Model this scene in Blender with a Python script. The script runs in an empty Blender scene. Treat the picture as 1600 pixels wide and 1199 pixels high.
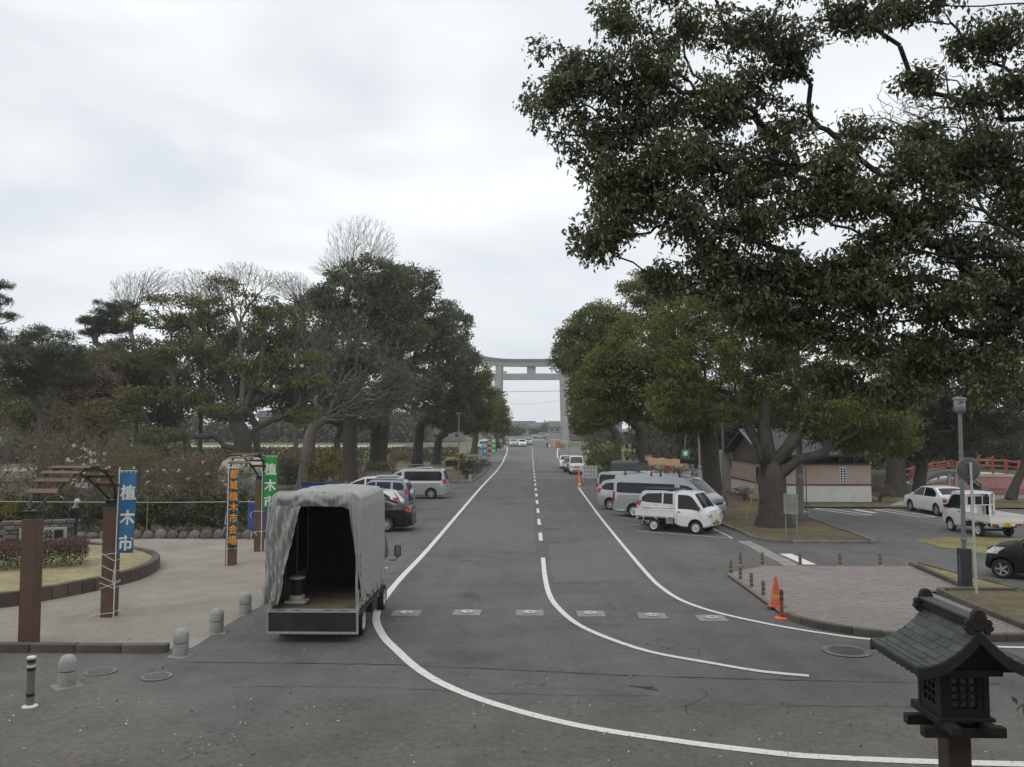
import bpy, bmesh, math, random
import numpy as np
from mathutils import Vector, Matrix

sc = bpy.context.scene
col = sc.collection
R = math.radians

# ------------------------------------------------------------------ camera, sky, sun, exposure
cam_d = bpy.data.cameras.new('camera')
cam = bpy.data.objects.new('camera', cam_d); col.objects.link(cam)
cam.location = (0, 0, 4.3)
cam.rotation_euler = (R(90 + 3.339), 0, R(1.2375))
cam_d.sensor_fit = 'HORIZONTAL'
cam_d.angle = 2 * math.atan(800 / 1294)
cam_d.clip_start = 0.05
cam_d.clip_end = 6000
sc.camera = cam

SUN_EL, SUN_AZ = R(58), R(200)
world = bpy.data.worlds.new('World'); sc.world = world; world.use_nodes = True
wn = world.node_tree; wn.nodes.clear()
def wnode(t, **k):
    n = wn.nodes.new(t)
    for a, b in k.items(): setattr(n, a, b)
    return n
w_out = wnode('ShaderNodeOutputWorld'); w_bg = wnode('ShaderNodeBackground')
w_sky = wnode('ShaderNodeTexSky', sky_type='NISHITA', sun_disc=False, sun_elevation=SUN_EL, sun_rotation=SUN_AZ)
w_tc = wnode('ShaderNodeTexCoord')
w_map = wnode('ShaderNodeMapping'); w_map.inputs['Scale'].default_value = (1.0, 1.0, 2.6)
w_n1 = wnode('ShaderNodeTexNoise'); w_n1.inputs['Scale'].default_value = 2.3; w_n1.inputs['Detail'].default_value = 3.5; w_n1.inputs['Roughness'].default_value = .5
w_n1.inputs['Distortion'].default_value = .35
w_ramp = wnode('ShaderNodeValToRGB')
w_ramp.color_ramp.elements[0].position = .34; w_ramp.color_ramp.elements[0].color = (5.6, 6.0, 6.35, 1)
w_ramp.color_ramp.elements[1].position = .64; w_ramp.color_ramp.elements[1].color = (8.2, 8.4, 8.45, 1)
w_mix = wnode('ShaderNodeMix', data_type='RGBA'); w_mix.inputs['Factor'].default_value = .93
L = wn.links.new
L(w_tc.outputs['Generated'], w_map.inputs['Vector']); L(w_map.outputs['Vector'], w_n1.inputs['Vector'])
L(w_n1.outputs['Fac'], w_ramp.inputs['Fac'])
L(w_sky.outputs['Color'], w_mix.inputs['A']); L(w_ramp.outputs['Color'], w_mix.inputs['B'])
L(w_mix.outputs['Result'], w_bg.inputs['Color']); w_bg.inputs['Strength'].default_value = .118
L(w_bg.outputs['Background'], w_out.inputs['Surface'])

sun_d = bpy.data.lights.new('sun', 'SUN'); sun_d.energy = .6; sun_d.angle = R(35); sun_d.color = (1, .97, .92)
sun = bpy.data.objects.new('sun', sun_d); col.objects.link(sun)
sun.rotation_euler = (R(90) - SUN_EL, 0, R(-20))
sc.view_settings.view_transform = 'Standard'; sc.view_settings.look = 'None'
sc.view_settings.exposure = 0.15; sc.view_settings.gamma = 1; sc.view_settings.use_curve_mapping = False
sc.render.engine = 'CYCLES'
sc.cycles.use_denoising = True
sc.cycles.max_bounces = 6; sc.cycles.diffuse_bounces = 3; sc.cycles.glossy_bounces = 3; sc.cycles.transmission_bounces = 4
sc.cycles.transparent_max_bounces = 6; sc.cycles.volume_bounces = 1
sc.cycles.use_adaptive_sampling = True; sc.cycles.adaptive_threshold = .02
random.seed(7); rng = np.random.default_rng(7)

# ------------------------------------------------------------------ helpers
def gz(y):
    "height of the ground: level near by, rising gently beyond 90 m"
    xs = [0, 90, 134, 173, 230, 300, 360, 5000]; zs = [0, 0, .55, 1.15, 2.25, 3.1, 3.5, 3.6]
    return float(np.interp(y, xs, zs))

def tag(o, label=None, cat=None, group=None, kind=None):
    if label: o['label'] = label
    if cat: o['category'] = cat
    if group: o['group'] = group
    if kind: o['kind'] = kind
    return o

def empty(name, loc=(0, 0, 0), rz=0, label=None, cat=None, group=None, kind=None, parent=None):
    o = bpy.data.objects.new(name, None); col.objects.link(o)
    o.location = loc; o.rotation_euler = (0, 0, rz); o.empty_display_size = .2
    if parent: o.parent = parent
    return tag(o, label, cat, group, kind)

def copy_tree(o, parent=None):
    c = o.copy(); col.objects.link(c); c.parent = parent
    for ch in list(o.children): copy_tree(ch, c)
    return c

class MB:
    def __init__(s): s.v = []; s.f = []; s.m = []; s.k = 0
    def add(s, vs, fs):
        b = len(s.v); s.v += [tuple(p) for p in vs]; s.f += [tuple(i + b for i in f) for f in fs]; s.m += [s.k] * len(fs); return s
    def box(s, c, d, rz=0, rx=0, ry=0, taper=1):
        x, y, z = d[0] / 2, d[1] / 2, d[2] / 2; t = taper
        p = [(-x, -y, -z), (x, -y, -z), (x, y, -z), (-x, y, -z), (-x * t, -y * t, z), (x * t, -y * t, z), (x * t, y * t, z), (-x * t, y * t, z)]
        M = Matrix.Translation(c) @ Matrix.Rotation(rz, 4, 'Z') @ Matrix.Rotation(ry, 4, 'Y') @ Matrix.Rotation(rx, 4, 'X')
        return s.add([M @ Vector(q) for q in p], [(0, 3, 2, 1), (4, 5, 6, 7), (0, 1, 5, 4), (1, 2, 6, 5), (2, 3, 7, 6), (3, 0, 4, 7)])
    def tube(s, pts, rad, n=8, caps=True):
        pts = [Vector(p) for p in pts]; m = len(pts)
        if not hasattr(rad, '__len__'): rad = [rad] * m
        vs = []; fs = []; u = None
        for i in range(m):
            d = (pts[min(i + 1, m - 1)] - pts[max(i - 1, 0)])
            if d.length < 1e-9: d = Vector((0, 0, 1))
            d.normalize()
            if u is None: u = d.orthogonal().normalized()
            else:
                u = u - d * u.dot(d)
                u = u.normalized() if u.length > 1e-6 else d.orthogonal().normalized()
            w = d.cross(u)
            for k in range(n):
                a = 2 * math.pi * k / n
                vs.append(pts[i] + (u * math.cos(a) + w * math.sin(a)) * rad[i])
        for i in range(m - 1):
            for k in range(n):
                k2 = (k + 1) % n
                fs.append((i * n + k, i * n + k2, (i + 1) * n + k2, (i + 1) * n + k))
        if caps: fs.append(tuple(range(n))[::-1]); fs.append(tuple((m - 1) * n + k for k in range(n)))
        return s.add(vs, fs)
    def lathe(s, prof, n=16, c=(0, 0, 0), axis='Z', caps=True):
        vs = []; fs = []; m = len(prof)
        for r, z in prof:
            for k in range(n):
                a = 2 * math.pi * k / n; x, y = r * math.cos(a), r * math.sin(a)
                vs.append({'Z': (c[0] + x, c[1] + y, c[2] + z), 'Y': (c[0] + x, c[1] + z, c[2] + y), 'X': (c[0] + z, c[1] + x, c[2] + y)}[axis])
        for i in range(m - 1):
            for k in range(n):
                k2 = (k + 1) % n; fs.append((i * n + k, i * n + k2, (i + 1) * n + k2, (i + 1) * n + k))
        if caps and prof[0][0] > 1e-4: fs.append(tuple(range(n))[::-1])
        if caps and prof[-1][0] > 1e-4: fs.append(tuple((m - 1) * n + k for k in range(n)))
        return s.add(vs, fs)
    def prism(s, poly, z0, z1, M=None):
        n = len(poly); vs = [Vector((p[0], p[1], z0)) for p in poly] + [Vector((p[0], p[1], z1)) for p in poly]
        if M is not None: vs = [M @ v for v in vs]
        fs = [tuple(range(n))[::-1], tuple(range(n, 2 * n))] + [(i, (i + 1) % n, n + (i + 1) % n, n + i) for i in range(n)]
        return s.add(vs, fs)
    def grid(s, fn, nu, nv, flip=False):
        vs = [fn(i / nu, j / nv) for i in range(nu + 1) for j in range(nv + 1)]; fs = []
        for i in range(nu):
            for j in range(nv):
                a = i * (nv + 1) + j; q = (a, a + nv + 1, a + nv + 2, a + 1); fs.append(q[::-1] if flip else q)
        return s.add(vs, fs)
    def mesh(s, name, mats):
        me = bpy.data.meshes.new(name); me.from_pydata(s.v, [], s.f); me.validate(); me.update()
        for m in (mats if isinstance(mats, (list, tuple)) else [mats]): me.materials.append(m)
        if any(s.m) and len(me.polygons) == len(s.m): me.polygons.foreach_set('material_index', s.m)
        return me
    def build(s, name, mats, parent=None, smooth=None, bevel=0, loc=(0, 0, 0), rz=0, seg=2):
        me = s.mesh(name, mats)
        bm = bmesh.new(); bm.from_mesh(me); bmesh.ops.recalc_face_normals(bm, faces=bm.faces); bm.to_mesh(me); bm.free()
        return link(name, me, parent, smooth, bevel, loc, rz, seg)

def link(name, me, parent=None, smooth=None, bevel=0, loc=(0, 0, 0), rz=0, seg=2):
    if smooth is not None:
        me.polygons.foreach_set('use_smooth', [True] * len(me.polygons)); me.set_sharp_from_angle(angle=R(smooth))
    o = bpy.data.objects.new(name, me); col.objects.link(o); o.location = loc; o.rotation_euler = (0, 0, rz)
    if parent: o.parent = parent
    if bevel:
        b = o.modifiers.new('bevel', 'BEVEL'); b.width = bevel; b.segments = seg; b.limit_method = 'ANGLE'; b.angle_limit = R(40)
    return o

# ------------------------------------------------------------------ materials
MATS = {}
def pm(name, c, rough=.6, metal=0, var=.12, scale=6, bump=0, bscale=60, spec=.5, rnd=0, dirt=None, dscale=2.5, damt=.5, coat=0, trans=0, detail=5, dlo=.45, dhi=.7):
    "procedural principled material: base colour broken up by noise, optional dirt patches, bump and per-object variation"
    if name in MATS: return MATS[name]
    m = bpy.data.materials.new(name); m.use_nodes = True; nt = m.node_tree; N = nt.nodes.new; K = nt.links.new
    b = nt.nodes['Principled BSDF']; b.inputs['Roughness'].default_value = rough; b.inputs['Metallic'].default_value = metal
    b.inputs['Specular IOR Level'].default_value = spec; b.inputs['Coat Weight'].default_value = coat
    b.inputs['Transmission Weight'].default_value = trans
    tc = N('ShaderNodeTexCoord'); no = N('ShaderNodeTexNoise'); no.inputs['Scale'].default_value = scale; no.inputs['Detail'].default_value = detail
    K(tc.outputs['Object'], no.inputs['Vector'])
    mx = N('ShaderNodeMix'); mx.data_type = 'RGBA'; K(no.outputs['Fac'], mx.inputs['Factor'])
    mx.inputs['A'].default_value = (*[max(0, x * (1 - 2 * var)) for x in c], 1); mx.inputs['B'].default_value = (*[min(1, x * (1 + 2 * var)) for x in c], 1)
    out = mx.outputs['Result']
    if dirt:
        n2 = N('ShaderNodeTexNoise'); n2.inputs['Scale'].default_value = dscale; n2.inputs['Detail'].default_value = 7; n2.inputs['Roughness'].default_value = .65
        K(tc.outputs['Object'], n2.inputs['Vector']); rp = N('ShaderNodeMapRange'); rp.inputs['From Min'].default_value = dlo; rp.inputs['From Max'].default_value = dhi
        rp.inputs['To Max'].default_value = damt
        K(n2.outputs['Fac'], rp.inputs['Value']); m2 = N('ShaderNodeMix'); m2.data_type = 'RGBA'; K(rp.outputs['Result'], m2.inputs['Factor'])
        K(out, m2.inputs['A']); m2.inputs['B'].default_value = (*dirt, 1); out = m2.outputs['Result']
    if rnd:
        oi = N('ShaderNodeObjectInfo'); hs = N('ShaderNodeHueSaturation'); mr = N('ShaderNodeMapRange')
        mr.inputs['To Min'].default_value = 1 - rnd; mr.inputs['To Max'].default_value = 1 + rnd
        K(oi.outputs['Random'], mr.inputs['Value']); K(mr.outputs['Result'], hs.inputs['Value']); K(out, hs.inputs['Color']); out = hs.outputs['Color']
    K(out, b.inputs['Base Color'])
    if bump:
        n3 = N('ShaderNodeTexNoise'); n3.inputs['Scale'].default_value = bscale; n3.inputs['Detail'].default_value = 4
        K(tc.outputs['Object'], n3.inputs['Vector']); bp = N('ShaderNodeBump'); bp.inputs['Strength'].default_value = bump; bp.inputs['Distance'].default_value = .02
        K(n3.outputs['Fac'], bp.inputs['Height']); K(bp.outputs['Normal'], b.inputs['Normal'])
    MATS[name] = m; return m

def leafmat(name, c1, c2, rough=.5, transl=.25, spec=.35):
    "leaf: colour varies leaf by leaf (mesh islands), some light passes through"
    if name in MATS: return MATS[name]
    m = bpy.data.materials.new(name); m.use_nodes = True; nt = m.node_tree; N = nt.nodes.new; K = nt.links.new
    b = nt.nodes['Principled BSDF']; b.inputs['Roughness'].default_value = rough; b.inputs['Specular IOR Level'].default_value = spec
    g = N('ShaderNodeNewGeometry'); no = N('ShaderNodeTexNoise'); no.inputs['Scale'].default_value = .55; no.inputs['Detail'].default_value = 2
    K(g.outputs['Position'], no.inputs['Vector'])
    ad = N('ShaderNodeMath'); ad.operation = 'MULTIPLY_ADD'; K(g.outputs['Random Per Island'], ad.inputs[0]); ad.inputs[1].default_value = .6
    sb = N('ShaderNodeMath'); sb.operation = 'MULTIPLY_ADD'; K(no.outputs['Fac'], sb.inputs[0]); sb.inputs[1].default_value = 1.4; sb.inputs[2].default_value = -.5
    K(sb.outputs[0], ad.inputs[2])
    mx = N('ShaderNodeMix'); mx.data_type = 'RGBA'; K(ad.outputs[0], mx.inputs['Factor']); mx.inputs['A'].default_value = (*c1, 1); mx.inputs['B'].default_value = (*c2, 1)
    K(mx.outputs['Result'], b.inputs['Base Color'])
    t = N('ShaderNodeBsdfTranslucent'); K(mx.outputs['Result'], t.inputs['Color']); ms = N('ShaderNodeMixShader'); ms.inputs['Fac'].default_value = transl
    K(b.outputs['BSDF'], ms.inputs[1]); K(t.outputs['BSDF'], ms.inputs[2]); K(ms.outputs['Shader'], nt.nodes['Material Output'].inputs['Surface'])
    MATS[name] = m; return m

def groundmat(name, c, c2, grain=.25, patch=.35, pscale=.18, gscale=90, rough=.9, cracks=0, speck=None, streak=0, bump=.4, stain=0):
    "ground sheets: world-space patches, fine grain, optional hairline cracks and pale specks"
    m = bpy.data.materials.new(name); m.use_nodes = True; nt = m.node_tree; N = nt.nodes.new; K = nt.links.new
    b = nt.nodes['Principled BSDF']; b.inputs['Roughness'].default_value = rough; b.inputs['Specular IOR Level'].default_value = .3
    g = N('ShaderNodeNewGeometry')
    def noise(s, d=6, r=.55, vec=None):
        n = N('ShaderNodeTexNoise'); n.inputs['Scale'].default_value = s; n.inputs['Detail'].default_value = d; n.inputs['Roughness'].default_value = r
        K(vec or g.outputs['Position'], n.inputs['Vector']); return n.outputs['Fac']
    def rng_(v, a, b_, lo=0, hi=1):
        r = N('ShaderNodeMapRange'); r.inputs['From Min'].default_value = a; r.inputs['From Max'].default_value = b_
        r.inputs['To Min'].default_value = lo; r.inputs['To Max'].default_value = hi; K(v, r.inputs['Value']); return r.outputs['Result']
    def mixc(f, A, B):
        x = N('ShaderNodeMix'); x.data_type = 'RGBA'
        if isinstance(f, float): x.inputs['Factor'].default_value = f
        else: K(f, x.inputs['Factor'])
        for k, q in (('A', A), ('B', B)):
            if isinstance(q, tuple): x.inputs[k].default_value = (*q, 1)
            else: K(q, x.inputs[k])
        return x.outputs['Result']
    def mulv(cc, f):
        h = N('ShaderNodeHueSaturation'); K(cc, h.inputs['Color']); K(f, h.inputs['Value']); return h.outputs['Color']
    o = mixc(rng_(noise(pscale, 7, .6), .35, .65), c, c2)
    o = mulv(o, rng_(noise(pscale * 6, 5, .6), .3, .7, 1 - patch * .5, 1 + patch * .5))
    o = mulv(o, rng_(noise(gscale, 3, .7), .25, .75, 1 - grain, 1 + grain))
    o = mulv(o, rng_(noise(9, 4, .65), .3, .7, 1 - grain * .45, 1 + grain * .45))
    if stain: o = mulv(o, rng_(noise(.42, 5, .62), .56, .74, 1, 1 - stain))
    if streak:
        mp = N('ShaderNodeMapping'); mp.inputs['Scale'].default_value = (1.6, .05, 1); K(g.outputs['Position'], mp.inputs['Vector'])
        o = mulv(o, rng_(noise(1.0, 4, .5, mp.outputs['Vector']), .3, .7, 1 - streak, 1 + streak))
    if cracks:
        vo = N('ShaderNodeTexVoronoi'); vo.feature = 'DISTANCE_TO_EDGE'; vo.inputs['Scale'].default_value = .9
        nn = N('ShaderNodeTexNoise'); nn.inputs['Scale'].default_value = 1.5; nn.inputs['Detail'].default_value = 6; K(g.outputs['Position'], nn.inputs['Vector'])
        va = N('ShaderNodeVectorMath'); va.operation = 'MULTIPLY_ADD'; K(nn.outputs['Color'], va.inputs[0]); va.inputs[1].default_value = (.9, .9, 0); K(g.outputs['Position'], va.inputs[2])
        K(va.outputs[0], vo.inputs['Vector'])
        line = rng_(vo.outputs['Distance'], 0, .014, 1, 0)
        mask = rng_(noise(.33, 3, .5), .53, .62)
        mm = N('ShaderNodeMath'); mm.operation = 'MULTIPLY'; K(line, mm.inputs[0]); K(mask, mm.inputs[1])
        m3 = N('ShaderNodeMath'); m3.operation = 'MULTIPLY'; K(mm.outputs[0], m3.inputs[0]); m3.inputs[1].default_value = cracks
        o = mixc(m3.outputs[0], o, tuple(x * .35 for x in c))
    if speck:
        s = rng_(noise(38, 2, .5), .70, .74); o = mixc(s, o, speck)
    K(o, b.inputs['Base Color'])
    bp = N('ShaderNodeBump'); bp.inputs['Strength'].default_value = bump; bp.inputs['Distance'].default_value = .01
    K(noise(gscale * 1.2, 3, .6), bp.inputs['Height']); K(bp.outputs['Normal'], b.inputs['Normal'])
    MATS[name] = m; return m

# ------------------------------------------------------------------ sheets and ribbons on the ground
def densify(poly, step=4.0):
    out = []
    for i, p in enumerate(poly):
        q = poly[(i + 1) % len(poly)]; d = math.dist(p, q); n = max(1, int(d / step))
        out += [(p[0] + (q[0] - p[0]) * k / n, p[1] + (q[1] - p[1]) * k / n) for k in range(n)]
    return out

def sheet(name, poly, z, mat, parent=None, kind='structure', follow=False):
    bm = bmesh.new()
    if follow:   # rectangle rows that follow the rise of the ground
        x0 = min(p[0] for p in poly); x1 = max(p[0] for p in poly); y0 = min(p[1] for p in poly); y1 = max(p[1] for p in poly)
        ys = sorted(set([y0, y1] + [y for y in (90, 112, 134, 153, 173, 200, 230, 265, 300, 330, 360) if y0 < y < y1]))
        prev = None
        for y in ys:
            row = [bm.verts.new((x0, y, gz(y) + z)), bm.verts.new((x1, y, gz(y) + z))]
            if prev: bm.faces.new((prev[0], prev[1], row[1], row[0]))
            prev = row
    else:
        f = bm.faces.new([bm.verts.new((p[0], p[1], z)) for p in poly]); f.normal_update()
        if f.normal.z < 0: f.normal_flip()
        bmesh.ops.triangulate(bm, faces=[f])
    me = bpy.data.meshes.new(name); bm.to_mesh(me); bm.free(); me.materials.append(mat)
    o = link(name, me, parent)
    if not parent: o['kind'] = kind
    return o

def smooth_path(pts, step=.35):
    "Catmull-Rom through pts, resampled"
    P = [Vector((*p, 0)) if len(p) == 2 else Vector(p) for p in pts]; out = []
    for i in range(len(P) - 1):
        a, b, c, d = P[max(i - 1, 0)], P[i], P[i + 1], P[min(i + 2, len(P) - 1)]
        n = max(1, int((c - b).length / step))
        for k in range(n):
            t = k / n
            out.append(.5 * ((2 * b) + (c - a) * t + (2 * a - 5 * b + 4 * c - d) * t * t + (3 * b - a - 3 * c + d) * t ** 3))
    out.append(P[-1]); return out

def ribbon(mb, pts, w, z, jitter=0, follow=False):
    pts = [Vector((p[0], p[1], 0)) for p in pts]; L_ = []
    for i, p in enumerate(pts):
        d = (pts[min(i + 1, len(pts) - 1)] - pts[max(i - 1, 0)]); d.normalize(); n = Vector((-d.y, d.x, 0))
        ww = w / 2 * (1 + random.uniform(-jitter, jitter)); zz = z + (gz(p.y) if follow else 0)
        L_.append((p + n * ww + Vector((0, 0, zz)), p - n * ww + Vector((0, 0, zz))))
    vs = [q for l in L_ for q in l]; mb.add(vs, [(2 * i, 2 * i + 1, 2 * i + 3, 2 * i + 2) for i in range(len(L_) - 1)]); return mb

def kerb(pts, w=.15, h=.12, plen=.6, mat=None, label=None, smooth=True, parent=None, name='kerb', z0=-.03, piece='kerb_stone', gap=.012, closed=False):
    "a run of kerb stones, each stone its own piece"
    root = empty(name, (0, 0, 0)); root['kind'] = 'structure'
    if parent: root.parent = parent
    path = smooth_path(pts, .1) if smooth else smooth_path([p for p in pts], .1) if False else None
    if path is None:
        path = []
        for a, b in zip(pts[:-1], pts[1:]):
            n = max(1, int(math.dist(a, b) / .1)); path += [Vector((a[0] + (b[0] - a[0]) * k / n, a[1] + (b[1] - a[1]) * k / n, 0)) for k in range(n)]
        path.append(Vector((*pts[-1], 0)))
    cum = [0]
    for a, b in zip(path[:-1], path[1:]): cum.append(cum[-1] + (b - a).length)
    n = max(1, round(cum[-1] / plen)); xs = [p.x for p in path]; ys = [p.y for p in path]
    def at(s): return np.interp(s, cum, xs), np.interp(s, cum, ys)
    for i in range(n):
        s0 = cum[-1] * i / n + gap / 2; s1 = cum[-1] * (i + 1) / n - gap / 2; k = 3; left = []; right = []
        for j in range(k + 1):
            s = s0 + (s1 - s0) * j / k; p = at(s); q0 = at(max(0, s - .08)); q1 = at(min(cum[-1], s + .08))
            d = Vector((q1[0] - q0[0], q1[1] - q0[1], 0)); d.normalize(); nn = Vector((-d.y, d.x, 0)) * w / 2
            left.append((p[0] + nn.x, p[1] + nn.y)); right.append((p[0] - nn.x, p[1] - nn.y))
        mid = at((s0 + s1) / 2); zz = gz(mid[1]); dh = random.uniform(-.006, .006)
        mb = MB(); poly = [(x - mid[0], y - mid[1]) for x, y in right + left[::-1]]
        mb.prism(poly, z0, h + dh); mb.build(piece, mat, root, loc=(mid[0], mid[1], zz), bevel=.012, seg=1)
    return root

# ------------------------------------------------------------------ the ground
asphalt = groundmat('asphalt', (.112, .110, .105), (.146, .143, .136), grain=.3, patch=.24, cracks=.8, streak=.09, stain=.35)
asphalt_old = groundmat('asphalt_old', (.112, .103, .091), (.162, .149, .131), grain=.45, patch=.25, stain=.3, cracks=.6, speck=(.22, .2, .17))
asphalt_far = groundmat('asphalt_far', (.132, .130, .125), (.166, .163, .156), grain=.12, patch=.3, streak=.10)
earth = groundmat('packed_earth', (.25, .218, .185), (.335, .297, .255), grain=.2, patch=.24, stain=.18, pscale=.22)
soil = groundmat('park_soil', (.10, .080, .050), (.16, .128, .072), grain=.4, patch=.5, pscale=.4, gscale=30)
park = groundmat('park_ground', (.13, .115, .06), (.20, .18, .09), grain=.35, patch=.5, pscale=.15, gscale=20)
drygrass = groundmat('dry_grass_ground', (.27, .24, .11), (.17, .155, .07), grain=.5, patch=.4, pscale=.6, gscale=40, bump=1)
field = groundmat('pale_field', (.44, .39, .22), (.50, .44, .26), grain=.15, patch=.2, pscale=.1, gscale=10)
pathm = groundmat('pale_path', (.30, .28, .25), (.36, .33, .29), grain=.15, patch=.2)
concrete = pm('concrete', (.30, .29, .265), .9, var=.15, scale=5, bump=.25, bscale=70, dirt=(.14, .13, .11), dscale=3, rnd=.1)
kerbm = pm('kerb_concrete', (.20, .185, .16), .95, var=.22, scale=6, bump=.5, bscale=50, dirt=(.07, .065, .05), dscale=4, damt=.7, rnd=.15)
mossy = pm('mossy_kerb', (.135, .118, .095), .95, var=.25, scale=6, bump=.6, bscale=40, dirt=(.05, .055, .03), dscale=3, damt=.8, rnd=.25)
white_paint = pm('road_paint', (.74, .73, .69), .75, var=.06, scale=14, bump=.15, bscale=120, dirt=(.20, .195, .18), dscale=16, damt=.85, dlo=.57, dhi=.66)
dark = pm('dark_void', (.012, .012, .012), .9, var=.1)

sheet('ground', [(-700, -30), (700, -30), (700, 900), (-700, 900)], -.06, park, follow=True)
sheet('road', [(-45, -6), (50, -6), (50, 62), (-45, 62)], 0, asphalt)
sheet('road', [(-11.5, 62), (8.8, 62), (8.8, 76), (-11.5, 76)], 0, asphalt)
sheet('road', [(-6.0, 76), (7.2, 76), (7.2, 120), (-6.0, 120)], 0, asphalt_far, follow=True)
sheet('road', [(-7.5, 120), (9.0, 120), (9.0, 330), (-7.5, 330)], 0, asphalt_far, follow=True)
sheet('cross_street', [(-90, 186), (90, 186), (90, 200), (-90, 200)], .004, asphalt_far, follow=True)
sheet('cross_street', [(-120, 232), (120, 232), (120, 246), (-120, 246)], .004, asphalt_far, follow=True)
# older, browner asphalt along the foot of the picture, with a broken edge
edge = []
x = -45.0
while x < 50:
    yy = np.interp(x, [-45, -9, -5.6, -5.2, -4.2, -3.6, 2, 6, 12, 50], [16.2, 16.1, 13.3, 12.9, 11.6, 13.6, 13.75, 13.3, 13.2, 13.2])
    edge.append((x, yy + random.uniform(-.12, .12))); x += random.uniform(.25, .6) if -12 < x < 12 else 3
sheet('old_pavement', edge + [(50, -6), (-45, -6)], .004, asphalt_old)
# packed-earth forecourt with a soft uneven edge
pe = [(-45, 16.5), (-7.2, 16.55)]
for k in range(46):
    y = 16.6 + k * .38; pe.append((-6.68 + random.uniform(-.06, .06) + (.0 if y < 25 else -.12 * (y - 25) ** .8), y))
pe += [(-9.5, 34.2), (-45, 33.4)]
sheet('earth_forecourt', pe, .008, earth)
sheet('garden_soil', [(-70, 33.4), (-9.6, 34.2), (-11.6, 40), (-11.6, 69), (-70, 69)], .012, soil)
sheet('park_lawn', [(-75, 69), (-5.05, 69.6), (-4.95, 73.6), (-4.75, 90), (-6.5, 118), (-75, 118)], .05, soil)
sheet('park_path', [(-60, 88), (-12.5, 92), (-9, 96), (-9, 103), (-13, 101), (-60, 96)], .056, pathm)
sheet('playing_field', [(-130, 160), (-27, 160), (-30, 182), (-130, 182)], .05, field, follow=True)
# right side
sheet('tree_island', [(5.95, 74), (8.9, 39), (9.1, 35.5), (9.12, 33.85), (9.6, 32.85), (11, 32.55), (12.85, 32.6), (13.3, 33.3), (13.65, 41.3), (14.2, 47.4), (60, 46.2), (60, 90), (6.1, 90)], .075, soil)
sheet('park_lawn', [(21.5, 52), (60, 50), (60, 66), (20.5, 66)], .081, park)
sheet('park_path', [(20.6, 48.3), (23.5, 48.2), (30, 53.5), (60, 57), (60, 59), (29, 56), (22.5, 51.2)], .087, pathm)
gp = [(15.3, 33.7), (17, 34.6), (19.6, 34.4), (22, 32), (21, 29.5), (18.2, 28.4), (16.2, 29.6), (15.4, 31.5)]
sheet('dry_grass_patch', [(a + random.uniform(-.12, .12), b + random.uniform(-.12, .12)) for a, b in densify(gp, .4)], .008, drygrass)

# ------------------------------------------------------------------ painted markings
def marking(name, label, pts, w, dens=.3, jitter=.03, z=.012, follow=False, cat='road marking', group=None):
    mb = MB(); ribbon(mb, smooth_path(pts, dens), w, z, jitter, follow)
    o = mb.build(name, white_paint); o['kind'] = 'structure'; o['label'] = label
    return o
LEFT = [(-5.0, 176), (-4.1, 150), (-3.75, 120), (-3.6, 107), (-3.78, 66.6), (-3.76, 45.5), (-3.74, 30.5), (-3.8, 24.7), (-3.75, 21.4), (-3.63, 19.84), (-3.44, 18.79), (-3.05, 17.53), (-2.65, 16.59), (-2.08, 15.34), (-1.43, 14.29), (-.54, 13.33), (.67, 12.43), (1.97, 11.86), (2.99, 11.51), (3.98, 11.29), (6.4, 11.12), (12, 11.0)]
marking('edge_line', 'long white edge line curving right across the foot of the road', LEFT, .175, follow=True)
marking('edge_line', 'white edge line curving past the paved corner on the right', [(3.75, 64.5), (3.55, 44.4), (3.52, 36.95), (3.52, 30.84), (3.55, 25.15), (3.64, 23.1), (3.87, 21.49), (4.36, 20.25), (5.06, 19.25), (5.71, 18.55), (6.39, 18.0), (7.2, 17.55), (9.45, 17.03), (16, 16.8)], .13)
marking('edge_line', 'distant white edge line beyond the parked white cars', [(4.1, 122), (4.6, 140), (5.3, 158), (5.9, 172)], .16, follow=True)
marking('centre_line', 'solid white centre line bending right towards the corner', [(.44, 28.6), (.44, 25.08), (.5, 22.33), (.68, 20.57), (1.07, 18.8), (1.69, 17.47), (2.38, 16.49), (3.37, 15.75), (4.15, 15.23), (4.91, 14.98)], .14)
y = 33.0; dashes = empty('centre_line'); dashes['kind'] = 'structure'
while y < 170:
    mb = MB(); ribbon(mb, [(.43, y - 0), (.43, y + 2.6)], .15, .012, 0, True); mb.build('dash', white_paint, dashes); y += 5.6
mb = MB(); ribbon(mb, [(-3.4, 171.5), (.2, 171.5)], .45, .014, 0, True); o = mb.build('stop_line', white_paint); o['kind'] = 'structure'
cw = empty('crosswalk'); cw['kind'] = 'structure'
for i in range(26):
    mb = MB(); ribbon(mb, [(-9.5 + i * .8, 222), (-9.5 + i * .8, 226.5)], .45, .016, 0, True); mb.build('stripe', white_paint, cw)
mb = MB(); ribbon(mb, [(4.0, 174), (4.4, 205)], .3, .014, 0, True); o = mb.build('lane_line', white_paint); o['kind'] = 'structure'
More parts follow.
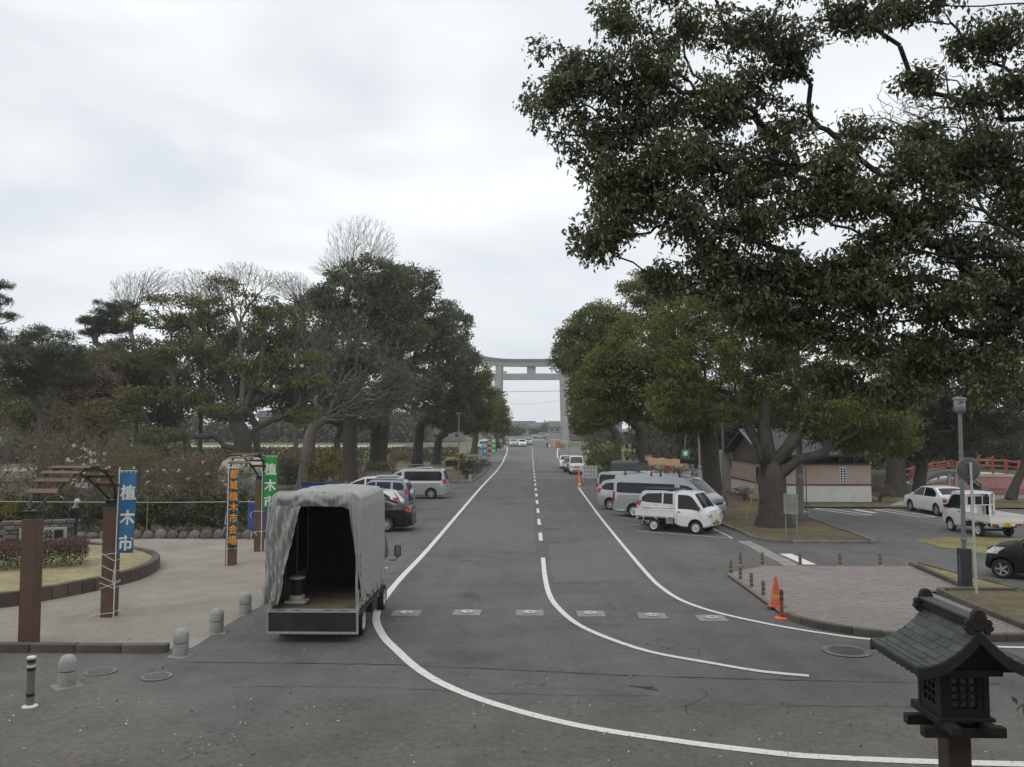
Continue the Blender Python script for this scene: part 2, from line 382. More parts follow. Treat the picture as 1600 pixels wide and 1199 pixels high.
# slanted bays on the right
d35 = Vector((3.59, -2.51, 0)).normalized()
bays = empty('parking_bay_lines'); bays['kind'] = 'structure'
for k in range(8):
    p = Vector((4.58, 36.38 + 2.62 * k, 0)); q = p + d35 * 4.4; mb = MB(); ribbon(mb, smooth_path([p[:2], q[:2]], .4), .07, .012, .12); mb.build('bay_line', white_paint, bays)
mb = MB(); ribbon(mb, smooth_path([(8.17, 33.87), (8.12, 38), (7.9, 46)], .5), .07, .013, .1); mb.build('bay_line', white_paint, bays)
lot = empty('parking_lot_lines'); lot['kind'] = 'structure'
def ubay(a, b, w):
    a = Vector((*a, 0)); b = Vector((*b, 0)); d = (b - a).normalized(); n = Vector((-d.y, d.x, 0)) * w
    for s, e in ((a, b), (a - n, b - n)): mb = MB(); ribbon(mb, smooth_path([s[:2], e[:2]], .5), .14, .012, .08); mb.build('lot_line', white_paint, lot)
    mb = MB(); ribbon(mb, [a[:2], (a - n)[:2]], .14, .0135); mb.build('lot_line', white_paint, lot)
    mb = MB(); ribbon(mb, [b[:2], (b - n)[:2]], .14, .0135); mb.build('lot_line', white_paint, lot)
ubay((15.9, 47.0), (16.95, 43.3), -.75); ubay((19.0, 46.4), (19.75, 42.5), -.75); ubay((13.0 + .9, 46.6), (14.4, 44.8), -.5)
mb = MB(); ribbon(mb, smooth_path([(17.9, 46.4), (18.3, 44.6)], .4), .35, .012, .1); mb.build('lot_line', white_paint, lot)
mb = MB(); ribbon(mb, smooth_path([(9.0, 29.7), (9.06, 27.3)], .4), .42, .012, .06); mb.build('lot_line', white_paint, lot)
mb = MB(); ribbon(mb, smooth_path([(24.5, 36.6), (32, 36.0)], .6), .14, .012, .06); mb.build('lot_line', white_paint, lot)

# seams and cracks in the asphalt: thin dark sunken-looking tar lines
tar = pm('tar_seam', (.035, .034, .032), .8, var=.2)
seams = empty('pavement_seams'); seams['kind'] = 'structure'
def seam(pts, w=.018, wob=.03):
    P = smooth_path(pts, .16); P = [(p.x + random.uniform(-wob, wob) * .5, p.y + random.uniform(-wob, wob)) for p in P]
    mb = MB(); ribbon(mb, P, w, .0085, .6); mb.build('seam', tar, seams)
seam([(-6.5, 15.6), (-3, 15.55), (0, 15.2), (2.2, 14.9), (5, 14.7), (8, 14.6)], .022, .02)
seam([(-5, 14.15), (-2.8, 14.2), (-.6, 13.9), (2, 13.8)], .012, .04); seam([(3.2, 13.45), (5, 13.35), (7, 13.4)], .012, .04)
for k in range(26):
    cx, cy = random.uniform(-2.6, 6.5), random.uniform(13.2, 26); a = random.uniform(0, 6.28); L_ = random.uniform(.5, 1.7); P = [(cx, cy)]
    for j in range(6): a += random.uniform(-.7, .7); P.append((P[-1][0] + math.cos(a) * L_ / 6, P[-1][1] + math.sin(a) * L_ / 6))
    if all(-3.2 < p[0] < 9 for p in P): seam(P, random.uniform(.005, .011), .02)
seam([(1.65, 14.35), (1.85, 14.3), (2.0, 14.2), (2.15, 14.15)], .06, .03); seam([(1.9, 14.27), (2.1, 14.3)], .03, .02)
# repaired asphalt rectangles
patchm = groundmat('asphalt_patch', (.108, .105, .100), (.124, .120, .113), grain=.2, patch=.1)
patch2 = groundmat('asphalt_worn', (.140, .136, .127), (.156, .151, .141), grain=.22, patch=.12)
def rough_poly(pl, j=.03, step=.4): return [(a + random.uniform(-j, j), b + random.uniform(-j, j)) for a, b in densify(pl, step)]
for pl, m_ in (([(-.2, 55), (3.5, 55), (3.5, 66), (-.2, 66)], patchm), ([(-3.5, 31), (.2, 30), (.2, 48), (-3.5, 50)], patch2), ([(.7, 24), (3.3, 24.5), (3.3, 33), (.7, 32)], patch2),
               ([(-1.0, 88), (3.6, 88), (3.6, 104), (-1, 104)], patchm)):
    sheet('asphalt_repair', rough_poly(pl, .05), .0045 if m_ is patch2 else .0062, m_)

# ------------------------------------------------------------------ kerbs and the paved corner
kerb([(-16, 16.28), (-10, 16.3), (-7.6, 16.32), (-7.08, 16.34)], .2, .16, .9, mossy)
kerb([(-12, 69.5), (-5.6, 69.6), (-5.05, 70.4), (-4.95, 73.6), (-4.75, 90), (-5.1, 106), (-6.5, 118)], .16, .13, 1.2, kerbm)
kerb([(5.85, 74), (7.4, 57), (8.8, 39), (9.0, 35.5), (9.02, 33.8), (9.55, 32.75), (11, 32.45), (12.9, 32.5), (13.4, 33.25), (13.75, 41.3), (14.3, 47.3), (20, 47.6)], .15, .12, 1.0, kerbm)
kerb([(5.95, 19.55), (6.15, 18.9), (6.6, 18.3), (7.5, 17.72), (9, 17.58), (11, 17.55), (17, 17.5)], .17, .15, .6, mossy)
kerb([(12.15, 27.0), (12.0, 25), (11.78, 22.95)], .13, .16, .6, mossy)
kerb([(12.45, 27.05), (12.75, 25), (13.2, 22.4), (13.9, 19), (15.5, 17.8)], .13, .14, .6, mossy)
kerb([(12.9, 22.55), (11.6, 22.62), (10.85, 22.5), (10.72, 21), (10.68, 17.75)], .14, .17, .6, mossy, smooth=False)
sheet('grass_strip', [(12.2, 26.95), (12.05, 25), (11.85, 22.75), (13.1, 22.5), (12.7, 25), (12.42, 26.98)], .10, drygrass)
sheet('planter_soil', [(10.8, 22.4), (12.95, 22.45), (13.8, 19.2), (15.4, 17.75), (10.75, 17.7)], .11, soil)
# gutter of concrete slabs crossing to the lot
gut = empty('gutter'); gut['kind'] = 'structure'
for k in range(12):
    y = 27.1 + k * .5; mb = MB(); mb.box((8.42 + .02 * math.sin(k), y + .24, .0), (.5, .485, .03)); mb.build('slab', concrete, gut, bevel=.008, seg=1)
# pinkish pavers
paverm = pm('paver', (.25, .217, .202), .9, var=.05, scale=3, bump=.2, bscale=60, dirt=(.272, .255, .245), dscale=.6, damt=.7)
paverm2 = pm('paver_pale', (.256, .226, .212), .9, var=.05, scale=3, bump=.2, bscale=60, dirt=(.28, .265, .256), dscale=.6, damt=.6)
from mathutils.geometry import intersect_point_quad_2d
plaza_poly = [(5.88, 25.2), (5.88, 19.6), (6.08, 18.95), (6.68, 18.38), (7.52, 17.83), (9, 17.68), (10.6, 17.65), (10.62, 22.55), (11.7, 22.7), (11.9, 25), (12.05, 26.72), (7.4, 26.72), (6.5, 25.95)]
sheet('paved_corner', plaza_poly, .055, pm('paver_joint', (.20, .178, .166), .95))
def inside(p, poly):
    c = False; n = len(poly)
    for i in range(n):
        a, b = poly[i], poly[(i + 1) % n]
        if (a[1] > p[1]) != (b[1] > p[1]) and p[0] < (b[0] - a[0]) * (p[1] - a[1]) / (b[1] - a[1]) + a[0]: c = not c
    return c
mb = MB(); PW, PL = .10, .20; r = 0; y = 17.7
while y < 26.8:
    x = 5.8 + (r % 2) * PL / 2
    while x < 12.2:
        if all(inside((x + dx * PL * .55, y + dy * PW * .55), plaza_poly) for dx in (-1, 1) for dy in (-1, 1)):
            n_ = math.sin(x * 1.3 + 2) * math.cos(y * .9) + random.uniform(-.9, .9); mb.k = 1 if n_ > .25 else 0
            h = random.uniform(.0, .006); a, b = PL / 2 - .004, PW / 2 - .004
            z1 = .066 + h; tx, ty = random.uniform(-.002, .002), random.uniform(-.002, .002)
            vs = [(x - a, y - b, .05), (x + a, y - b, .05), (x + a, y + b, .05), (x - a, y + b, .05), (x - a, y - b, z1 - tx - ty), (x + a, y - b, z1 + tx - ty), (x + a, y + b, z1 + tx + ty), (x - a, y + b, z1 - tx + ty)]
            mb.add(vs, [(4, 5, 6, 7), (0, 1, 5, 4), (1, 2, 6, 5), (2, 3, 7, 6), (3, 0, 4, 7)])
        x += PL
    y += PW; r += 1
o = mb.build('paver_field', [paverm, paverm2]); o['kind'] = 'stuff'; o['label'] = 'pinkish grey pavers of the paved corner'
o.parent = bpy.data.objects['paved_corner']

# ------------------------------------------------------------------ small street furniture
stone = pm('granite', (.36, .355, .34), .85, var=.16, scale=30, bump=.35, bscale=90, dirt=(.20, .19, .17), dscale=3, damt=.6)
steel = pm('galvanised_steel', (.34, .35, .36), .5, .6, var=.12, scale=9, dirt=(.20, .19, .18), dscale=3)
pole_grey = pm('pole_grey_paint', (.20, .21, .22), .6, .2, var=.12, scale=8, dirt=(.12, .11, .10), dscale=3)
pole_conc = pm('pole_concrete', (.24, .235, .22), .9, var=.12, scale=4, dirt=(.13, .125, .11), dscale=2)
white_pl = pm('white_plastic', (.7, .7, .68), .45, var=.05, scale=8)
orange_pl = pm('orange_plastic', (.56, .095, .045), .5, var=.10, scale=6, dirt=(.35, .10, .06), dscale=5, damt=.5)
orange_br = pm('orange_bright', (.85, .14, .04), .45, var=.06)
black_pl = pm('black_plastic', (.018, .018, .02), .5, var=.1)
rubber = pm('rubber', (.02, .02, .02), .85, var=.15, bump=.2)
drab = pm('drab_plastic', (.20, .19, .155), .6, var=.12, dirt=(.12, .1, .08))
yel_band = pm('faded_yellow_band', (.26, .215, .11), .6, var=.15, dirt=(.2, .17, .1))
brown_pl = pm('brown_plastic', (.14, .105, .075), .6, var=.15)
iron = pm('cast_iron', (.13, .125, .115), .7, .3, var=.2, scale=20, bump=.5, bscale=60)

def stone_bollard(loc, label, slab=False):
    t = empty('stone_bollard', loc, random.uniform(0, 1), label, 'bollard', 'domed stone bollards in a row')
    r = .145
    MB().lathe([(r * 1.0, -.05), (r * 1.0, .235), (r * .93, .245)], 20).build('shaft', stone, t, 40)
    MB().lathe([(r * .88, .24), (r * .88, .262)], 20).build('groove', pm('granite_shade', (.14, .14, .13), .9), t, 40)
    MB().lathe([(r * .93, .26), (r * 1.02, .27), (r * 1.02, .36), (r * .95, .43), (r * .78, .48), (r * .5, .512), (r * .2, .523), (0, .525)], 20).build('dome', stone, t, 40)
    MB().box((.0, 0, .0), (.44 if slab else .36, .40 if slab else .36, .03), rz=.2).build('base_slab', concrete, t, bevel=.01, seg=1)
    return t
names = ['domed stone bollard on a slab beside the striped post, nearest the camera', 'domed stone bollard at the rounded end of the kerb', 'domed stone bollard, second up the row from the kerb end', 'domed stone bollard, third up the row from the kerb end', 'domed stone bollard half hidden by the covered truck']
for p, n_ in zip([(-7.85, 14.15, 0), (-6.72, 16.06, 0), (-6.72, 17.89, 0), (-6.73, 19.7, 0), (-6.74, 21.42, 0)], names): stone_bollard(p, n_, p[1] < 15)

t = empty('marker_post', (-7.83, 13.07, 0), 0, 'slim drab marker post with black bands and white cap', 'marker post')
MB().lathe([(.062, .02), (.06, .74), (.062, .745)], 16).build('shaft', drab, t, 40)
MB().lathe([(.068, .745), (.068, .775), (.04, .785), (0, .787)], 16).build('cap', white_pl, t, 40)
for z in (.17, .56, .69): MB().lathe([(.0635, z), (.0635, z + .045)], 16).build('band', black_pl, t, 40)
MB().lathe([(.0637, .62), (.0637, .655)], 16).build('reflective_band', white_pl, t, 40)
MB().lathe([(.115, 0), (.115, .02), (.08, .035), (.06, .04)], 16).build('base_plate', white_pl, t, 40)

def pad(loc, label):
    t = empty('bollard_socket', loc, random.uniform(-.03, .03), label, 'bollard socket', 'concrete sockets set in a row across the road')
    MB().box((0, 0, -.01), (.66, .62, .038)).build('concrete_pad', concrete, t, bevel=.006, seg=1)
    MB().lathe([(.155, .018), (.155, .03), (.14, .034), (.10, .034), (.095, .030), (0, .030)], 24).build('lid', pm('bright_steel', (.62, .61, .57), .4, .3, var=.1, scale=20, dirt=(.2, .2, .18), dscale=14), t, 40)
    MB().box((.02, 0, .033), (.09, .03, .008)).build('keyhole', iron, t)
for i, (p, n_) in enumerate(zip([(-2.93, 19.85), (-1.5, 19.95), (-.01, 19.95), (1.43, 19.88), (2.85, 19.7), (4.18, 19.47)],
        ['round lid on concrete square just inside the left edge line', 'round lid on concrete square, second from the left edge line', 'round lid on concrete square just left of the centre line',
         'round lid on concrete square just right of the centre line', 'round lid on concrete square, second right of the centre line', 'round lid on concrete square touching the right edge line'])): pad((*p, .012), n_)

def manhole(loc, r, label, grate=False):
    t = empty('manhole_cover', loc, .3, label, 'manhole')
    MB().lathe([(r, 0), (r, .012), (r * .78, .014), (r * .78, .008), (0, .008)], 28).build('rim', kerbm, t, 30)
    MB().lathe([(r * .74, .0085), (r * .74, .016), (0, .017)], 28).build('lid', iron, t, 30)
    if grate:
        for k in range(-5, 6):
            w = r * .66; c = math.sqrt(max(0, w * w - (k * r * .115) ** 2)); MB().box((k * r * .115, 0, .02), (r * .045, 2 * c, .012)).build('rib', iron, t)
manhole((6.2, 16.65, .008), .46, 'oval-looking iron manhole in the road below the paved corner', True)
manhole((-6.56, 14.68, .008), .26, 'small round manhole between the bollards on brown asphalt')
manhole((-7.7, 14.95, .008), .27, 'round manhole partly behind the nearest stone bollard')

def post(loc, label, h=.44):
    t = empty('guide_post', loc, random.uniform(0, 3), label, 'guide post', 'short banded guide posts round the paved corner')
    MB().lathe([(.05, .03), (.046, h - .02), (.05, h - .015), (.05, h), (0, h + .006)], 12).build('shaft', brown_pl, t, 40)
    for z in (.15, .27, .37): MB().lathe([(.0515, z), (.051, z + .05)], 12).build('band', yel_band, t, 40)
    MB().lathe([(.052, h - .03), (.052, h + .004), (0, h + .012)], 12).build('cap', drab, t, 40)
    MB().lathe([(.12, 0), (.11, .025), (.06, .05)], 12).build('foot', drab, t, 40)
gl = [((6.06, 25.42), 'short banded guide post, far end of the paved corner\'s road side'), ((6.06, 24.3), 'short banded guide post, second from the far end on the road side'), ((6.06, 23.1), 'short banded guide post, third from the far end on the road side'),
      ((6.06, 21.94), 'short banded guide post next to the orange cone'), ((6.72, 26.9), 'short banded guide post, first of the back row from the road'), ((7.4, 26.85), 'short banded guide post, second of the back row from the road'),
      ((8.61, 26.88), 'short banded guide post in front of the white stripe, back row'), ((9.85, 26.84), 'short banded guide post, fourth of the back row from the road'), ((11.11, 26.82), 'short banded guide post, last of the back row, nearest the grass strip')]
for p, n_ in gl: post((*p, .03 if p[0] > 6.5 else .0), n_)

def cone(loc, label, h=.7, body=None, stripe=None, cat='traffic cone'):
    t = empty('traffic_cone', loc, random.uniform(0, 1), label, cat, 'traffic cones')
    MB().lathe([(.15, .035), (.135, .06), (.035, h - .01), (.03, h), (0, h)], 20).build('cone_body', body or orange_pl, t, 40)
    MB().box((0, 0, .018), (.38, .38, .035)).build('base', body or orange_pl, t, bevel=.012)
    if stripe:
        f = lambda z: .135 + (.035 - .135) * (z - .06) / (h - .07) + .003
        MB().lathe([(f(.2), .2), (f(.3), .3)], 20).build('band', stripe, t, 40)
cone((5.98, 20.55, .06), 'tall faded orange traffic cone at the corner of the pavers', .72, None, pm('worn_yellow', (.55, .28, .05), .6, var=.2))
t = empty('rubber_post', (5.8, 19.5, .0), 0, 'thin orange and brown flexible post on a bright orange foot', 'flexible post')
MB().lathe([(.045, .03), (.042, .6), (.044, .66), (.03, .672), (0, .674)], 12).build('shaft', pm('dull_red', (.30, .07, .04), .6, var=.2, dirt=(.1, .05, .04)), t, 40)
for z in (.42, .54): MB().lathe([(.048, z), (.048, z + .07)], 12).build('band', pm('dark_band', (.06, .045, .035), .6), t, 40)
MB().lathe([(.17, 0), (.17, .02), (.09, .035), (.04, .05)], 16).build('foot', orange_br, t, 40)

# lamp post with meter box, round sign seen from behind
t = empty('lamp_post', (11.72, 22.85, .08), 0, 'tall grey lamp post with a dark box round its foot, near the pavers', 'lamp post')
MB().tube([(0, 0, 0), (0, 0, 1.3), (0, 0, 4.75)], [.065, .06, .05], 14).build('shaft', pole_grey, t, 40)
MB().lathe([(.085, 1.28), (.085, 1.36), (.07, 1.38)], 14).build('collar', pole_grey, t, 40)
MB().lathe([(.06, 4.72), (.13, 4.76), (.15, 4.8), (.15, 4.9), (.12, 4.93)], 16).build('lamp_holder', pole_grey, t, 40)
MB().lathe([(.125, 4.9), (.15, 4.96), (.14, 5.1), (0, 5.1)], 16).build('lamp_glass', pm('lamp_glass', (.36, .36, .34), .25, var=.1), t, 40)
MB().lathe([(.19, 5.1), (.17, 5.14), (.05, 5.18), (0, 5.18)], 16).build('lamp_cap', pole_grey, t, 40)
MB().box((0, 0, .54), (.27, .27, 1.08)).build('meter_box', pm('dark_blue_grey', (.028, .031, .038), .55, var=.12, dirt=(.06, .06, .06), dscale=4), t, bevel=.012)
pl = MB().box((-.138, -.02, .58), (.006, .05, .7)).build('label_strip', pm('label_blue', (.08, .12, .22), .5, var=.3, scale=40), t)

t = empty('round_sign', (11.57, 22.0, .1), 0, 'round road sign seen from behind on a pale steel pole', 'road sign')
MB().tube([(0, 0, 0), (-.05, 0, 3.4)], .032, 12).build('pole', pm('pale_pole', (.55, .54, .51), .5, .2, var=.08, dirt=(.3, .28, .25), dscale=6, damt=.6), t, 40)
MB().lathe([(.30, -.004), (.31, 0), (.30, .006), (0, .006)], 36, (-.09, .045, 3.2), 'Y').build('disc', pm('sign_back', (.10, .105, .105), .6, .2, var=.12, dirt=(.06, .06, .055), dscale=5), t, 30)
rim = MB().tube([(-.09 + .31 * math.cos(a), .045, 3.2 + .31 * math.sin(a)) for a in np.linspace(0, 2 * math.pi, 37)], .009, 6, False).build('rim', steel, t, 40)
for z in (3.02, 3.36): MB().box((-.055, .02, z), (.12, .05, .025)).build('bracket', steel, t)

# litter of leaves, twigs and petals
def litter(name, n, xr, yr, zz, cols, size, label, wfun=None):
    for ci, (c, share) in enumerate(cols):
        mb = MB()
        for _ in range(int(n * share)):
            while True:
                x, y = random.uniform(*xr), random.uniform(*yr)
                if wfun is None or random.random() < wfun(x, y): break
            s = random.uniform(.4, 1) * size; a = random.uniform(0, 6.28); w = s * random.uniform(.25, .5); cu = random.uniform(.1, .5) * s
            u = Vector((math.cos(a), math.sin(a), 0)); v = Vector((-u.y, u.x, 0)); p = Vector((x, y, zz + .004))
            mb.add([p - u * s / 2 + Vector((0, 0, cu)), p + v * w / 2, p + u * s / 2 + Vector((0, 0, cu * random.uniform(0, 1))), p - v * w / 2], [(0, 3, 2, 1)])
        o = mb.build(name, pm('litter_%d' % ci + name, c, .8, var=.2)); o['kind'] = 'stuff'; o['label'] = ['pale', 'dark brown', 'tan'][ci] + ' ' + label
litter('leaf_litter', 900, (-11, 9), (8.5, 21), .006, [((.62, .57, .46), .3), ((.10, .065, .035), .5), ((.30, .20, .10), .2)], .075, 'scattered fallen leaves and bits on the asphalt', lambda x, y: 1 if y < 13.5 else .12)

# ------------------------------------------------------------------ vehicles
def paint(name, c, metal=0, rough=.32): return pm(name, c, rough, metal, var=.03, scale=2, coat=.5, dirt=tuple(x * .8 + .02 for x in c), dscale=1.5, damt=.25)
P_WHITE = paint('paint_white', (.72, .72, .70)); P_SILVER = paint('paint_silver', (.37, .385, .40), .3, .32); P_PEARL = paint('paint_pearl', (.48, .495, .52), .2, .28)
P_BLACK = pm('paint_black', (.012, .012, .014), .28, var=.05, spec=.28, coat=.12); P_BLUE = paint('paint_blue_grey', (.23, .27, .34), .35, .32); P_CHAR = paint('paint_charcoal', (.035, .037, .04), .2, .25)
P_MINI = paint('paint_silver_warm', (.42, .42, .425), .25, .3)
glass = pm('tinted_glass', (.016, .018, .020), .06, var=.2, spec=.3)
glass_l = pm('clear_glass', (.10, .115, .115), .06, var=.2, spec=.7)
red_l = pm('tail_lamp_red', (.38, .018, .025), .2, var=.15, coat=.4); clear_l = pm('head_lamp', (.62, .63, .64), .15, .3, var=.25, scale=30, coat=.5); amber_l = pm('amber_lamp', (.6, .22, .03), .25)
chrome = pm('chrome', (.62, .62, .63), .2, .9, var=.08); alloy = pm('alloy_rim', (.50, .50, .51), .35, .6, var=.1, scale=8)
steel_rim = pm('steel_rim', (.52, .52, .51), .45, .3, var=.12, scale=8)
plate_w = pm('plate_white', (.72, .72, .70), .4, var=.04); plate_y = pm('plate_yellow', (.72, .50, .05), .4, var=.06); trim = pm('dark_trim', (.03, .03, .032), .6, var=.1)
plate_ink_g = pm('plate_ink_green', (.03, .16, .08), .5); plate_ink_k = pm('plate_ink_black', (.03, .03, .03), .5)

class Body:
    def __init__(s, prof, W, zb, z0, tum=.2, plan=(.5, .16, .5, .12), crown=.015, r=.07):
        s.px = [p[0] for p in prof]; s.pz = [p[1] for p in prof]; s.W = W; s.zb = zb; s.z0 = z0; s.tum = tum; s.plan = plan; s.x0, s.x1 = s.px[0], s.px[-1]; s.crown = crown; s.r = r
    def top(s, x): return float(np.interp(x, s.px, s.pz))
    def pf(s, x):
        a, ka, b, kb = s.plan; u = max(0, (s.x0 + a - x) / a); v = max(0, (x - (s.x1 - b)) / b)
        return 1 - ka * u ** 2.4 - kb * v ** 2.4
    def sec(s, x):
        zt = s.top(x); w = s.W / 2 * s.pf(x); zb = min(s.zb, zt - .07); r = s.r
        wt = w * (1 - s.tum * max(0, zt - s.zb)) - .015
        e = max(0, (s.x0 + .35 - x) / .35, (x - (s.x1 - .35)) / .35); z0 = min(s.z0 + .10 * e ** 2, zb - .1)
        return [(0, z0), (w * .88, z0), (w * .97, z0 + .05), (w, z0 + .55 * (zb - z0)), (w * .985, zb - .02), (w * .97, zb), (wt, zt - r), (wt - .35 * r, zt - .3 * r), (wt - 1.2 * r, zt - .02), (wt * .5, zt + s.crown * .7), (0, zt + s.crown)]
    def side_y(s, x, z):
        P = s.sec(x)[1:8]; return float(np.interp(z, [p[1] for p in P], [p[0] for p in P]))
    def top_z(s, x, y):
        P = s.sec(x)[6:][::-1]; return float(np.interp(abs(y), [p[0] for p in P], [p[1] for p in P]))
    def end_x(s, z, front):
        n = len(s.px)
        k = int(np.argmax(s.pz))
        if front: return float(np.interp(-z, [-q for q in s.pz[k:]], s.px[k:]))
        return float(np.interp(z, s.pz[:k + 1], s.px[:k + 1]))
    def mesh(s, step=.12):
        xs = []
        for a, b in zip(s.px[:-1], s.px[1:]):
            n = max(1, int(abs(b - a) / step)); xs += [a + (b - a) * k / n for k in range(n)]
        xs.append(s.x1); mb = MB(); secs = [s.sec(x) for x in xs]; full = []
        for x, S in zip(xs, secs): full.append([(x, y, z) for y, z in S] + [(x, -y, z) for y, z in S[1:-1]][::-1])
        m = len(full[0]); vs = [p for r in full for p in r]; fs = []
        for i in range(len(full) - 1):
            for k in range(m):
                k2 = (k + 1) % m; fs.append((i * m + k, i * m + k2, (i + 1) * m + k2, (i + 1) * m + k))
        fs += [tuple(range(m)), tuple((len(full) - 1) * m + k for k in range(m))[::-1]]
        mb.add(vs, fs); return mb
    def side_panel(s, cols, off=.005, sides=(1, -1), nz=3, nx=4):
        "a pane that hugs the flank; cols = [(x, z_bottom, z_top), ...]"
        out = []
        xs = [c[0] for c in cols]
        for sd in sides:
            mb = MB()
            def fn(u, v):
                x = xs[0] + (xs[-1] - xs[0]) * u
                lo = float(np.interp(x, xs, [c[1] for c in cols])); hi = float(np.interp(x, xs, [c[2] for c in cols])); z = lo + (hi - lo) * v
                return (x, sd * (s.side_y(x, z) + off), z)
            mb.grid(fn, max(nx, int(abs(xs[-1] - xs[0]) / .12)), nz); out.append(mb)
        return out
    def top_panel(s, xa, xb, ya, yb, off=.006):
        mb = MB()
        def fn(u, v):
            x = xa + (xb - xa) * u; h = ya + (yb - ya) * u; y = h * (2 * v - 1); return (x, y, s.top_z(x, y) + off)
        mb.grid(fn, 6, 8); return mb
    def end_panel(s, za, zb_, ya, yb, front, off=.008):
        mb = MB(); sg = 1 if front else -1
        def fn(u, v):
            z = za + (zb_ - za) * u; h = ya + (yb - ya) * u; y = h * (2 * v - 1); return (s.end_x(z, front) + sg * (off + .0 * y * y), y, z)
        mb.grid(fn, 4, 6); return mb

def cut_arches(me, wheels, r, W):
    "wheel arches cut out of the body"
    o = bpy.data.objects.new('tmp', me); col.objects.link(o); cutters = []
    for wx in wheels:
        for sd in (1, -1):
            mb = MB(); mb.lathe([(r, -.17), (r, .17)], 28, (wx, sd * (W / 2 - .10), r * .93), 'Y'); c = mb.build('cut', dark); cutters.append(c)
            m = o.modifiers.new('b', 'BOOLEAN'); m.operation = 'DIFFERENCE'; m.object = c; m.solver = 'EXACT'; m.material_mode = 'TRANSFER'
    bpy.context.view_layer.update()
    me2 = bpy.data.meshes.new_from_object(o.evaluated_get(bpy.context.evaluated_depsgraph_get()))
    for c in cutters + [o]: bpy.data.objects.remove(c)
    return me2

WHEEL_CACHE = {}
def wheel(parent, x, y, r, style, wd=.19):
    sd = 1 if y > 0 else -1
    key = (round(r, 3), style, sd, wd)
    if key not in WHEEL_CACHE:
        h = wd / 2
        ty = MB().lathe([(r * .64, -h), (r * .80, -h * 1.06), (r * .95, -h * .95), (r, -h * .6), (r, h * .6), (r * .95, h * .95), (r * .80, h * 1.06), (r * .64, h)], 28, axis='Y', caps=False)
        ri = MB(); yo = sd * h
        ri.lathe([(r * .66, -h * .9), (r * .66, h * .9)], 24, axis='Y', caps=False)
        rim_m = alloy if style != 'steel' else steel_rim
        if style == 'steel':
            ri.lathe([(r * .66, yo * .95), (r * .60, yo * .9), (r * .5, yo * .55), (r * .3, yo * .75), (r * .16, yo * .8), (r * .14, yo * 1.0), (0, yo * 1.0)], 24, axis='Y', caps=False)
        else:
            ri.lathe([(r * .67, yo * .98), (r * .61, yo * .92), (r * .60, yo * .6)], 24, axis='Y', caps=False)
            n = {'five': 5, 'seven': 7, 'ten': 10}[style]
            for k in range(n):
                a = 2 * math.pi * k / n; ca, sa = math.cos(a), math.sin(a); w = r * (.10 if n < 8 else .06)
                p = lambda rr, t, yy: (ca * rr - sa * t, yy, sa * rr + ca * t)
                ri.add([p(r * .12, -w, yo * .8), p(r * .12, w, yo * .8), p(r * .62, w * .8, yo * .93), p(r * .62, -w * .8, yo * .93)], [(0, 1, 2, 3)] if sd < 0 else [(3, 2, 1, 0)])
            ri.lathe([(r * .17, yo * .6), (r * .16, yo * .95), (0, yo * .97)], 14, axis='Y', caps=False)
        hub = MB().lathe([(r * .62, yo * .35), (r * .3, yo * .4), (0, yo * .4)], 20, axis='Y', caps=False)
        def mk(mb, n_, m_):
            me = mb.mesh(n_, m_); bm = bmesh.new(); bm.from_mesh(me)
            if n_ != 'rim': bmesh.ops.recalc_face_normals(bm, faces=bm.faces)
            bm.to_mesh(me); bm.free(); me.polygons.foreach_set('use_smooth', [True] * len(me.polygons)); me.set_sharp_from_angle(angle=R(35)); return me
        WHEEL_CACHE[key] = (mk(hub, 'wheel', trim), mk(ty, 'tyre', rubber), mk(ri, 'rim', rim_m))
    a, b, c = WHEEL_CACHE[key]
    w = link('wheel', a, parent, loc=(x, y, r)); link('tyre', b, w); link('rim', c, w); return w

def boxpart(t, name, c, d, m, bevel=.012, both=True, rz=0, ry=0):
    for sd in ((1, -1) if both else (1,)):
        MB().box((c[0], sd * c[1], c[2]), d, rz=sd * rz, ry=ry).build(name, m, t, bevel=bevel)

def mirror(t, x, y, z, m, s=1):
    for sd in (1, -1):
        o = MB().box((x, sd * (y + .09 * s), z), (.09 * s, .17 * s, .14 * s), rz=sd * .2).build('mirror', m, t, bevel=.03)

def number_plate(t, x, z, front, m, ink, w=.33, h=.165):
    sg = 1 if front else -1
    p = MB().box((x, 0, z), (.012, w, h)).build('number_plate', m, t, bevel=.004)
    k = MB()
    for i in range(4): k.box((x + sg * .008, -.10 + i * .062 + (.015 if i > 1 else 0), z - .025), (.004, .036, .075))
    for i in range(3): k.box((x + sg * .008, -.05 + i * .05, z + .05), (.004, .03, .026))
    k.build('characters', ink, p)

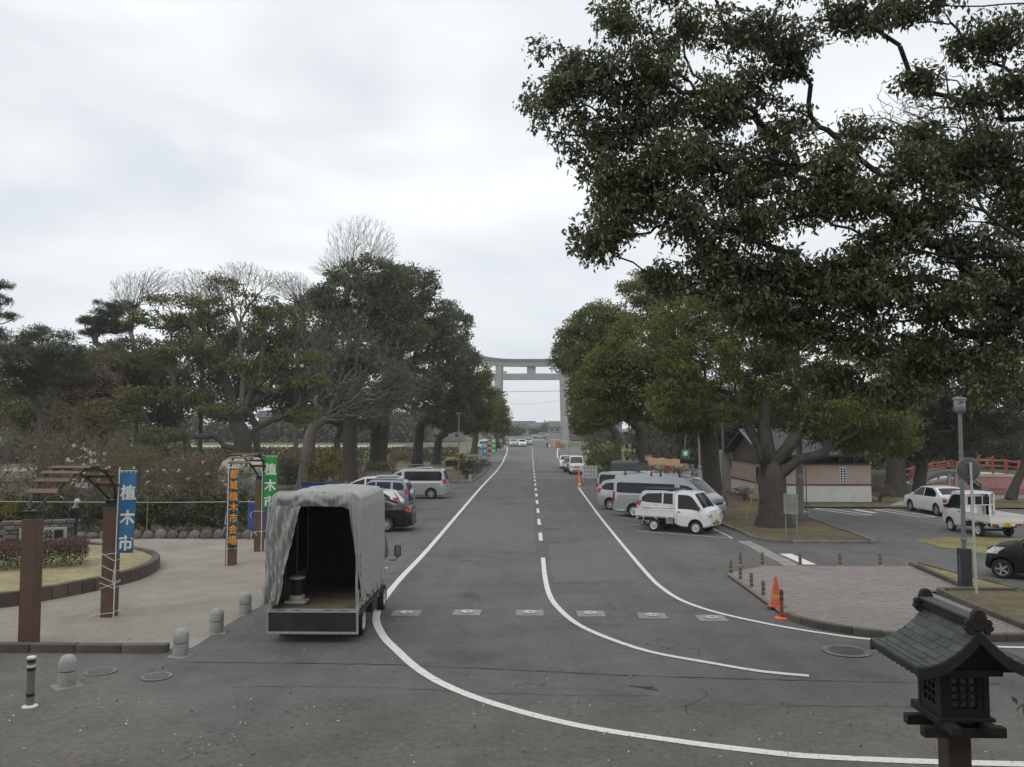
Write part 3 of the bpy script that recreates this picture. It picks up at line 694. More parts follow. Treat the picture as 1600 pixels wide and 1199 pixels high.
def car(kind, name, label, cat, loc, head, P, plate='w', rim='seven', group='parked cars', extras=None):
    "a car facing +x in its own space; head = compass of its nose in degrees from +x"
    S = SPECS[kind]; t = empty(name, loc, R(head), label, cat, group)
    B = Body(S['prof'], S['W'], S['zb'], S['z0'], S.get('tum', .2), S.get('plan', (.5, .16, .5, .12)))
    me = B.mesh().mesh('body', [P, dark]); bm = bmesh.new(); bm.from_mesh(me); bmesh.ops.recalc_face_normals(bm, faces=bm.faces); bm.to_mesh(me); bm.free()
    me = cut_arches(me, S['wheels'], S['r'] + .05, S['W'])
    link('body', me, t, 32)
    for wx in S['wheels']:
        for sd in (1, -1): wheel(t, wx, sd * (S['W'] / 2 - .125), S['r'], rim)
    for wn_ in S['side']:
        for mb in B.side_panel(wn_[1], .004): mb.build('window', glass_l if wn_[0] == 'l' else glass, t, 40)
    for a in S.get('screen', []): B.top_panel(*a).build('windscreen' if a[0] > 0 else 'rear_window', glass, t, 40)
    if 'rear' in S: B.end_panel(*S['rear'], False).build('rear_window', glass, t, 40)
    for x_ in S.get('seams', []):
        for mb in B.side_panel([(x_[0], x_[1], x_[2]), (x_[0] + .014, x_[1], x_[2])], .003, nx=1): mb.build('door_seam', trim, t)
    for x_, z_ in S.get('handles', []):
        for sd in (1, -1): MB().box((x_, sd * (B.side_y(x_, z_) + .012), z_), (.16, .03, .03)).build('door_handle', P if P is not P_BLACK else chrome, t, bevel=.01)
    zs = S['z0'] + .03
    for mb in B.side_panel([(S['wheels'][0] + S['r'] + .09, zs - .02, zs + .06), (S['wheels'][1] - S['r'] - .09, zs - .02, zs + .06)], .006, nz=1): mb.build('sill_trim', trim, t)
    xr, xf = B.x0, B.x1
    for nm, front, lm, lst in (('tail_light', False, red_l, S['tail']), ('headlight', True, clear_l, S['headl'])):
        for c, d in lst:
            for sd in (1, -1):
                mb = MB(); za, zc = c[2] - d[2] / 2, c[2] + d[2] / 2
                def corner(u, v, sd=sd):
                    z = za + (zc - za) * v; xe = B.end_x(z, front); sg = -1 if front else 1
                    q = max(0, (u - .45) / .55); xx = xe + sg * (d[0] * q + .005); ys = B.side_y(xe + sg * max(.012, d[0] * q), z)
                    if u < .45: y_ = ys - d[1] * .8 * (1 - u / .45); return (xe - sg * .008, sd * y_, z)
                    return (xx, sd * (ys + .007), z)
                mb.grid(corner, 9, 3); mb.build(nm, lm, t, 60)
    boxpart(t, 'grille', (xf - .02, 0, S['headl'][0][0][2] - .04), (.06, S['W'] * .42, .10), trim, .01, False)
    boxpart(t, 'lower_grille', (xf - .015, 0, S['z0'] + .17), (.05, S['W'] * .55, .10), trim, .01, False)
    boxpart(t, 'rear_bumper_strip', (xr - .005, 0, S['z0'] + .09), (.05, S['W'] * .72, .07), trim, .01, False)
    pl, ink = {'w': (plate_w, plate_ink_g), 'y': (plate_y, plate_ink_k)}[plate]
    number_plate(t, xf + .012, S.get('pz', (.45, .45))[0], True, pl, ink); number_plate(t, B.end_x(S.get('pz', (.45, .8))[1], False) - .016, S.get('pz', (.45, .8))[1], False, pl, ink)
    if S.get('mirror'): mirror(t, *S['mirror'], P if not S.get('mdark') else trim)
    if extras: extras(t, B)
    return t

SPECS = {}
SPECS['sedan'] = dict(W=1.84, zb=.97, z0=.2, tum=.36, r=.33, wheels=(-1.35, 1.42), prof=[(-2.45, .55), (-2.44, .82), (-2.38, 1.02), (-2.26, 1.08), (-1.78, 1.12), (-1.2, 1.34), (-.75, 1.44), (-.2, 1.47), (.35, 1.43), (.85, 1.22), (1.3, 1.02), (1.65, .97), (2.1, .87), (2.36, .72), (2.45, .52)],
    side=[('d', [(-1.62, 1.0, 1.06), (-1.25, .99, 1.25), (-.85, .98, 1.36), (-.12, .98, 1.395)]), ('d', [(-.05, .98, 1.395), (.35, .98, 1.36), (.85, .98, 1.16), (1.1, .98, 1.03)])],
    screen=[(.42, 1.26, .62, .72), (-1.22, -1.72, .60, .66)], seams=[(-.09, .3, .97), (1.12, .35, .96), (-1.0, .5, .97)], handles=[(.15, .86), (-.85, .87)],
    tail=[((-2.36, .72, .92), (.22, .34, .16))], headl=[((2.25, .68, .70), (.26, .34, .14))], pz=(.42, .82), mirror=(.95, .86, 1.02))
SPECS['old_sedan'] = dict(W=1.7, zb=.93, z0=.19, tum=.34, r=.30, wheels=(-1.28, 1.32), prof=[(-2.2, .5), (-2.2, .8), (-2.14, .98), (-2.04, 1.03), (-1.62, 1.06), (-1.05, 1.38), (-.75, 1.45), (-.1, 1.47), (.35, 1.43), (.8, 1.2), (1.2, .99), (1.6, .92), (2.0, .82), (2.16, .68), (2.2, .5)],
    side=[('d', [(-1.25, .97, 1.12), (-1.02, .96, 1.28), (-.75, .95, 1.38), (-.1, .95, 1.40)]), ('l', [(-.04, .95, 1.40), (.35, .95, 1.36), (.8, .95, 1.14), (1.0, .95, 1.02)])],
    screen=[(.42, 1.16, .58, .66), (-1.06, -1.56, .57, .62)], seams=[(-.07, .3, .94), (1.05, .35, .92)], handles=[(.1, .84), (-.85, .85)],
    tail=[((-2.10, .64, .84), (.26, .30, .22))], headl=[((2.05, .6, .66), (.22, .32, .14))], pz=(.4, .72), mirror=(.9, .8, .99))
SPECS['hatch'] = dict(W=1.69, zb=.97, z0=.2, tum=.26, r=.30, wheels=(-1.24, 1.26), prof=[(-2, .5), (-1.99, .92), (-1.9, 1.05), (-1.62, 1.42), (-1.42, 1.49), (-.5, 1.53), (.15, 1.48), (.65, 1.25), (1.1, 1.03), (1.65, .9), (1.92, .7), (2.0, .5)],
    side=[('d', [(-1.5, 1.08, 1.2), (-1.2, 1.02, 1.38), (-.2, 1.0, 1.43)]), ('d', [(-.12, 1.0, 1.43), (.2, 1.0, 1.39), (.85, 1.0, 1.1)])], screen=[(.22, 1.06, .6, .68)], rear=(1.06, 1.40, .64, .54),
    tail=[((-1.84, .66, 1.0), (.2, .26, .34))], headl=[((1.82, .58, .76), (.28, .3, .18))], pz=(.42, .72), mirror=(.8, .8, 1.05), handles=[(-.9, .9), (.05, .9)])
SPECS['kei_hatch'] = dict(W=1.475, zb=.98, z0=.2, tum=.18, r=.285, wheels=(-1.2, 1.26), prof=[(-1.7, .5), (-1.69, 1.0), (-1.6, 1.42), (-1.45, 1.58), (-.4, 1.62), (.2, 1.58), (.9, 1.06), (1.4, .96), (1.64, .78), (1.7, .5)],
    side=[('d', [(-1.4, 1.06, 1.36), (-1.2, 1.02, 1.5), (-.35, 1.0, 1.52)]), ('l', [(-.27, 1.0, 1.52), (.18, 1.0, 1.49), (.75, 1.0, 1.12)])], screen=[(.24, .86, .54, .62)], rear=(1.08, 1.48, .54, .5),
    tail=[((-1.6, .6, 1.0), (.16, .2, .4))], headl=[((1.52, .52, .82), (.3, .26, .2))], pz=(.42, .7), mirror=(.66, .7, 1.05), handles=[(-.8, .9), (0, .9)], seams=[(-.31, .3, 1.0), (.8, .4, .98)])
SPECS['suv'] = dict(W=1.69, zb=1.1, z0=.3, tum=.2, r=.345, wheels=(-1.2, 1.3), prof=[(-1.92, .6), (-1.9, 1.05), (-1.78, 1.56), (-1.62, 1.67), (-.3, 1.70), (.2, 1.66), (.95, 1.14), (1.7, 1.04), (1.93, .82), (1.97, .55)],
    side=[('d', [(-1.66, 1.16, 1.42), (-1.52, 1.15, 1.55), (-1.08, 1.14, 1.57)]), ('d', [(-.95, 1.13, 1.58), (-.2, 1.12, 1.59)]), ('d', [(-.12, 1.12, 1.59), (.18, 1.12, 1.56), (.78, 1.12, 1.2)])], screen=[(.26, .9, .6, .68)], rear=(1.18, 1.56, .62, .56),
    tail=[((-1.82, .74, 1.05), (.16, .16, .3))], headl=[((1.84, .6, .88), (.2, .3, .2))], pz=(.5, .7), mirror=(.7, .82, 1.18), handles=[(-.75, 1.0), (.05, 1.0)], mdark=True)
SPECS['minivan'] = dict(W=1.83, zb=1.05, z0=.2, tum=.14, r=.335, wheels=(-1.42, 1.44), prof=[(-2.4, .5), (-2.41, 1.0), (-2.36, 1.2), (-2.18, 1.80), (-2.05, 1.90), (-.6, 1.94), (.45, 1.88), (.85, 1.74), (1.7, 1.18), (2.05, 1.06), (2.32, .85), (2.4, .55)],
    side=[('d', [(-2.1, 1.2, 1.62), (-2.0, 1.16, 1.76), (.28, 1.16, 1.76), (.32, 1.16, 1.72)]), ('d', [(.5, 1.16, 1.72), (.85, 1.16, 1.6), (1.45, 1.16, 1.24)])], screen=[(.9, 1.64, .68, .76)], rear=(1.22, 1.78, .7, .62),
    tail=[((-2.34, .80, 1.12), (.22, .2, .26))], headl=[((2.22, .66, .82), (.26, .36, .2))], pz=(.42, .92), mirror=(1.35, .88, 1.2), handles=[(.1, 1.03), (.6, 1.03)], seams=[(.40, .3, 1.1), (-1.0, .3, 1.1)])
SPECS['wagon'] = dict(W=1.74, zb=1.0, z0=.2, tum=.2, r=.315, wheels=(-1.36, 1.4), prof=[(-2.25, .5), (-2.25, .98), (-2.18, 1.1), (-1.9, 1.55), (-1.75, 1.63), (-.6, 1.66), (.3, 1.6), (.75, 1.42), (1.5, 1.05), (1.9, .96), (2.17, .75), (2.25, .52)],
    side=[('d', [(-1.88, 1.14, 1.3), (-1.6, 1.1, 1.48), (-.62, 1.07, 1.53)]), ('d', [(-.52, 1.06, 1.53), (.1, 1.05, 1.53)]), ('d', [(.2, 1.05, 1.52), (.7, 1.05, 1.36), (1.2, 1.05, 1.13)])], screen=[(.78, 1.46, .62, .7)], rear=(1.14, 1.54, .64, .56),
    tail=[((-2.12, .70, 1.06), (.24, .22, .22))], headl=[((2.06, .62, .76), (.3, .3, .16))], pz=(.42, .82), mirror=(1.1, .83, 1.1), handles=[(-.95, .97), (.0, .97)], seams=[(.15, .3, 1.02), (-1.0, .3, 1.05)])
SPECS['high_van'] = dict(W=1.88, zb=1.15, z0=.24, tum=.10, r=.33, wheels=(-1.5, 1.65), plan=(.3, .05, .7, .14), prof=[(-2.68, .45), (-2.69, 1.05), (-2.64, 1.9), (-2.55, 2.12), (-2.35, 2.18), (0, 2.2), (.9, 2.15), (1.3, 2.04), (1.62, 1.80), (2.2, 1.28), (2.5, 1.1), (2.62, .92), (2.69, .6)],
    side=[('d', [(-2.45, 1.25, 1.68), (-2.38, 1.22, 1.74), (.72, 1.22, 1.74)]), ('d', [(.98, 1.22, 1.72), (1.4, 1.22, 1.68), (1.66, 1.22, 1.54), (2.0, 1.22, 1.30)])], screen=[(1.40, 2.16, .74, .82)], rear=(1.24, 1.9, .78, .72),
    tail=[((-2.62, .86, 1.02), (.14, .14, .5))], headl=[((2.50, .70, .88), (.26, .36, .22))], pz=(.42, .8), mirror=(1.95, .94, 1.3), handles=[(-.9, 1.05), (.9, 1.05)], seams=[(.83, .35, 1.8), (-.55, .35, 1.2), (2.0, .5, 1.2)])
SPECS['kei_van'] = dict(W=1.475, zb=1.0, z0=.25, tum=.12, r=.27, wheels=(-1.15, 1.22), plan=(.2, .05, .4, .10), prof=[(-1.69, .45), (-1.7, 1.0), (-1.64, 1.74), (-1.5, 1.86), (.8, 1.87), (1.02, 1.78), (1.42, 1.12), (1.6, .96), (1.69, .6)],
    side=[('d', [(-1.5, 1.08, 1.6), (-.75, 1.08, 1.62)]), ('d', [(-.65, 1.08, 1.62), (.15, 1.08, 1.62)]), ('d', [(.25, 1.08, 1.62), (.85, 1.08, 1.6), (1.2, 1.08, 1.2)])], screen=[(1.04, 1.41, .56, .64)], rear=(1.08, 1.66, .58, .54),
    tail=[((-1.66, .66, .82), (.1, .12, .3))], headl=[((1.58, .54, .80), (.2, .28, .2))], pz=(.48, .62), mirror=(1.18, .7, 1.15))

def squeeze(S, k):
    o = dict(S); o['prof'] = [(x * k, z) for x, z in S['prof']]; o['side'] = [(a, [(x * k, b, c) for x, b, c in w]) for a, w in S['side']]
    o['wheels'] = tuple(x * k * 1.03 for x in S['wheels']); o['screen'] = [(a * k, b * k, c, d) for a, b, c, d in S['screen']]; o['handles'] = [(x * k, z) for x, z in S['handles']]
    o['seams'] = [(a * k, b, c) for a, b, c in S['seams']]; o['mirror'] = (S['mirror'][0] * k,) + S['mirror'][1:]; return o
SPECS['compact'] = squeeze(SPECS['wagon'], .80)
def suv_extras(t, B):
    w = MB().lathe([(.0, -.1), (.30, -.11), (.335, -.08), (.335, .08), (.30, .11), (0, .115)], 26, (-2.03, .1, .88), 'X').build('spare_wheel_cover', P_BLUE, t, 40)
    for sd in (1, -1): MB().tube([(-1.3, sd * .6, 1.70), (-1.2, sd * .6, 1.75), (.1, sd * .6, 1.75), (.2, sd * .6, 1.69)], .018, 8).build('roof_rail', trim, t, 40)
    for x_ in (-.9, -.2): MB().box((x_, 0, 1.79), (.05, 1.3, .03)).build('roof_bar', steel, t)
    MB().box((-.6, -.3, 1.86), (1.15, .4, .12)).build('roof_carrier', pm('carrier_grey', (.42, .43, .44), .4, .2), t, bevel=.03)
    boxpart(t, 'wheel_arch_trim', (-1.2, .845, .66), (.9, .02, .08), trim, .008)
def van_rack(t, B):
    rm = pm('rack_steel', (.10, .10, .105), .5, .5, var=.15)
    for sd in (1, -1):
        MB().tube([(-2.4, sd * .78, 2.36), (1.0, sd * .78, 2.36), (1.15, sd * .78, 2.30)], .018, 8).build('rack_rail', rm, t, 40)
        MB().tube([(-2.4, sd * .78, 2.47), (-1.7, sd * .78, 2.47), (1.0, sd * .78, 2.47), (1.1, sd * .78, 2.40)], .014, 8).build('rack_rail', rm, t, 40)
        for x_ in (-2.0, -.55, -.05, .95):
            MB().lathe([(.10, 0), (.03, .10), (.022, .22)], 8, (x_, sd * .80, 2.14)).build('rack_foot', trim, t)
            for k in (0, 1): MB().box((x_ + .15 * k, sd * .78, 2.415), (.02, .02, .11)).build('rack_strut', rm, t)
    for x_ in (-2.3, -1.6, -.9, -.2, .5, 1.0): MB().box((x_, 0, 2.37), (.04, 1.56, .025)).build('rack_bar', rm, t)
    for mb in B.side_panel([(-2.6, .30, .40), (-1.98, .30, .40)], .012): mb.build('rear_step', pm('lower_silver', (.58, .59, .6), .4, .2), t)
def arch_lip(x_, P, r_=.42, w_=.945):
    def f(t):
        for sd in (1, -1):
            MB().tube([(x_ + r_ * math.cos(a), sd * w_, .31 + r_ * math.sin(a)) for a in np.linspace(-.1, math.pi + .1, 15)], .022, 6).build('arch_lip', P, t, 40)
    return f
def wagon_stripe(t, B):
    for mb in B.side_panel([(-2.1, .80, .83), (.9, .74, .77)], .008, nz=1): mb.build('side_stripe', trim, t)
    for mb in B.side_panel([(-2.22, 1.0, 1.035), (-1.6, 1.0, 1.035)], .008, nz=1): mb.build('pillar_strip', trim, t)
    MB().box((-.6, 0, 1.69), (2.0, 1.25, .03)).build('roof_rail', trim, t, bevel=.01)

# left bays: noses to the hedge
car('sedan', 'sedan', 'black saloon with alloy wheels parked just beyond the covered truck', 'car', (-7.55, 36.62, 0), 181, P_BLACK, rim='ten')
car('hatch', 'hatchback', 'white hatchback between the black saloon and the blue-grey car', 'car', (-8.15, 40.3, 0), 180, P_WHITE)
car('suv', 'suv', 'blue-grey off-roader with a covered spare wheel and roof carrier', 'car', (-8.45, 45.6, 0), 178, P_BLUE, extras=suv_extras)
car('wagon', 'estate_car', 'white estate car nosing out behind the blue-grey off-roader', 'car', (-9.6, 49.9, 0), 180, P_WHITE)
car('minivan', 'minivan', 'large silver minivan, farthest car of the row on the verge side', 'car', (-7.75, 54.2, 0), 179, P_MINI, extras=lambda t, B: MB().box((-.9, 0, 1.99), (.9, 1.0, .06)).build('roof_box', P_MINI, t, bevel=.03))
# right bays: slanted, noses to the big tree
car('high_van', 'van', 'long silver high-roof van with a dark roof rack', 'van', (6.95, 41.95, 0), -34, P_SILVER, rim='steel', extras=van_rack)
car('compact', 'compact_wagon', 'pale silver compact wagon between the silver van and the white pickup', 'car', (6.82, 38.3, 0), -33, P_PEARL, extras=wagon_stripe)
car('wagon', 'estate_car', 'silver estate with a red tail light behind the high-roof van', 'car', (6.0, 46.0, 0), -34, P_SILVER)
car('minivan', 'minivan', 'silver van mostly hidden behind the high-roof van\'s rear', 'van', (6.35, 49.4, 0), -34, P_SILVER)
# cars waiting along the right kerb
car('kei_van', 'small_van', 'small white van with yellow plate facing the camera by the kerb', 'van', (4.72, 85.3, 0), -91, P_WHITE, 'y', 'steel')
car('hatch', 'hatchback', 'dark car tucked behind the small white van by the kerb', 'car', (4.45, 90.2, 0), -91, P_CHAR)
car('hatch', 'hatchback', 'white hatchback parked behind the small van on the right kerb', 'car', (4.25, 97.5, 0), -91, P_WHITE)
# traffic at the gateway
car('old_sedan', 'sedan', 'white saloon waiting at the far stop line under the gateway', 'car', (-1.6, 176.5, gz(176)), -90, P_WHITE, group='cars at the gateway')
car('hatch', 'hatchback', 'silver car beside the waiting white saloon, far side', 'car', (-.35, 186, gz(186)), -90, P_SILVER, group='cars at the gateway')
car('hatch', 'hatchback', 'dark-roofed white car left of the waiting white saloon', 'car', (-3.5, 178, gz(178)), -90, P_PEARL, group='cars at the gateway')
car('wagon', 'estate_car', 'pale car crossing far beyond the gateway', 'car', (2.9, 239, gz(239)), 175, P_SILVER, group='cars at the gateway')
car('kei_van', 'small_van', 'white van on the side road, left of the gateway', 'van', (-8.3, 157, gz(157) + .05), 170, P_WHITE, group='cars at the gateway')
# right-hand lot
car('old_sedan', 'sedan', 'white saloon seen from behind in the right-hand lot', 'car', (21.55, 44.5, 0), 93, P_WHITE, rim='seven')
car('kei_hatch', 'small_hatchback', 'black hatchback cut off by the picture edge beside the grass strip', 'car', (15.25, 24.6, 0), 140, P_BLACK, rim='five')

def kei_truck(label, loc, head, group='small white pickup trucks', guard=True):
    t = empty('kei_pickup', loc, R(head), label, 'pickup truck', group)
    S = dict(prof=[(.15, .55), (.13, 1.15), (.15, 1.66), (.24, 1.75), (.78, 1.78), (.96, 1.72), (1.12, 1.5), (1.42, 1.08), (1.60, .98), (1.68, .8), (1.70, .55)])
    B = Body(S['prof'], 1.46, .98, .27, .10, (.1, .02, .45, .10))
    me = B.mesh().mesh('cab', [P_WHITE, dark]); bm = bmesh.new(); bm.from_mesh(me); bmesh.ops.recalc_face_normals(bm, faces=bm.faces); bm.to_mesh(me); bm.free()
    cab = link('cab', cut_arches(me, (1.06,), .33, 1.46), t, 32)
    for mb in B.side_panel([(.28, 1.03, 1.62), (.72, 1.03, 1.62), (.9, 1.02, 1.56), (1.02, 1.0, 1.42), (1.24, .98, 1.12)], .004): mb.build('window', glass, t, 40)
    B.top_panel(1.0, 1.40, .56, .64).build('windscreen', glass, t, 40)
    MB().box((.125, 0, 1.38), (.03, 1.0, .36)).build('rear_window', glass, t, bevel=.02)
    for y_ in (-.5, -.17, .17, .5): MB().box((.105, y_, 1.38), (.02, .025, .42)).build('window_guard_bar', white_pl, t)
    for x_ in (.22, 1.27):
        for mb in B.side_panel([(x_, .4, .98), (x_ + .012, .4, .98)], .003, nx=1): mb.build('door_seam', trim, t)
    boxpart(t, 'door_handle', (.33, .735, .90), (.13, .02, .04), trim, .006)
    boxpart(t, 'headlight', (1.62, .56, .80), (.16, .26, .18), clear_l, .03); boxpart(t, 'lower_grille', (1.69, 0, .45), (.04, .7, .1), trim, .01, False)
    mirror(t, 1.22, .70, 1.08, trim, 1)
    MB().box((-.79, 0, .63), (1.84, 1.36, .05)).build('bed_floor', P_WHITE, t)
    for sd in (1, -1):
        g = MB().box((-.79, sd * .705, .80), (1.84, .03, .30)).build('side_gate', P_WHITE, t, bevel=.008)
        MB().box((-.79, sd * .722, .94), (1.80, .02, .03)).build('gate_rail', P_WHITE, g, bevel=.005); MB().box((-.79, sd * .722, .68), (1.80, .02, .03)).build('gate_rail', P_WHITE, g, bevel=.005)
        for x_ in (-1.35, -.75, -.2): MB().box((x_, sd * .716, .62), (.04, .03, .10)).build('gate_hinge', white_pl, g)
        for x_ in (-1.35, -.72): MB().box((x_ + (.0 if x_ < -1 else 0), sd * .62, .52), (.03, .06, .18), ry=.35 if x_ < -1 else -.35).build('mudguard_stay', white_pl, t)
    tg = MB().box((-1.695, 0, .80), (.03, 1.38, .30)).build('tailgate', P_WHITE, t, bevel=.008)
    MB().box((-1.713, 0, .94), (.02, 1.36, .03)).build('gate_rail', P_WHITE, tg); MB().box((-1.713, 0, .68), (.02, 1.36, .03)).build('gate_rail', P_WHITE, tg)
    for y_ in (-.38, .38): MB().box((-.6, y_, .5), (2.2, .07, .13)).build('chassis_rail', trim, t)
    MB().box((-.15, -.48, .47), (.34, .26, .22)).build('battery_box', steel, t, bevel=.01); MB().box((-.15, .48, .45), (.5, .3, .2)).build('fuel_tank', trim, t, bevel=.03)
    MB().tube([(-.85, -.6, .27), (-.85, .6, .27)], .05, 8).build('rear_axle', trim, t)
    MB().box((-1.66, 0, .56), (.06, 1.30, .12)).build('rear_bumper', P_WHITE, t, bevel=.01)
    boxpart(t, 'tail_light', (-1.70, .52, .56), (.05, .2, .09), red_l, .01)
    number_plate(t, -1.715, .56, False, plate_y, plate_ink_k); number_plate(t, 1.715, .52, True, plate_y, plate_ink_k)
    for sd in (1, -1): wheel(t, 1.06, sd * .62, .275, 'steel', .15); wheel(t, -.85, sd * .62, .275, 'steel', .15)
    if guard:
        MB().tube([(.06, -.66, .95), (.06, -.66, 1.66), (.06, -.6, 1.74), (.06, .6, 1.74), (.06, .66, 1.66), (.06, .66, .95)], .022, 8).build('cab_guard', white_pl, t, 40)
        MB().tube([(.06, -.66, 1.2), (.06, .66, 1.2)], .016, 8).build('cab_guard', white_pl, t, 40)
    return t
kei_truck('small white pickup parked nose right in front of the silver wagon', (6.44, 36.4, 0), -33)
kei_truck('small white pickup with yellow plate seen from behind in the lot', (19.05, 35.72, 0), 95)
t = empty('hand_tools', (5.84, 36.8, .66), R(-33), 'long-handled tools lying in the bed of the white pickup', 'tools')
for k in range(3): MB().tube([(-.9, -.1 + k * .14, .28 - k * .02), (.75, -.25 + k * .16, .32)], .016, 6).build('handle', pm('tool_wood', (.30, .20, .10), .7, var=.2), t)
MB().box((.72, -.2, .33), (.3, .12, .06), rz=.2).build('brush_head', pm('straw', (.45, .28, .12), .9, var=.2, bump=.5), t, bevel=.02)

# ------------------------------------------------------------------ the covered truck
from mathutils import noise as mn
canvas = pm('grey_canvas', (.345, .345, .325), .8, var=.05, scale=5, bump=.12, bscale=40, dirt=(.28, .28, .25), dscale=1.6, damt=.6)
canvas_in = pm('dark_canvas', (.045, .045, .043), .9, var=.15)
alu = pm('aluminium', (.46, .46, .43), .5, .4, var=.15, scale=10, dirt=(.25, .24, .21), dscale=6)
tb = pm('truck_bed_panel', (.035, .034, .032), .6, .1, var=.25, scale=3, dirt=(.07, .065, .055), dscale=3, damt=.4)
planks = pm('bed_planks', (.20, .155, .105), .85, var=.3, scale=4, bump=.3, dirt=(.08, .065, .045), dscale=5, damt=.8, rnd=.2)
T = empty('covered_truck', (-4.43, 17.1, 0), R(90), 'flatbed truck with grey canvas cover, open at the back, tailgate hanging down', 'truck')
HW = .925; BL = 2.75; FZ = .68; TZ = 3.02     # half width, bed length, floor, cover top;  x forward
for k in range(9): MB().box((BL / 2, -.80 + k * .2, FZ - .02), (BL, .195, .035)).build('floor_plank', planks, T)
for sd in (1, -1):
    g = MB().box((BL / 2, sd * .915, FZ + .19), (BL - .02, .03, .40)).build('side_gate', alu, T, bevel=.006)
    for k in range(6): MB().box((.25 + k * .45, sd * .935, FZ + .0), (.05, .02, .09)).build('gate_hinge', trim, g)
    MB().box((BL / 2, sd * .86, FZ - .10), (BL, .10, .10)).build('bed_rail', trim, T)
    MB().box((.03, sd * .88, 1.18), (.05, .045, 1.0)).build('corner_post', alu, T, bevel=.006)
    for x_ in (.03, .9, 1.8, BL - .05): MB().tube([(x_, sd * .86, FZ + .3), (x_, sd * .86, TZ - .22), (x_, sd * .74, TZ - .06), (x_, 0, TZ - .03)], .016, 6).build('hoop', steel, T, 40)
MB().box((.0, 0, FZ - .035), (.07, 1.86, .075)).build('rear_sill', alu, T, bevel=.006)
for y_ in (-.62, -.3, .35, .66): MB().box((-.035, y_, FZ - .03), (.02, .17, .03)).build('sill_bracket', trim, T)
MB().box((BL - .01, 0, 1.2), (.03, 1.82, 1.05)).build('headboard', tb, T)
for y_ in (-.55, -.15, .25, .62): MB().box((BL - .035, y_, 1.35), (.02, .03, 1.3)).build('headboard_rib', tb, T)
tg = MB().box((-.075, 0, .425), (.03, 1.84, .42), ry=-.06).build('tailgate', tb, T)
for z_, w_ in ((.645, .035), (.215, .05)): MB().box((-.075 + (z_ - .425) * -.06 - .012, 0, z_), (.035, 1.88, w_)).build('tailgate_frame', alu, tg, bevel=.005)
for sd in (1, -1): MB().box((-.087, sd * .918, .43), (.035, .045, .44), ry=-.06).build('tailgate_frame', alu, tg, bevel=.005)
MB().box((.25, -.6, .28), (.02, .5, .3)).build('mudflap', rubber, T); MB().box((.25, .6, .28), (.02, .5, .3)).build('mudflap', rubber, T)
for sd in (1, -1): MB().box((2.0, sd * .38, .45), (4.2, .09, .18)).build('chassis_rail', trim, T)
for wx in (.72, 3.22):
    for sd in (1, -1): wheel(T, wx, sd * .80, .30, 'steel', .2)
MB().tube([(.72, -.75, .3), (.72, .75, .3)], .06, 8).build('rear_axle', trim, T)
MB().box((.16, .66, .50), (.05, .22, .10)).build('tail_light', red_l, T, bevel=.01); MB().box((.16, -.66, .50), (.05, .22, .10)).build('tail_light', red_l, T, bevel=.01)
MB().box((1.8, -.82, .42), (.6, .22, .26)).build('tool_box', trim, T, bevel=.02)
for k in range(5): MB().tube([(.5 + k * .45, -.955, FZ + .36), (.58 + k * .45, -.965, FZ + .12), (.66 + k * .45, -.955, FZ + .02)], .009, 5).build('tie_cord', pm('cord_white', (.5, .5, .46), .8), T)
# cab
B = Body([(2.85, .5), (2.83, 1.2), (2.85, 1.85), (2.95, 1.96), (3.7, 1.98), (3.95, 1.9), (4.25, 1.3), (4.42, 1.08), (4.5, .5)], 1.72, 1.1, .32, .08, (.1, .02, .4, .1))
me = B.mesh().mesh('cab', [P_WHITE, dark]); bm = bmesh.new(); bm.from_mesh(me); bmesh.ops.recalc_face_normals(bm, faces=bm.faces); bm.to_mesh(me); bm.free()
link('cab', cut_arches(me, (3.22,), .37, 1.72), T, 32)
for mb in B.side_panel([(3.05, 1.15, 1.78), (3.75, 1.15, 1.78), (4.1, 1.15, 1.35)], .004): mb.build('window', glass, T, 40)
B.top_panel(3.98, 4.24, .66, .74).build('windscreen', glass, T, 40); MB().box((2.835, 0, 1.5), (.02, 1.2, .4)).build('rear_window', glass, T, bevel=.02)
for sd in (1, -1):
    a = MB().tube([(4.12, sd * .84, 1.05), (4.12, sd * 1.0, 1.04), (4.12, sd * 1.06, 1.1), (4.12, sd * 1.06, 1.42)], .014, 8).build('mirror_arm', trim, T, 40)
    m_ = MB().box((4.12, sd * 1.06, 1.28), (.07, .17, .30)).build('mirror', trim, T, bevel=.035); MB().box((4.082, sd * 1.06, 1.28), (.004, .13, .25)).build('mirror_glass', pm('mirror_glass', (.5, .52, .52), .05, .9, var=.05), m_, bevel=.001)
boxpart(T, 'headlight', (4.45, .6, .72), (.14, .3, .18), clear_l, .03); boxpart(T, 'grille', (4.49, 0, .72), (.04, .7, .14), trim, .01, False)
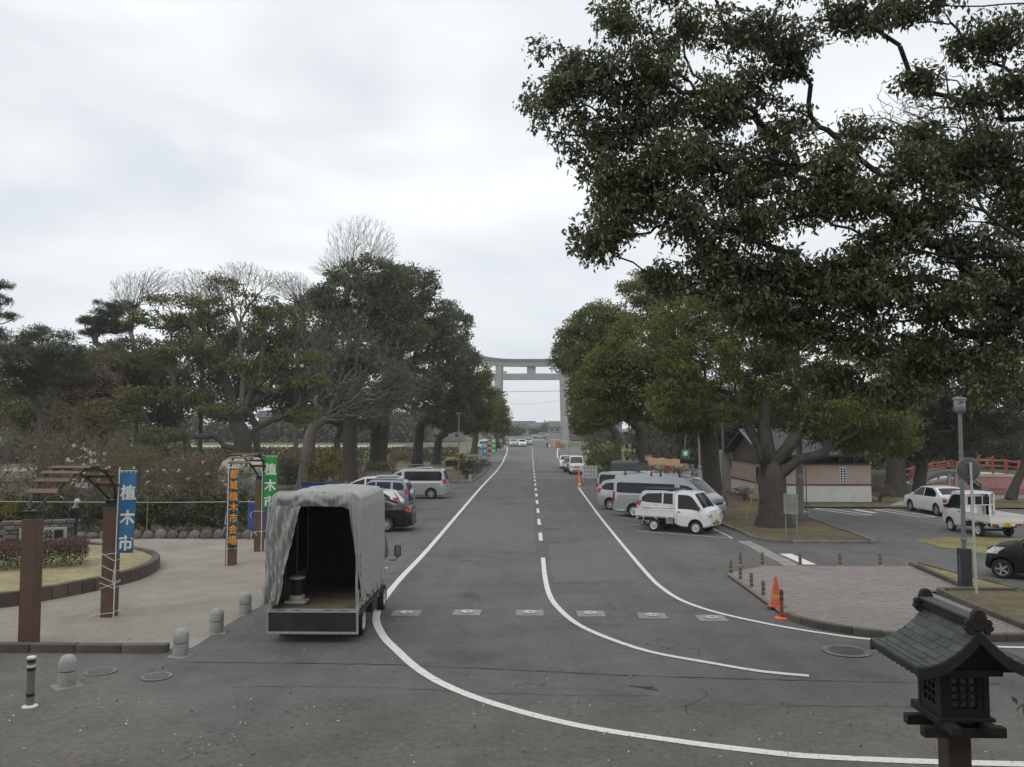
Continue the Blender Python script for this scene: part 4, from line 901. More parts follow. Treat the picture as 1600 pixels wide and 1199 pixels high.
# canvas
def wob(x, y, z, s, a): v = mn.noise_vector(Vector((x * s, y * s, z * s))); return v * a
def canopy(u, v):
    "u along the bed, v across from left hem over the roof to right hem"
    x = -.03 + u * (BL + .06); hem = FZ + .12 + .05 * math.sin(u * 31)
    path = [(-.965, hem), (-.955, 1.9), (-.945, TZ - .30), (-.90, TZ - .10), (-.80, TZ - .02), (-.4, TZ + .02), (0, TZ + .035), (.4, TZ + .02), (.80, TZ - .02), (.90, TZ - .10), (.945, TZ - .30), (.955, 1.9), (.965, hem)]
    c = [0]
    for a, b in zip(path[:-1], path[1:]): c.append(c[-1] + math.dist(a, b))
    s = v * c[-1]; y = float(np.interp(s, c, [p[0] for p in path])); z = float(np.interp(s, c, [p[1] for p in path]))
    sag = .022 * (1 - abs(math.cos(u * math.pi * 3))); w = wob(x, y, z, 2.2, .006) + wob(x, y, z, 7, .004)
    if abs(y) > .9: y -= math.copysign(sag * .8, y) + 0
    else: z -= sag
    # gathers near the hem
    if abs(y) > .9: y += math.copysign(.014 * abs(mn.noise(Vector((x * 3 + z * 1.4, z * 2, 3)))) , y)
    else: z -= .014 * abs(mn.noise(Vector((x * 3, y * 2.5, 5))))
    k = max(0, 1 - (z - hem) / .9) if abs(y) > .85 else 0
    y += .014 * k * math.sin(x * 23 + 2 * math.sin(x * 5))
    # puckered rear edge
    e = max(0, 1 - u / .10); y += e * .008 * math.sin(z * 31) * (abs(y) > .85); z += e * .012 * math.sin(y * 26) * (abs(y) < .9)
    return (x + w.x, y + w.y, z + w.z)
def solid(mb, name, m, parent, th=.006):
    o = mb.build(name, m, parent, 50); s = o.modifiers.new('thickness', 'SOLIDIFY'); s.thickness = th; s.offset = 0; return o
cv = solid(MB().grid(canopy, 70, 170), 'canvas_cover', canvas, T)
def valance(u, v):
    "gathered flap over the rear opening: u across, v downwards"
    y = (u * 2 - 1) * .975; ay = abs(y); edge = TZ + .045 - max(0, ay - .74) ** 2 * 4.2 + .01 * (1 - ay)
    drop = .30 + .10 * max(0, (ay - .55) / .4) + 1.15 * max(0, (ay - .74) / .19) ** .7
    z = edge - v * drop; x = .06 * (1 - v) ** 6 - .045 - .055 * math.sin(v * math.pi * .9) - .018 * math.sin(u * 58 + 5 * v + 2 * math.sin(u * 9)) * v - .03 * v * math.sin(u * 23 + 1 + 3 * v) * (1 - .3 * v) - .012 * math.sin(v * 9 + 3 * math.sin(u * 14))
    w = wob(x, y * 2, z, 4, .02); x -= (.06 * abs(mn.noise(Vector((y * 9 + math.copysign(3.2, y) * z * max(0, ay - .3), z * .8, 1)))) + .035 * abs(mn.noise(Vector((y * 22 + math.copysign(6, y) * z * max(0, ay - .3), z * 1.4, 4))))) * min(1, v * 4); return (x + w.x * v, y, z + w.z * .6)
solid(MB().grid(valance, 150, 30), 'canvas_valance', canvas, cv)
def curtain(u, v):
    "the rear curtain pulled aside and tied at the left; u across, v downwards"
    top = TZ - .24; z = top - v * (top - FZ - .10)
    y0 = .935 + .05 * v; y1 = (.30 + .42 * (1 - (1 - v) ** 1.6)) if v < 1 else .72
    y1 = .25 + .40 * v ** .75 + .04 * v * v; y = y0 + (y1 - y0) * u
    fold = .035 * math.sin(u * 13 + 4.5 * v) * (.35 + .65 * v) + .022 * math.sin(u * 29 - 8 * v + 2 * math.sin(v * 5)) + .03 * math.sin((u + v) * 11)
    w = wob(y, z, 0, 3, .05) + wob(y, z, 3, 7, .018); x = -.075 - .05 * v + fold * .8 + w.x * .2 - .10 * abs(mn.noise(Vector((y * 7 - z * 2.6, z * .45, 7)))) - .045 * abs(mn.noise(Vector((y * 17 - z * 6.5, z * .9, 2))))
    return (x, y + w.y * .4, z + .02 * math.sin(u * 9) * v)
solid(MB().grid(curtain, 80, 110), 'rear_curtain', canvas, cv)
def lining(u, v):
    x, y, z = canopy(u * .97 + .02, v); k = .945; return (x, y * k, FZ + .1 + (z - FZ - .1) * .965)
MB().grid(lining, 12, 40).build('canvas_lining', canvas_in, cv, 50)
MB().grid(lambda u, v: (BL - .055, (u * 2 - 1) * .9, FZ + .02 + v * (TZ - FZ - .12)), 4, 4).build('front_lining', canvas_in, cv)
solid(MB().grid(lambda u, v: (BL + .02, (u * 2 - 1) * .92, FZ + .2 + v * (TZ - FZ - .26)), 10, 10), 'front_canvas', canvas, cv)

h = empty('kerosene_heater', (-4.92, 17.62, FZ), 0, 'round white-topped kerosene heater standing in the back of the truck', 'heater')
MB().box((0, 0, .05), (.46, .40, .07)).build('tray', pm('heater_cream', (.46, .45, .39), .5, var=.1, dirt=(.25, .23, .19)), h, bevel=.05, seg=4)
MB().box((0, 0, .02), (.40, .34, .04)).build('foot', pm('heater_cream2', (.34, .33, .29), .5, var=.1), h, bevel=.01)
MB().lathe([(.165, .08), (.165, .17), (.15, .19), (0, .19)], 24).build('tank', MATS['heater_cream'], h, 40)
MB().lathe([(.12, .19), (.125, .5)], 24).build('burner', pm('burner_dark', (.05, .048, .045), .4, .6, var=.2, scale=20), h, 40)
for k in range(18): a = k * math.pi / 9; MB().tube([(.165 * math.cos(a), .165 * math.sin(a), .17), (.165 * math.cos(a), .165 * math.sin(a), .53)], .0022, 4).build('guard_wire', trim, h)
for z_ in (.27, .4, .52): MB().tube([(.165 * math.cos(a), .165 * math.sin(a), z_) for a in np.linspace(0, 2 * math.pi, 25)], .0025, 4, False).build('guard_ring', trim, h)
MB().lathe([(.0, .53), (.172, .53), (.176, .55), (.15, .565), (0, .568)], 24).build('top_plate', pm('heater_top', (.55, .55, .53), .35, .3, var=.1), h, 40)

# ------------------------------------------------------------------ left forecourt: arched gates, banners, sign wall, planting bed
steelwood = pm('brown_painted_post', (.125, .072, .048), .65, var=.22, scale=4, bump=.15, dirt=(.09, .05, .035), dscale=3, damt=.6)
slatm = pm('brown_slat', (.145, .085, .058), .7, var=.2, scale=5, bump=.2, rnd=.2)
arch_m = pm('arch_steel', (.05, .046, .042), .6, .3, var=.2)
rope_m = pm('white_rope', (.62, .60, .54), .85, var=.12)
def arch_gate(ax, ay, bx, by, label, h=2.6):
    t = empty('arched_gate', (ax, ay, 0), 0, label, 'gateway', 'brown arched slat gates'); dx, dy = bx - ax, by - ay
    for k, (x, y) in enumerate(((0, 0), (dx, dy))):
        p = MB().box((x, y, h / 2 - .03), (.29, .29, h - .06)).build('post', steelwood, t, bevel=.012)
        MB().box((x, y, h + .03), (.22, .22, .14)).build('cap', arch_m, p); MB().box((x, y, h + .1), (.32, .32, .02)).build('cap_plate', arch_m, p)
    n = 24; W_ = .30
    def arc(u, off, rise=.78): return (dx * u, dy * u, h + .12 + off + rise * math.sin(math.pi * u) ** .8)
    for s_ in (-1, 1):
        MB().tube([(arc(u, 0)[0] + s_ * W_ * (.25 + .9 * math.sin(math.pi * u) ** .7), arc(u, 0)[1], arc(u, 0)[2]) for u in np.linspace(0, 1, n)], .032, 8).build('arch_rail', arch_m, t, 40)
    for u in (.10, .20, .30, .41, .5, .59, .70, .80, .90):
        p = arc(u, .055); w = 2 * W_ * (.25 + .9 * math.sin(math.pi * u) ** .7) + .22
        sl = math.atan2(arc(u + .02, 0)[2] - arc(u - .02, 0)[2], .04 * math.hypot(dx, dy))
        MB().box((0, 0, 0), (w, .13, .026)).build('slat', slatm, t, bevel=.006, seg=1, loc=p).rotation_euler = (sl, 0, 0)
    return t
arch_gate(-10.07, 16.7, -9.82, 19.4, 'brown arched slat gate nearest the camera, over the forecourt entrance')
arch_gate(-9.66, 26.85, -9.77, 29.95, 'brown arched slat gate farther back beside the parked truck')

def rope(name, label, loops, parent=None):
    "loops of rope: list of point lists"
    t = empty(name, (0, 0, 0), 0, label, 'rope')
    for P in loops: MB().tube(P, .011, 5).build('strand', rope_m, t, 40)
    return t
def wrap(cx, cy, z, tilt=0, h=.16): return [(cx + h * a, cy + h * b, z + tilt * a) for a, b in ((-1, -1), (1, -1), (1, 1), (-1, 1), (-1, -1))]
rope('rope', 'white rope wound round the post below the blue banner', [wrap(-9.82, 19.4, z, ti) for z, ti in ((1.46, .02), (1.40, -.09), (1.14, -.08), (.88, -.07), (.72, .06), (.74, -.06), (.10, .02))] + [[(-9.62, 19.2, 1.2), (-9.66, 19.2, .85), (-9.62, 19.19, .72)], [(-10.02, 19.2, .1), (-10.12, 19.12, .06), (-10.1, 19.05, .02)]])
rope('rope', 'white ties round the post holding the orange-lettered banner', [wrap(-9.66, 26.85, z) for z in (2.35, 1.35, .55)])
rope('rope', 'white ties round the post holding the green banner', [wrap(-9.77, 29.95, z) for z in (1.45, .72)] + [[(-9.98, 29.75, 1.45), (-10.03, 29.7, 1.3), (-10.0, 29.72, 1.2)], [(-9.9, 29.74, .72), (-9.78, 29.73, .6)], [(-9.98, 29.74, .72), (-9.99, 29.7, .4), (-10.0, 29.7, .3)]])

def text_mesh(ch, size, bold=.018, depth=.004):
    c = bpy.data.curves.new('txt', 'FONT'); c.body = ch; c.size = size; c.extrude = depth; c.align_x = 'CENTER'; c.align_y = 'CENTER'
    o = bpy.data.objects.new('txt', c); col.objects.link(o); bpy.context.view_layer.update()
    me = bpy.data.meshes.new_from_object(o.evaluated_get(bpy.context.evaluated_depsgraph_get()))
    bpy.data.objects.remove(o); co = np.array([v.co[:] for v in me.vertices]); mid = (co.min(0) + co.max(0)) / 2
    co -= np.array([mid[0], mid[1], 0]); fs = [tuple(p.vertices) for p in me.polygons]; V = []; F = []; d = bold * size
    for k, (ox, oy) in enumerate(((0, 0), (d, 0), (-d, 0), (0, d), (0, -d), (d * .7, d * .7), (-d * .7, -d * .7))):
        b = len(V); V += [(p[0] + ox, p[1] + oy, p[2] + k * .0006) for p in co]; F += [tuple(i + b for i in f) for f in fs]
    me2 = bpy.data.meshes.new('character'); me2.from_pydata(V, [], F); me2.update(); return me2
def banner(loc, rz, label, cloth, ink, chars, w, h, ztop, csize, edge=None, pole_h=None, pole=True, bend=.05, lean=0, gap=None, first=None, bold=.03):
    "a tall narrow cloth banner on its own pole; the cloth hangs to local +x, faces -y"
    t = empty('banner', loc, rz, label, 'banner', 'tall cloth banners with painted characters')
    ph = pole_h or ztop + .12
    MB().tube([(0, 0, 0), (lean * .4, 0, ph * .6), (lean, 0, ph)], .014, 8).build('pole', white_pl, t, 40)
    MB().tube([(lean - .03, 0, ztop + .03), (lean + w + .05, 0, ztop + .03)], .009, 6).build('crossbar', white_pl, t, 40)
    def surf(x, z): # cloth shape
        v = (ztop - z) / h; return bend * math.sin(v * 3.0 + x * 4) * .8 * v + .018 * math.sin(v * 11 + x * 9)
    lx = lambda z: .03 + lean * (z / ph)
    mb = MB().grid(lambda u, v: (lx(ztop - v * h) + u * w, surf(u * w, ztop - v * h), ztop - v * h), 8, 30); cl = mb.build('cloth', cloth, t, 60)
    sf = cl.modifiers.new('thickness', 'SOLIDIFY'); sf.thickness = .004; sf.offset = 0
    if edge:
        for a in (0, 1): MB().grid(lambda u, v: (lx(ztop - v * h) + (a * (w - .035)) + u * .035, surf(a * (w - .035) + u * .035, ztop - v * h) - .004, ztop - v * h), 1, 30).build('hem', edge, cl)
    n = len(chars); gap = gap or h / n; z = ztop - (first or gap / 2)
    for k in range(4): MB().box((lx(ztop) + w * (k + .2) / 3.4, 0, ztop + .012), (.02, .014, .05)).build('tab', white_pl, t)
    for i, ch in enumerate(chars):
        me = text_mesh(ch, csize, bold); zc = z - i * gap
        for v in me.vertices:
            X, Z = v.co.x, v.co.y; v.co = Vector((lx(zc + Z) + w / 2 + X, surf(w / 2 + X, zc + Z) - .006 - v.co.z * .3, zc + Z))
        me.materials.clear(); me.materials.append(ink); link('character', me, cl)
    return t
blue_c = pm('banner_blue', (.035, .165, .33), .75, var=.08, scale=4); green_c = pm('banner_green', (.02, .27, .055), .75, var=.08, scale=4); dkgreen_c = pm('banner_dark_green', (.018, .055, .052), .8, var=.1); red_c = pm('banner_red', (.50, .035, .04), .75, var=.1)
white_ink = pm('white_ink', (.78, .78, .74), .8, var=.04); orange_ink = pm('orange_ink', (.78, .30, .05), .8, var=.06); navy_c = pm('banner_teal', (.05, .27, .40), .75, var=.1)
banner((-9.62, 19.2, 0), R(6), 'blue banner with three white characters tied to the nearest gate', blue_c, white_ink, '植木市', .36, 1.86, 3.36, .36, lean=.05, gap=.58, first=.47, bend=.07, bold=.032)
banner((-9.72, 26.62, 0), R(-8), 'dark green banner with a column of orange characters on the second gate', dkgreen_c, orange_ink, '都城植木市会場', .33, 2.52, 3.12, .31, edge=pm('hem_teal', (.04, .11, .11), .8), bend=.03, gap=.352, bold=.02)
banner((-9.63, 29.75, 0), R(3), 'bright green banner with three white characters beside the second gate', green_c, white_ink, '植木市', .50, 1.86, 3.40, .44, gap=.58, first=.44, bend=.05, bold=.03)
for x_, y_, lab, c_, tx in ((-5.85, 101, 'teal blue banner on the far verge beyond the lamp post', navy_c, '植木市'), (-5.75, 112, 'red banner on the far verge between teal and green ones', red_c, '植木市'), (-5.75, 124, 'small green banner farthest along the verge', green_c, '植木市')):
    banner((x_, y_, gz(y_)), R(4), lab, c_, white_ink, tx, .62 if c_ is not red_c else .5, 2.2, 2.9, .55, bend=.06, bold=.02)

# stone sign wall
stonem = pm('sign_stone', (.155, .14, .125), .9, var=.2, scale=5, bump=.6, bscale=18, dirt=(.08, .075, .065), dscale=3, damt=.7, rnd=.3)
W0 = empty('stone_sign_wall', (-16.9, 28.4, 0), R(20), 'stone block wall with a dark framed name plate behind the first gate', 'stone sign')
MB().box((0, .14, .62), (2.05, .26, 1.2)).build('core', pm('mortar', (.08, .075, .068), .95), W0)
r_ = 0; z = .02
while z < 1.2:
    hh = .155; x = -1.06 - (.12 if r_ % 2 else 0)
    while x < 1.0:
        ww = random.uniform(.26, .46); x1 = min(x + ww, 1.07)
        if x1 - x > .1: MB().box((0, 0, 0), (x1 - x - .018, .34 + random.uniform(-.03, .05), hh - .016)).build('stone', stonem, W0, bevel=.02, seg=1, loc=((x + x1) / 2, .11, z + hh / 2))
        x = x1
    z += hh; r_ += 1
fr = MB().box((.15, -.10, .78), (1.45, .06, .46)).build('plate_frame', pm('plate_stone', (.34, .33, .31), .8, var=.12), W0, bevel=.01)
MB().box((.15, -.125, .78), (1.32, .03, .36)).build('plate_panel', pm('plate_grey', (.26, .255, .24), .8), fr)
blk = pm('plate_black', (.012, .012, .014), .5)
for k, ch in enumerate('神柱公園'):
    me = text_mesh(ch, .30, .05); me.materials.clear(); me.materials.append(blk); o = link('character', me, fr, loc=(-.33 + k * .32, -.146, .78)); o.rotation_euler = (R(90), 0, 0)

# planting bed: block edging, lawn and clipped hedge
bedpts = [(-20, 18.7), (-16, 19.4), (-13.2, 20.2), (-12.45, 21.1), (-11.75, 22.7), (-11.45, 24.3), (-11.75, 26), (-12.3, 27.1), (-13.2, 28.1), (-14.6, 29.1), (-16.5, 29.7), (-20, 30)]
bedg = empty('planting_bed'); bedg['kind'] = 'structure'
bp_ = smooth_path([(*p, 0) for p in bedpts], .3)
sheet('bed_lawn', [(p.x, p.y) for p in bp_], .30, groundmat('lawn_winter', (.36, .305, .175), (.25, .215, .115), grain=.5, patch=.4, pscale=.5, gscale=30, bump=1), bedg)
kerb(bedpts, .22, .36, .42, pm('bed_block', (.115, .088, .072), .92, var=.25, scale=5, bump=.5, bscale=30, dirt=(.045, .045, .035), dscale=3, damt=.7, rnd=.3), parent=None, name='bed_edging', piece='edging_block')

# ladder, blue tarp fence, pale shed behind the second gate
t = empty('stepladder', (-12.55, 34.5, 0), R(-8), 'aluminium ladder standing behind the second gate', 'ladder')
for s_ in (-1, 1): MB().tube([(s_ * .22, 0, 0), (s_ * .15, .45, 2.65)], .018, 6).build('rail', pm('pale_alu', (.6, .6, .58), .4, .4), t)
for k in range(8): z_ = .3 + k * .32; w_ = .22 - .07 * z_ / 2.65; MB().tube([(-w_, .45 * z_ / 2.65, z_), (w_, .45 * z_ / 2.65, z_)], .012, 6).build('rung', MATS['pale_alu'], t)
MB().tube([(-.15, .42, 2.5), (0, .38, 2.1), (.15, .42, 2.5)], .012, 6).build('brace', MATS['pale_alu'], t)
tarp = pm('blue_tarp', (.018, .055, .22), .5, var=.2, scale=3)
def tarp_panel(label, a, b, z0, z1, sag=.05, seed=0):
    t = empty('blue_tarpaulin', (a[0], a[1], 0), math.atan2(b[1] - a[1], b[0] - a[0]), label, 'tarpaulin'); L_ = math.dist(a, b)
    def fn(u, v):
        w = mn.noise_vector(Vector((u * L_ * 1.7 + seed, v * 2, seed))); return (u * L_ , .10 * w.y + .04 * math.sin(u * L_ * 7), z0 + v * (z1 - z0) - sag * math.sin(u * math.pi) * v + .03 * w.z)
    o = MB().grid(fn, max(8, int(L_ * 8)), 14).build('sheet', tarp, t, 60); s_ = o.modifiers.new('th', 'SOLIDIFY'); s_.thickness = .005
    for u in (0, 1): MB().tube([(u * L_, .06, 0), (u * L_, .06, z1 + .06)], .02, 6).build('stake', pm('stake', (.42, .39, .33), .8), t)
tarp_panel('blue tarpaulin tied low between the posts of the second gate', (-11.4, 33.5), (-10.15, 33.6), .05, 1.5)
tarp_panel('long blue tarpaulin fence behind the covered truck', (-13.9, 50.2), (-11.2, 50.4), .3, 1.28, .06, 5)
t = empty('storage_tank', (-13.6, 39.2, 0), .2, 'pale round-topped shed behind the green banner', 'shed')
MB().lathe([(1.15, 0), (1.15, 2.3), (1.1, 2.62), (.95, 2.9), (.6, 3.12), (0, 3.2)], 28).build('shell', pm('pale_shed', (.40, .40, .37), .7, var=.12, scale=3, dirt=(.24, .24, .21), dscale=2), t, 40)
for z_ in (.8, 1.6, 2.3): MB().lathe([(1.16, z_), (1.17, z_ + .05), (1.16, z_ + .1)], 28, caps=False).build('hoop', steel, t, 40)
MB().box((.4, -1.1, .95), (.7, .1, 1.8)).build('door', pm('shed_door', (.30, .30, .28), .7), t, bevel=.02)

# rope line along the hedge on thin stakes, low row of edging stones
rope('rope', 'long rope line strung along the hedge at the back of the forecourt', [[(-26, 32.9, 1.55), (-20, 33.0, 1.50), (-14.5, 33.2, 1.47), (-10, 33.4, 1.5)]])
for k, (x_, y_) in enumerate(((-15.35, 33.12), (-21.4, 32.9))):
    MB().tube([(0, 0, 0), (.02, 0, 1.65)], .02, 6).build('rope_stake', pm('stake2', (.20, .185, .16), .8), tag(empty('rope_stake', (x_, y_, 0)), ['thin stake holding the rope line, midway between the two gates', 'thin stake holding the rope line behind the stone sign wall'][k], 'stake'))
t = empty('stone_edging', (0, 0, 0), 0, 'row of rough edging stones along the foot of the hedge', 'stone edging')
x = -27.0
while x < -10.6:
    w = random.uniform(.28, .55); h = random.uniform(.24, .38); me_ = MB()
    me_.lathe([(.40, -.1), (.52, .0), (.5, .5), (.36, .9), (.1, 1)], 7); o = me_.build('stone', stonem, t, 50, loc=(x + w / 2, 33.35 + .018 * (x + 19) + random.uniform(-.06, .06), 0)); o.scale = (w * .95, .36, h); o.rotation_euler = (0, 0, random.uniform(0, 6)) if False else (random.uniform(-.1, .1), 0, 0); x += w

# far verge: lamp, shrub tubs, covered bench, stump, litter
t = empty('lamp_post', (-6.05, 70.4, .05), 0, 'slender lamp post at the near end of the grass verge, by the minivan', 'lamp post')
MB().tube([(0, 0, 0), (0, 0, 5.75)], [.07, .05], 10).build('shaft', pole_grey, t, 40); MB().box((0, 0, 5.8), (.5, .22, .1)).build('lamp_head', pole_grey, t, bevel=.03)
t = empty('stone_marker', (-5.05, 70.2, .1), 0, 'short pale stone marker at the kerb corner of the verge', 'marker'); MB().box((0, 0, .3), (.24, .24, .62)).build('block', stone, t, bevel=.03)
t = empty('covered_bench', (-9.6, 103, .06), R(10), 'low bench under a bright yellow sheet on the far verge', 'bench')
def yel(u, v): x = (u - .5) * 2.1; y = (v - .5) * 1.2; return (x, y, .75 + .35 * (1 - (2 * v - 1) ** 2) * (1 - abs(2 * u - 1) ** 3) - .45 * max(0, abs(2 * u - 1) - .75) + .03 * math.sin(u * 30 + v * 9))
MB().grid(yel, 24, 10).build('sheet', pm('yellow_sheet', (.62, .42, .03), .6, var=.12), t, 60); MB().box((0, 0, .38), (1.8, .8, .7)).build('bench', trim, t, bevel=.05)
for k, x_ in enumerate((-15.2, -12.8)):
    t = empty('stone_bench', (x_, 98 - k * 3, .06), R(8), ['pale stone bench left of the yellow-sheeted one', 'dark-legged pale bench next to the yellow sheet'][k], 'bench')
    MB().box((0, 0, .48), (2.4, .55, .1)).build('seat', stone, t, bevel=.02)
    for s_ in (-1, 1): MB().box((s_ * .9, 0, .22), (.2, .45, .44)).build('leg', stone, t)

# ------------------------------------------------------------------ right side: rest house, poles, stall, bridges
wallm = pm('mauve_plaster', (.40, .315, .26), .9, var=.07, scale=3, bump=.1, dirt=(.20, .145, .12), dscale=1.5, damt=.4)
wains = pm('white_boards', (.62, .61, .58), .8, var=.08, scale=6, dirt=(.5, .49, .44), dscale=2.2, damt=.5)
browntrim = pm('brown_trim', (.07, .045, .038), .7, var=.15); roofm = pm('slate_roof', (.055, .056, .058), .8, var=.15, scale=4, bump=.2, bscale=20)
cream = pm('cream_stone', (.38, .36, .30), .9, var=.12, scale=4, dirt=(.25, .24, .2))
bd = empty('rest_house', (14.2, 50.5, .08), 0, 'low mauve rest house with white boarded base and grey gable roof', 'building')
Wd, Dp = 6.3, 8.4
for nm, c, d in (('wall', (Wd / 2, .1, 1.66), (Wd, .2, 1.24)), ('wall', (.1, Dp / 2, 1.66), (.2, Dp - .42, 1.24)), ('wall', (Wd - .1, Dp / 2, 1.66), (.2, Dp - .42, 1.24)), ('wall', (Wd / 2, Dp - .1, 1.4), (Wd, .2, 2.8))):
    MB().box(c, d).build(nm, wallm, bd)
# boarded base, boards joined per face
for nm, n, fn in (('board_base', 52, lambda k: ((k + .5) * Wd / 52, -.012, .52, Wd / 52 - .012, .03)), ('board_base', 66, None)):
    mb = MB()
    for k in range(n):
        if fn: a = fn(k); mb.box((a[0], a[1], a[2]), (a[3], a[4], 1.0))
        else: mb.box((-.012, (k + .5) * Dp / n, .52), (.03, Dp / n - .012, 1.0))
    mb.build(nm, wains, bd)
MB().box((Wd / 2, .1, .51), (Wd, .2, 1.0)).build('base_wall', pm('base_shadow', (.42, .41, .39), .9), bd); MB().box((.1, Dp / 2, .51), (.2, Dp - .42, 1.0)).build('base_wall', MATS['base_shadow'], bd)
MB().box((Wd / 2, -.03, 1.045), (Wd + .06, .08, .07)).build('base_rail', browntrim, bd); MB().box((-.03, Dp / 2, 1.045), (.08, Dp, .07)).build('base_rail', browntrim, bd)
MB().box((Wd / 2, -.03, 2.28), (Wd + .1, .1, .09)).build('top_rail', browntrim, bd); MB().box((-.03, Dp / 2, 2.28), (.1, Dp, .09)).build('top_rail', browntrim, bd)
for k in range(8):
    x_ = .1 + k * (Wd - .2) / 7; MB().box((x_, .05, 2.52), (.11, .11, .44)).build('eave_post', browntrim, bd)
    if k < 7: MB().box((x_ + .2, .05, 2.55), (.06, .06, .5), ry=.7).build('eave_brace', browntrim, bd)
MB().box((Wd / 2, .35, 2.5), (Wd - .2, .04, .4)).build('vent_screen', pm('screen_dark', (.03, .03, .032), .8), bd)
wf = MB().box((4.62, -.02, 1.62), (.38, .07, .96)).build('window', white_pl, bd, bevel=.01)
for i in range(2):
    for j in range(6): MB().box((4.53 + i * .18 - .0, -.05, 1.25 + j * .148), (.12, .03, .11)).build('pane', glass, wf)
wf = MB().box((-.02, 1.6, 1.55), (.07, .55, 1.0)).build('window', browntrim, bd, bevel=.01); MB().box((-.05, 1.6, 1.55), (.03, .4, .84)).build('pane', glass, wf)
# gable roof, ridge along x
ridge, eave, yr = 4.22, 2.74, 4.2
def slope(y0, z0, y1, z1, nm):
    a = math.atan2(z1 - z0, y1 - y0); L_ = math.hypot(y1 - y0, z1 - z0); o = MB().box((0, 0, 0), (Wd + .9, L_, .10)).build(nm, roofm, bd, loc=(Wd / 2, (y0 + y1) / 2, (z0 + z1) / 2 + .06)); o.rotation_euler = (a, 0, 0); return o
rf = slope(-.6, eave, yr, ridge, 'roof'); slope(yr, ridge, Dp + .6, eave, 'roof')
MB().box((Wd / 2, yr, ridge + .13), (Wd + .95, .34, .14)).build('ridge_cap', pm('ridge_pale', (.20, .20, .20), .7), bd, bevel=.03)
for sd in (-.45, Wd + .42):
    MB().add([(sd, -.6, eave - .02), (sd, yr, ridge - .02), (sd, yr, ridge + .16), (sd, -.6, eave + .16), (sd + .04, -.6, eave - .02), (sd + .04, yr, ridge - .02), (sd + .04, yr, ridge + .16), (sd + .04, -.6, eave + .16)], [(0, 1, 2, 3), (7, 6, 5, 4), (0, 4, 5, 1), (3, 2, 6, 7), (0, 3, 7, 4), (1, 5, 6, 2)]).build('barge_board', pm('barge_pale', (.42, .40, .37), .7), bd)
MB().add([(.12, .2, 2.33), (.12, Dp - .2, 2.33), (.12, Dp - .2, eave + .1), (.12, yr, ridge - .05), (.12, .2, eave + .1)], [(0, 1, 2, 3, 4)]).build('gable_wall', pm('gable_brown', (.115, .095, .075), .9, var=.2, scale=12, bump=.3), bd)
for y_ in (Dp + .9, ):
    MB().box((-.35, y_, 1.45), (.75, .75, 2.9)).build('porch_pillar', cream, bd, bevel=.02)
MB().box((.35, Dp + .2, 1.35), (.5, .5, 2.7)).build('porch_pillar', pm('tan_pillar', (.19, .17, .135), .9, var=.15), bd, bevel=.02)

def plain_pole(name, label, loc, r0, r1, h, m, cat='pole', n=12):
    t = empty(name, loc, 0, label, cat); MB().tube([(0, 0, 0), (0, 0, h * .5), (0, 0, h)], [r0, (r0 + r1) / 2, r1], n).build('shaft', m, t, 40); return t
t = plain_pole('utility_pole', 'thick concrete utility pole between the big tree and the rest house', (13.05, 40.6, .08), .185, .13, 9.5, pole_conc, 'utility pole')
MB().box((0, 0, 8.9), (1.6, .09, .09)).build('crossarm', steel, t)
for x_ in (-.65, -.2, .3, .65): MB().lathe([(.035, 0), (.05, .05), (.03, .12), (0, .13)], 8, (x_, 0, 8.94)).build('insulator', white_pl, t)
MB().tube([(.30, -.05, 0), (.30, -.05, 2.55)], .028, 8).build('conduit', pole_grey, t, 40)
MB().box((-.02, -.2, 2.1), (.16, .1, .25)).build('junction_box', steel, t, bevel=.01)
gw = empty('guy_wire', (10.36, 40.35, .08), 0, 'stay wire with a yellow guard leaning beside the big tree', 'guy wire')
MB().tube([(0, 0, 0), (2.55, .22, 8.2)], .008, 5).build('wire', steel, gw)
MB().tube([(.0, -.02, 0), (.53, .03, 1.72)], .035, 8).build('guard', pm('guard_yellow', (.52, .34, .04), .6, var=.2, dirt=(.25, .2, .08)), gw, 40)
plain_pole('lamp_post', 'thin dark pole in front of the second tree trunk', (10.35, 44.8, .08), .06, .045, 6.5, pole_grey, 'lamp post')
plain_pole('pole', 'pale pole behind the stall, left of the second trunk', (12.6, 62, .08), .11, .09, 7, pole_conc)
plain_pole('pole', 'pale pole nearer the second trunk, behind the white-green board', (12.3, 56, .08), .13, .10, 6.5, pole_conc)
plain_pole('pole', 'slim pale pole among the shrubs beyond the grey-covered pickup', (10.0, 76, .08), .06, .05, 6, pole_grey)
plain_pole('pole', 'white post standing on the lawn left of the stone bridge', (24.6, 56.4, .08), .085, .07, 5.5, pole_conc)
t = plain_pole('sign_pole', 'thin pole carrying a small green sign behind the stall', (12.1, 65, .08), .04, .04, 4.2, pole_grey, 'sign')
MB().box((0, -.06, 2.55), (.62, .03, .62)).build('panel', pm('sign_green', (.03, .26, .12), .5, var=.1), t, bevel=.01); MB().box((0, -.078, 2.55), (.3, .006, .34)).build('mark', white_ink, t)

nb = empty('notice_board', (10.8, 34.75, .08), R(-28), 'weathered notice board on two thin posts in the tree island', 'notice board')
for s_ in (-1, 1): MB().tube([(s_ * .22, 0, 0), (s_ * .22, 0, 1.66)], .022, 8).build('post', steel, nb)
pn = MB().box((0, -.03, 1.24), (.58, .03, .84)).build('panel', pm('notice_grey', (.27, .275, .25), .7, var=.15, scale=6, dirt=(.17, .17, .15), dscale=5), nb, bevel=.006)
mb = MB()
for i in range(6):
    for j in range(10):
        if random.random() < .8: mb.box((.2 - i * .08, -.048, 1.58 - j * .07), (.035, .004, .045))
mb.build('print', pm('faded_print', (.12, .125, .115), .8), pn)

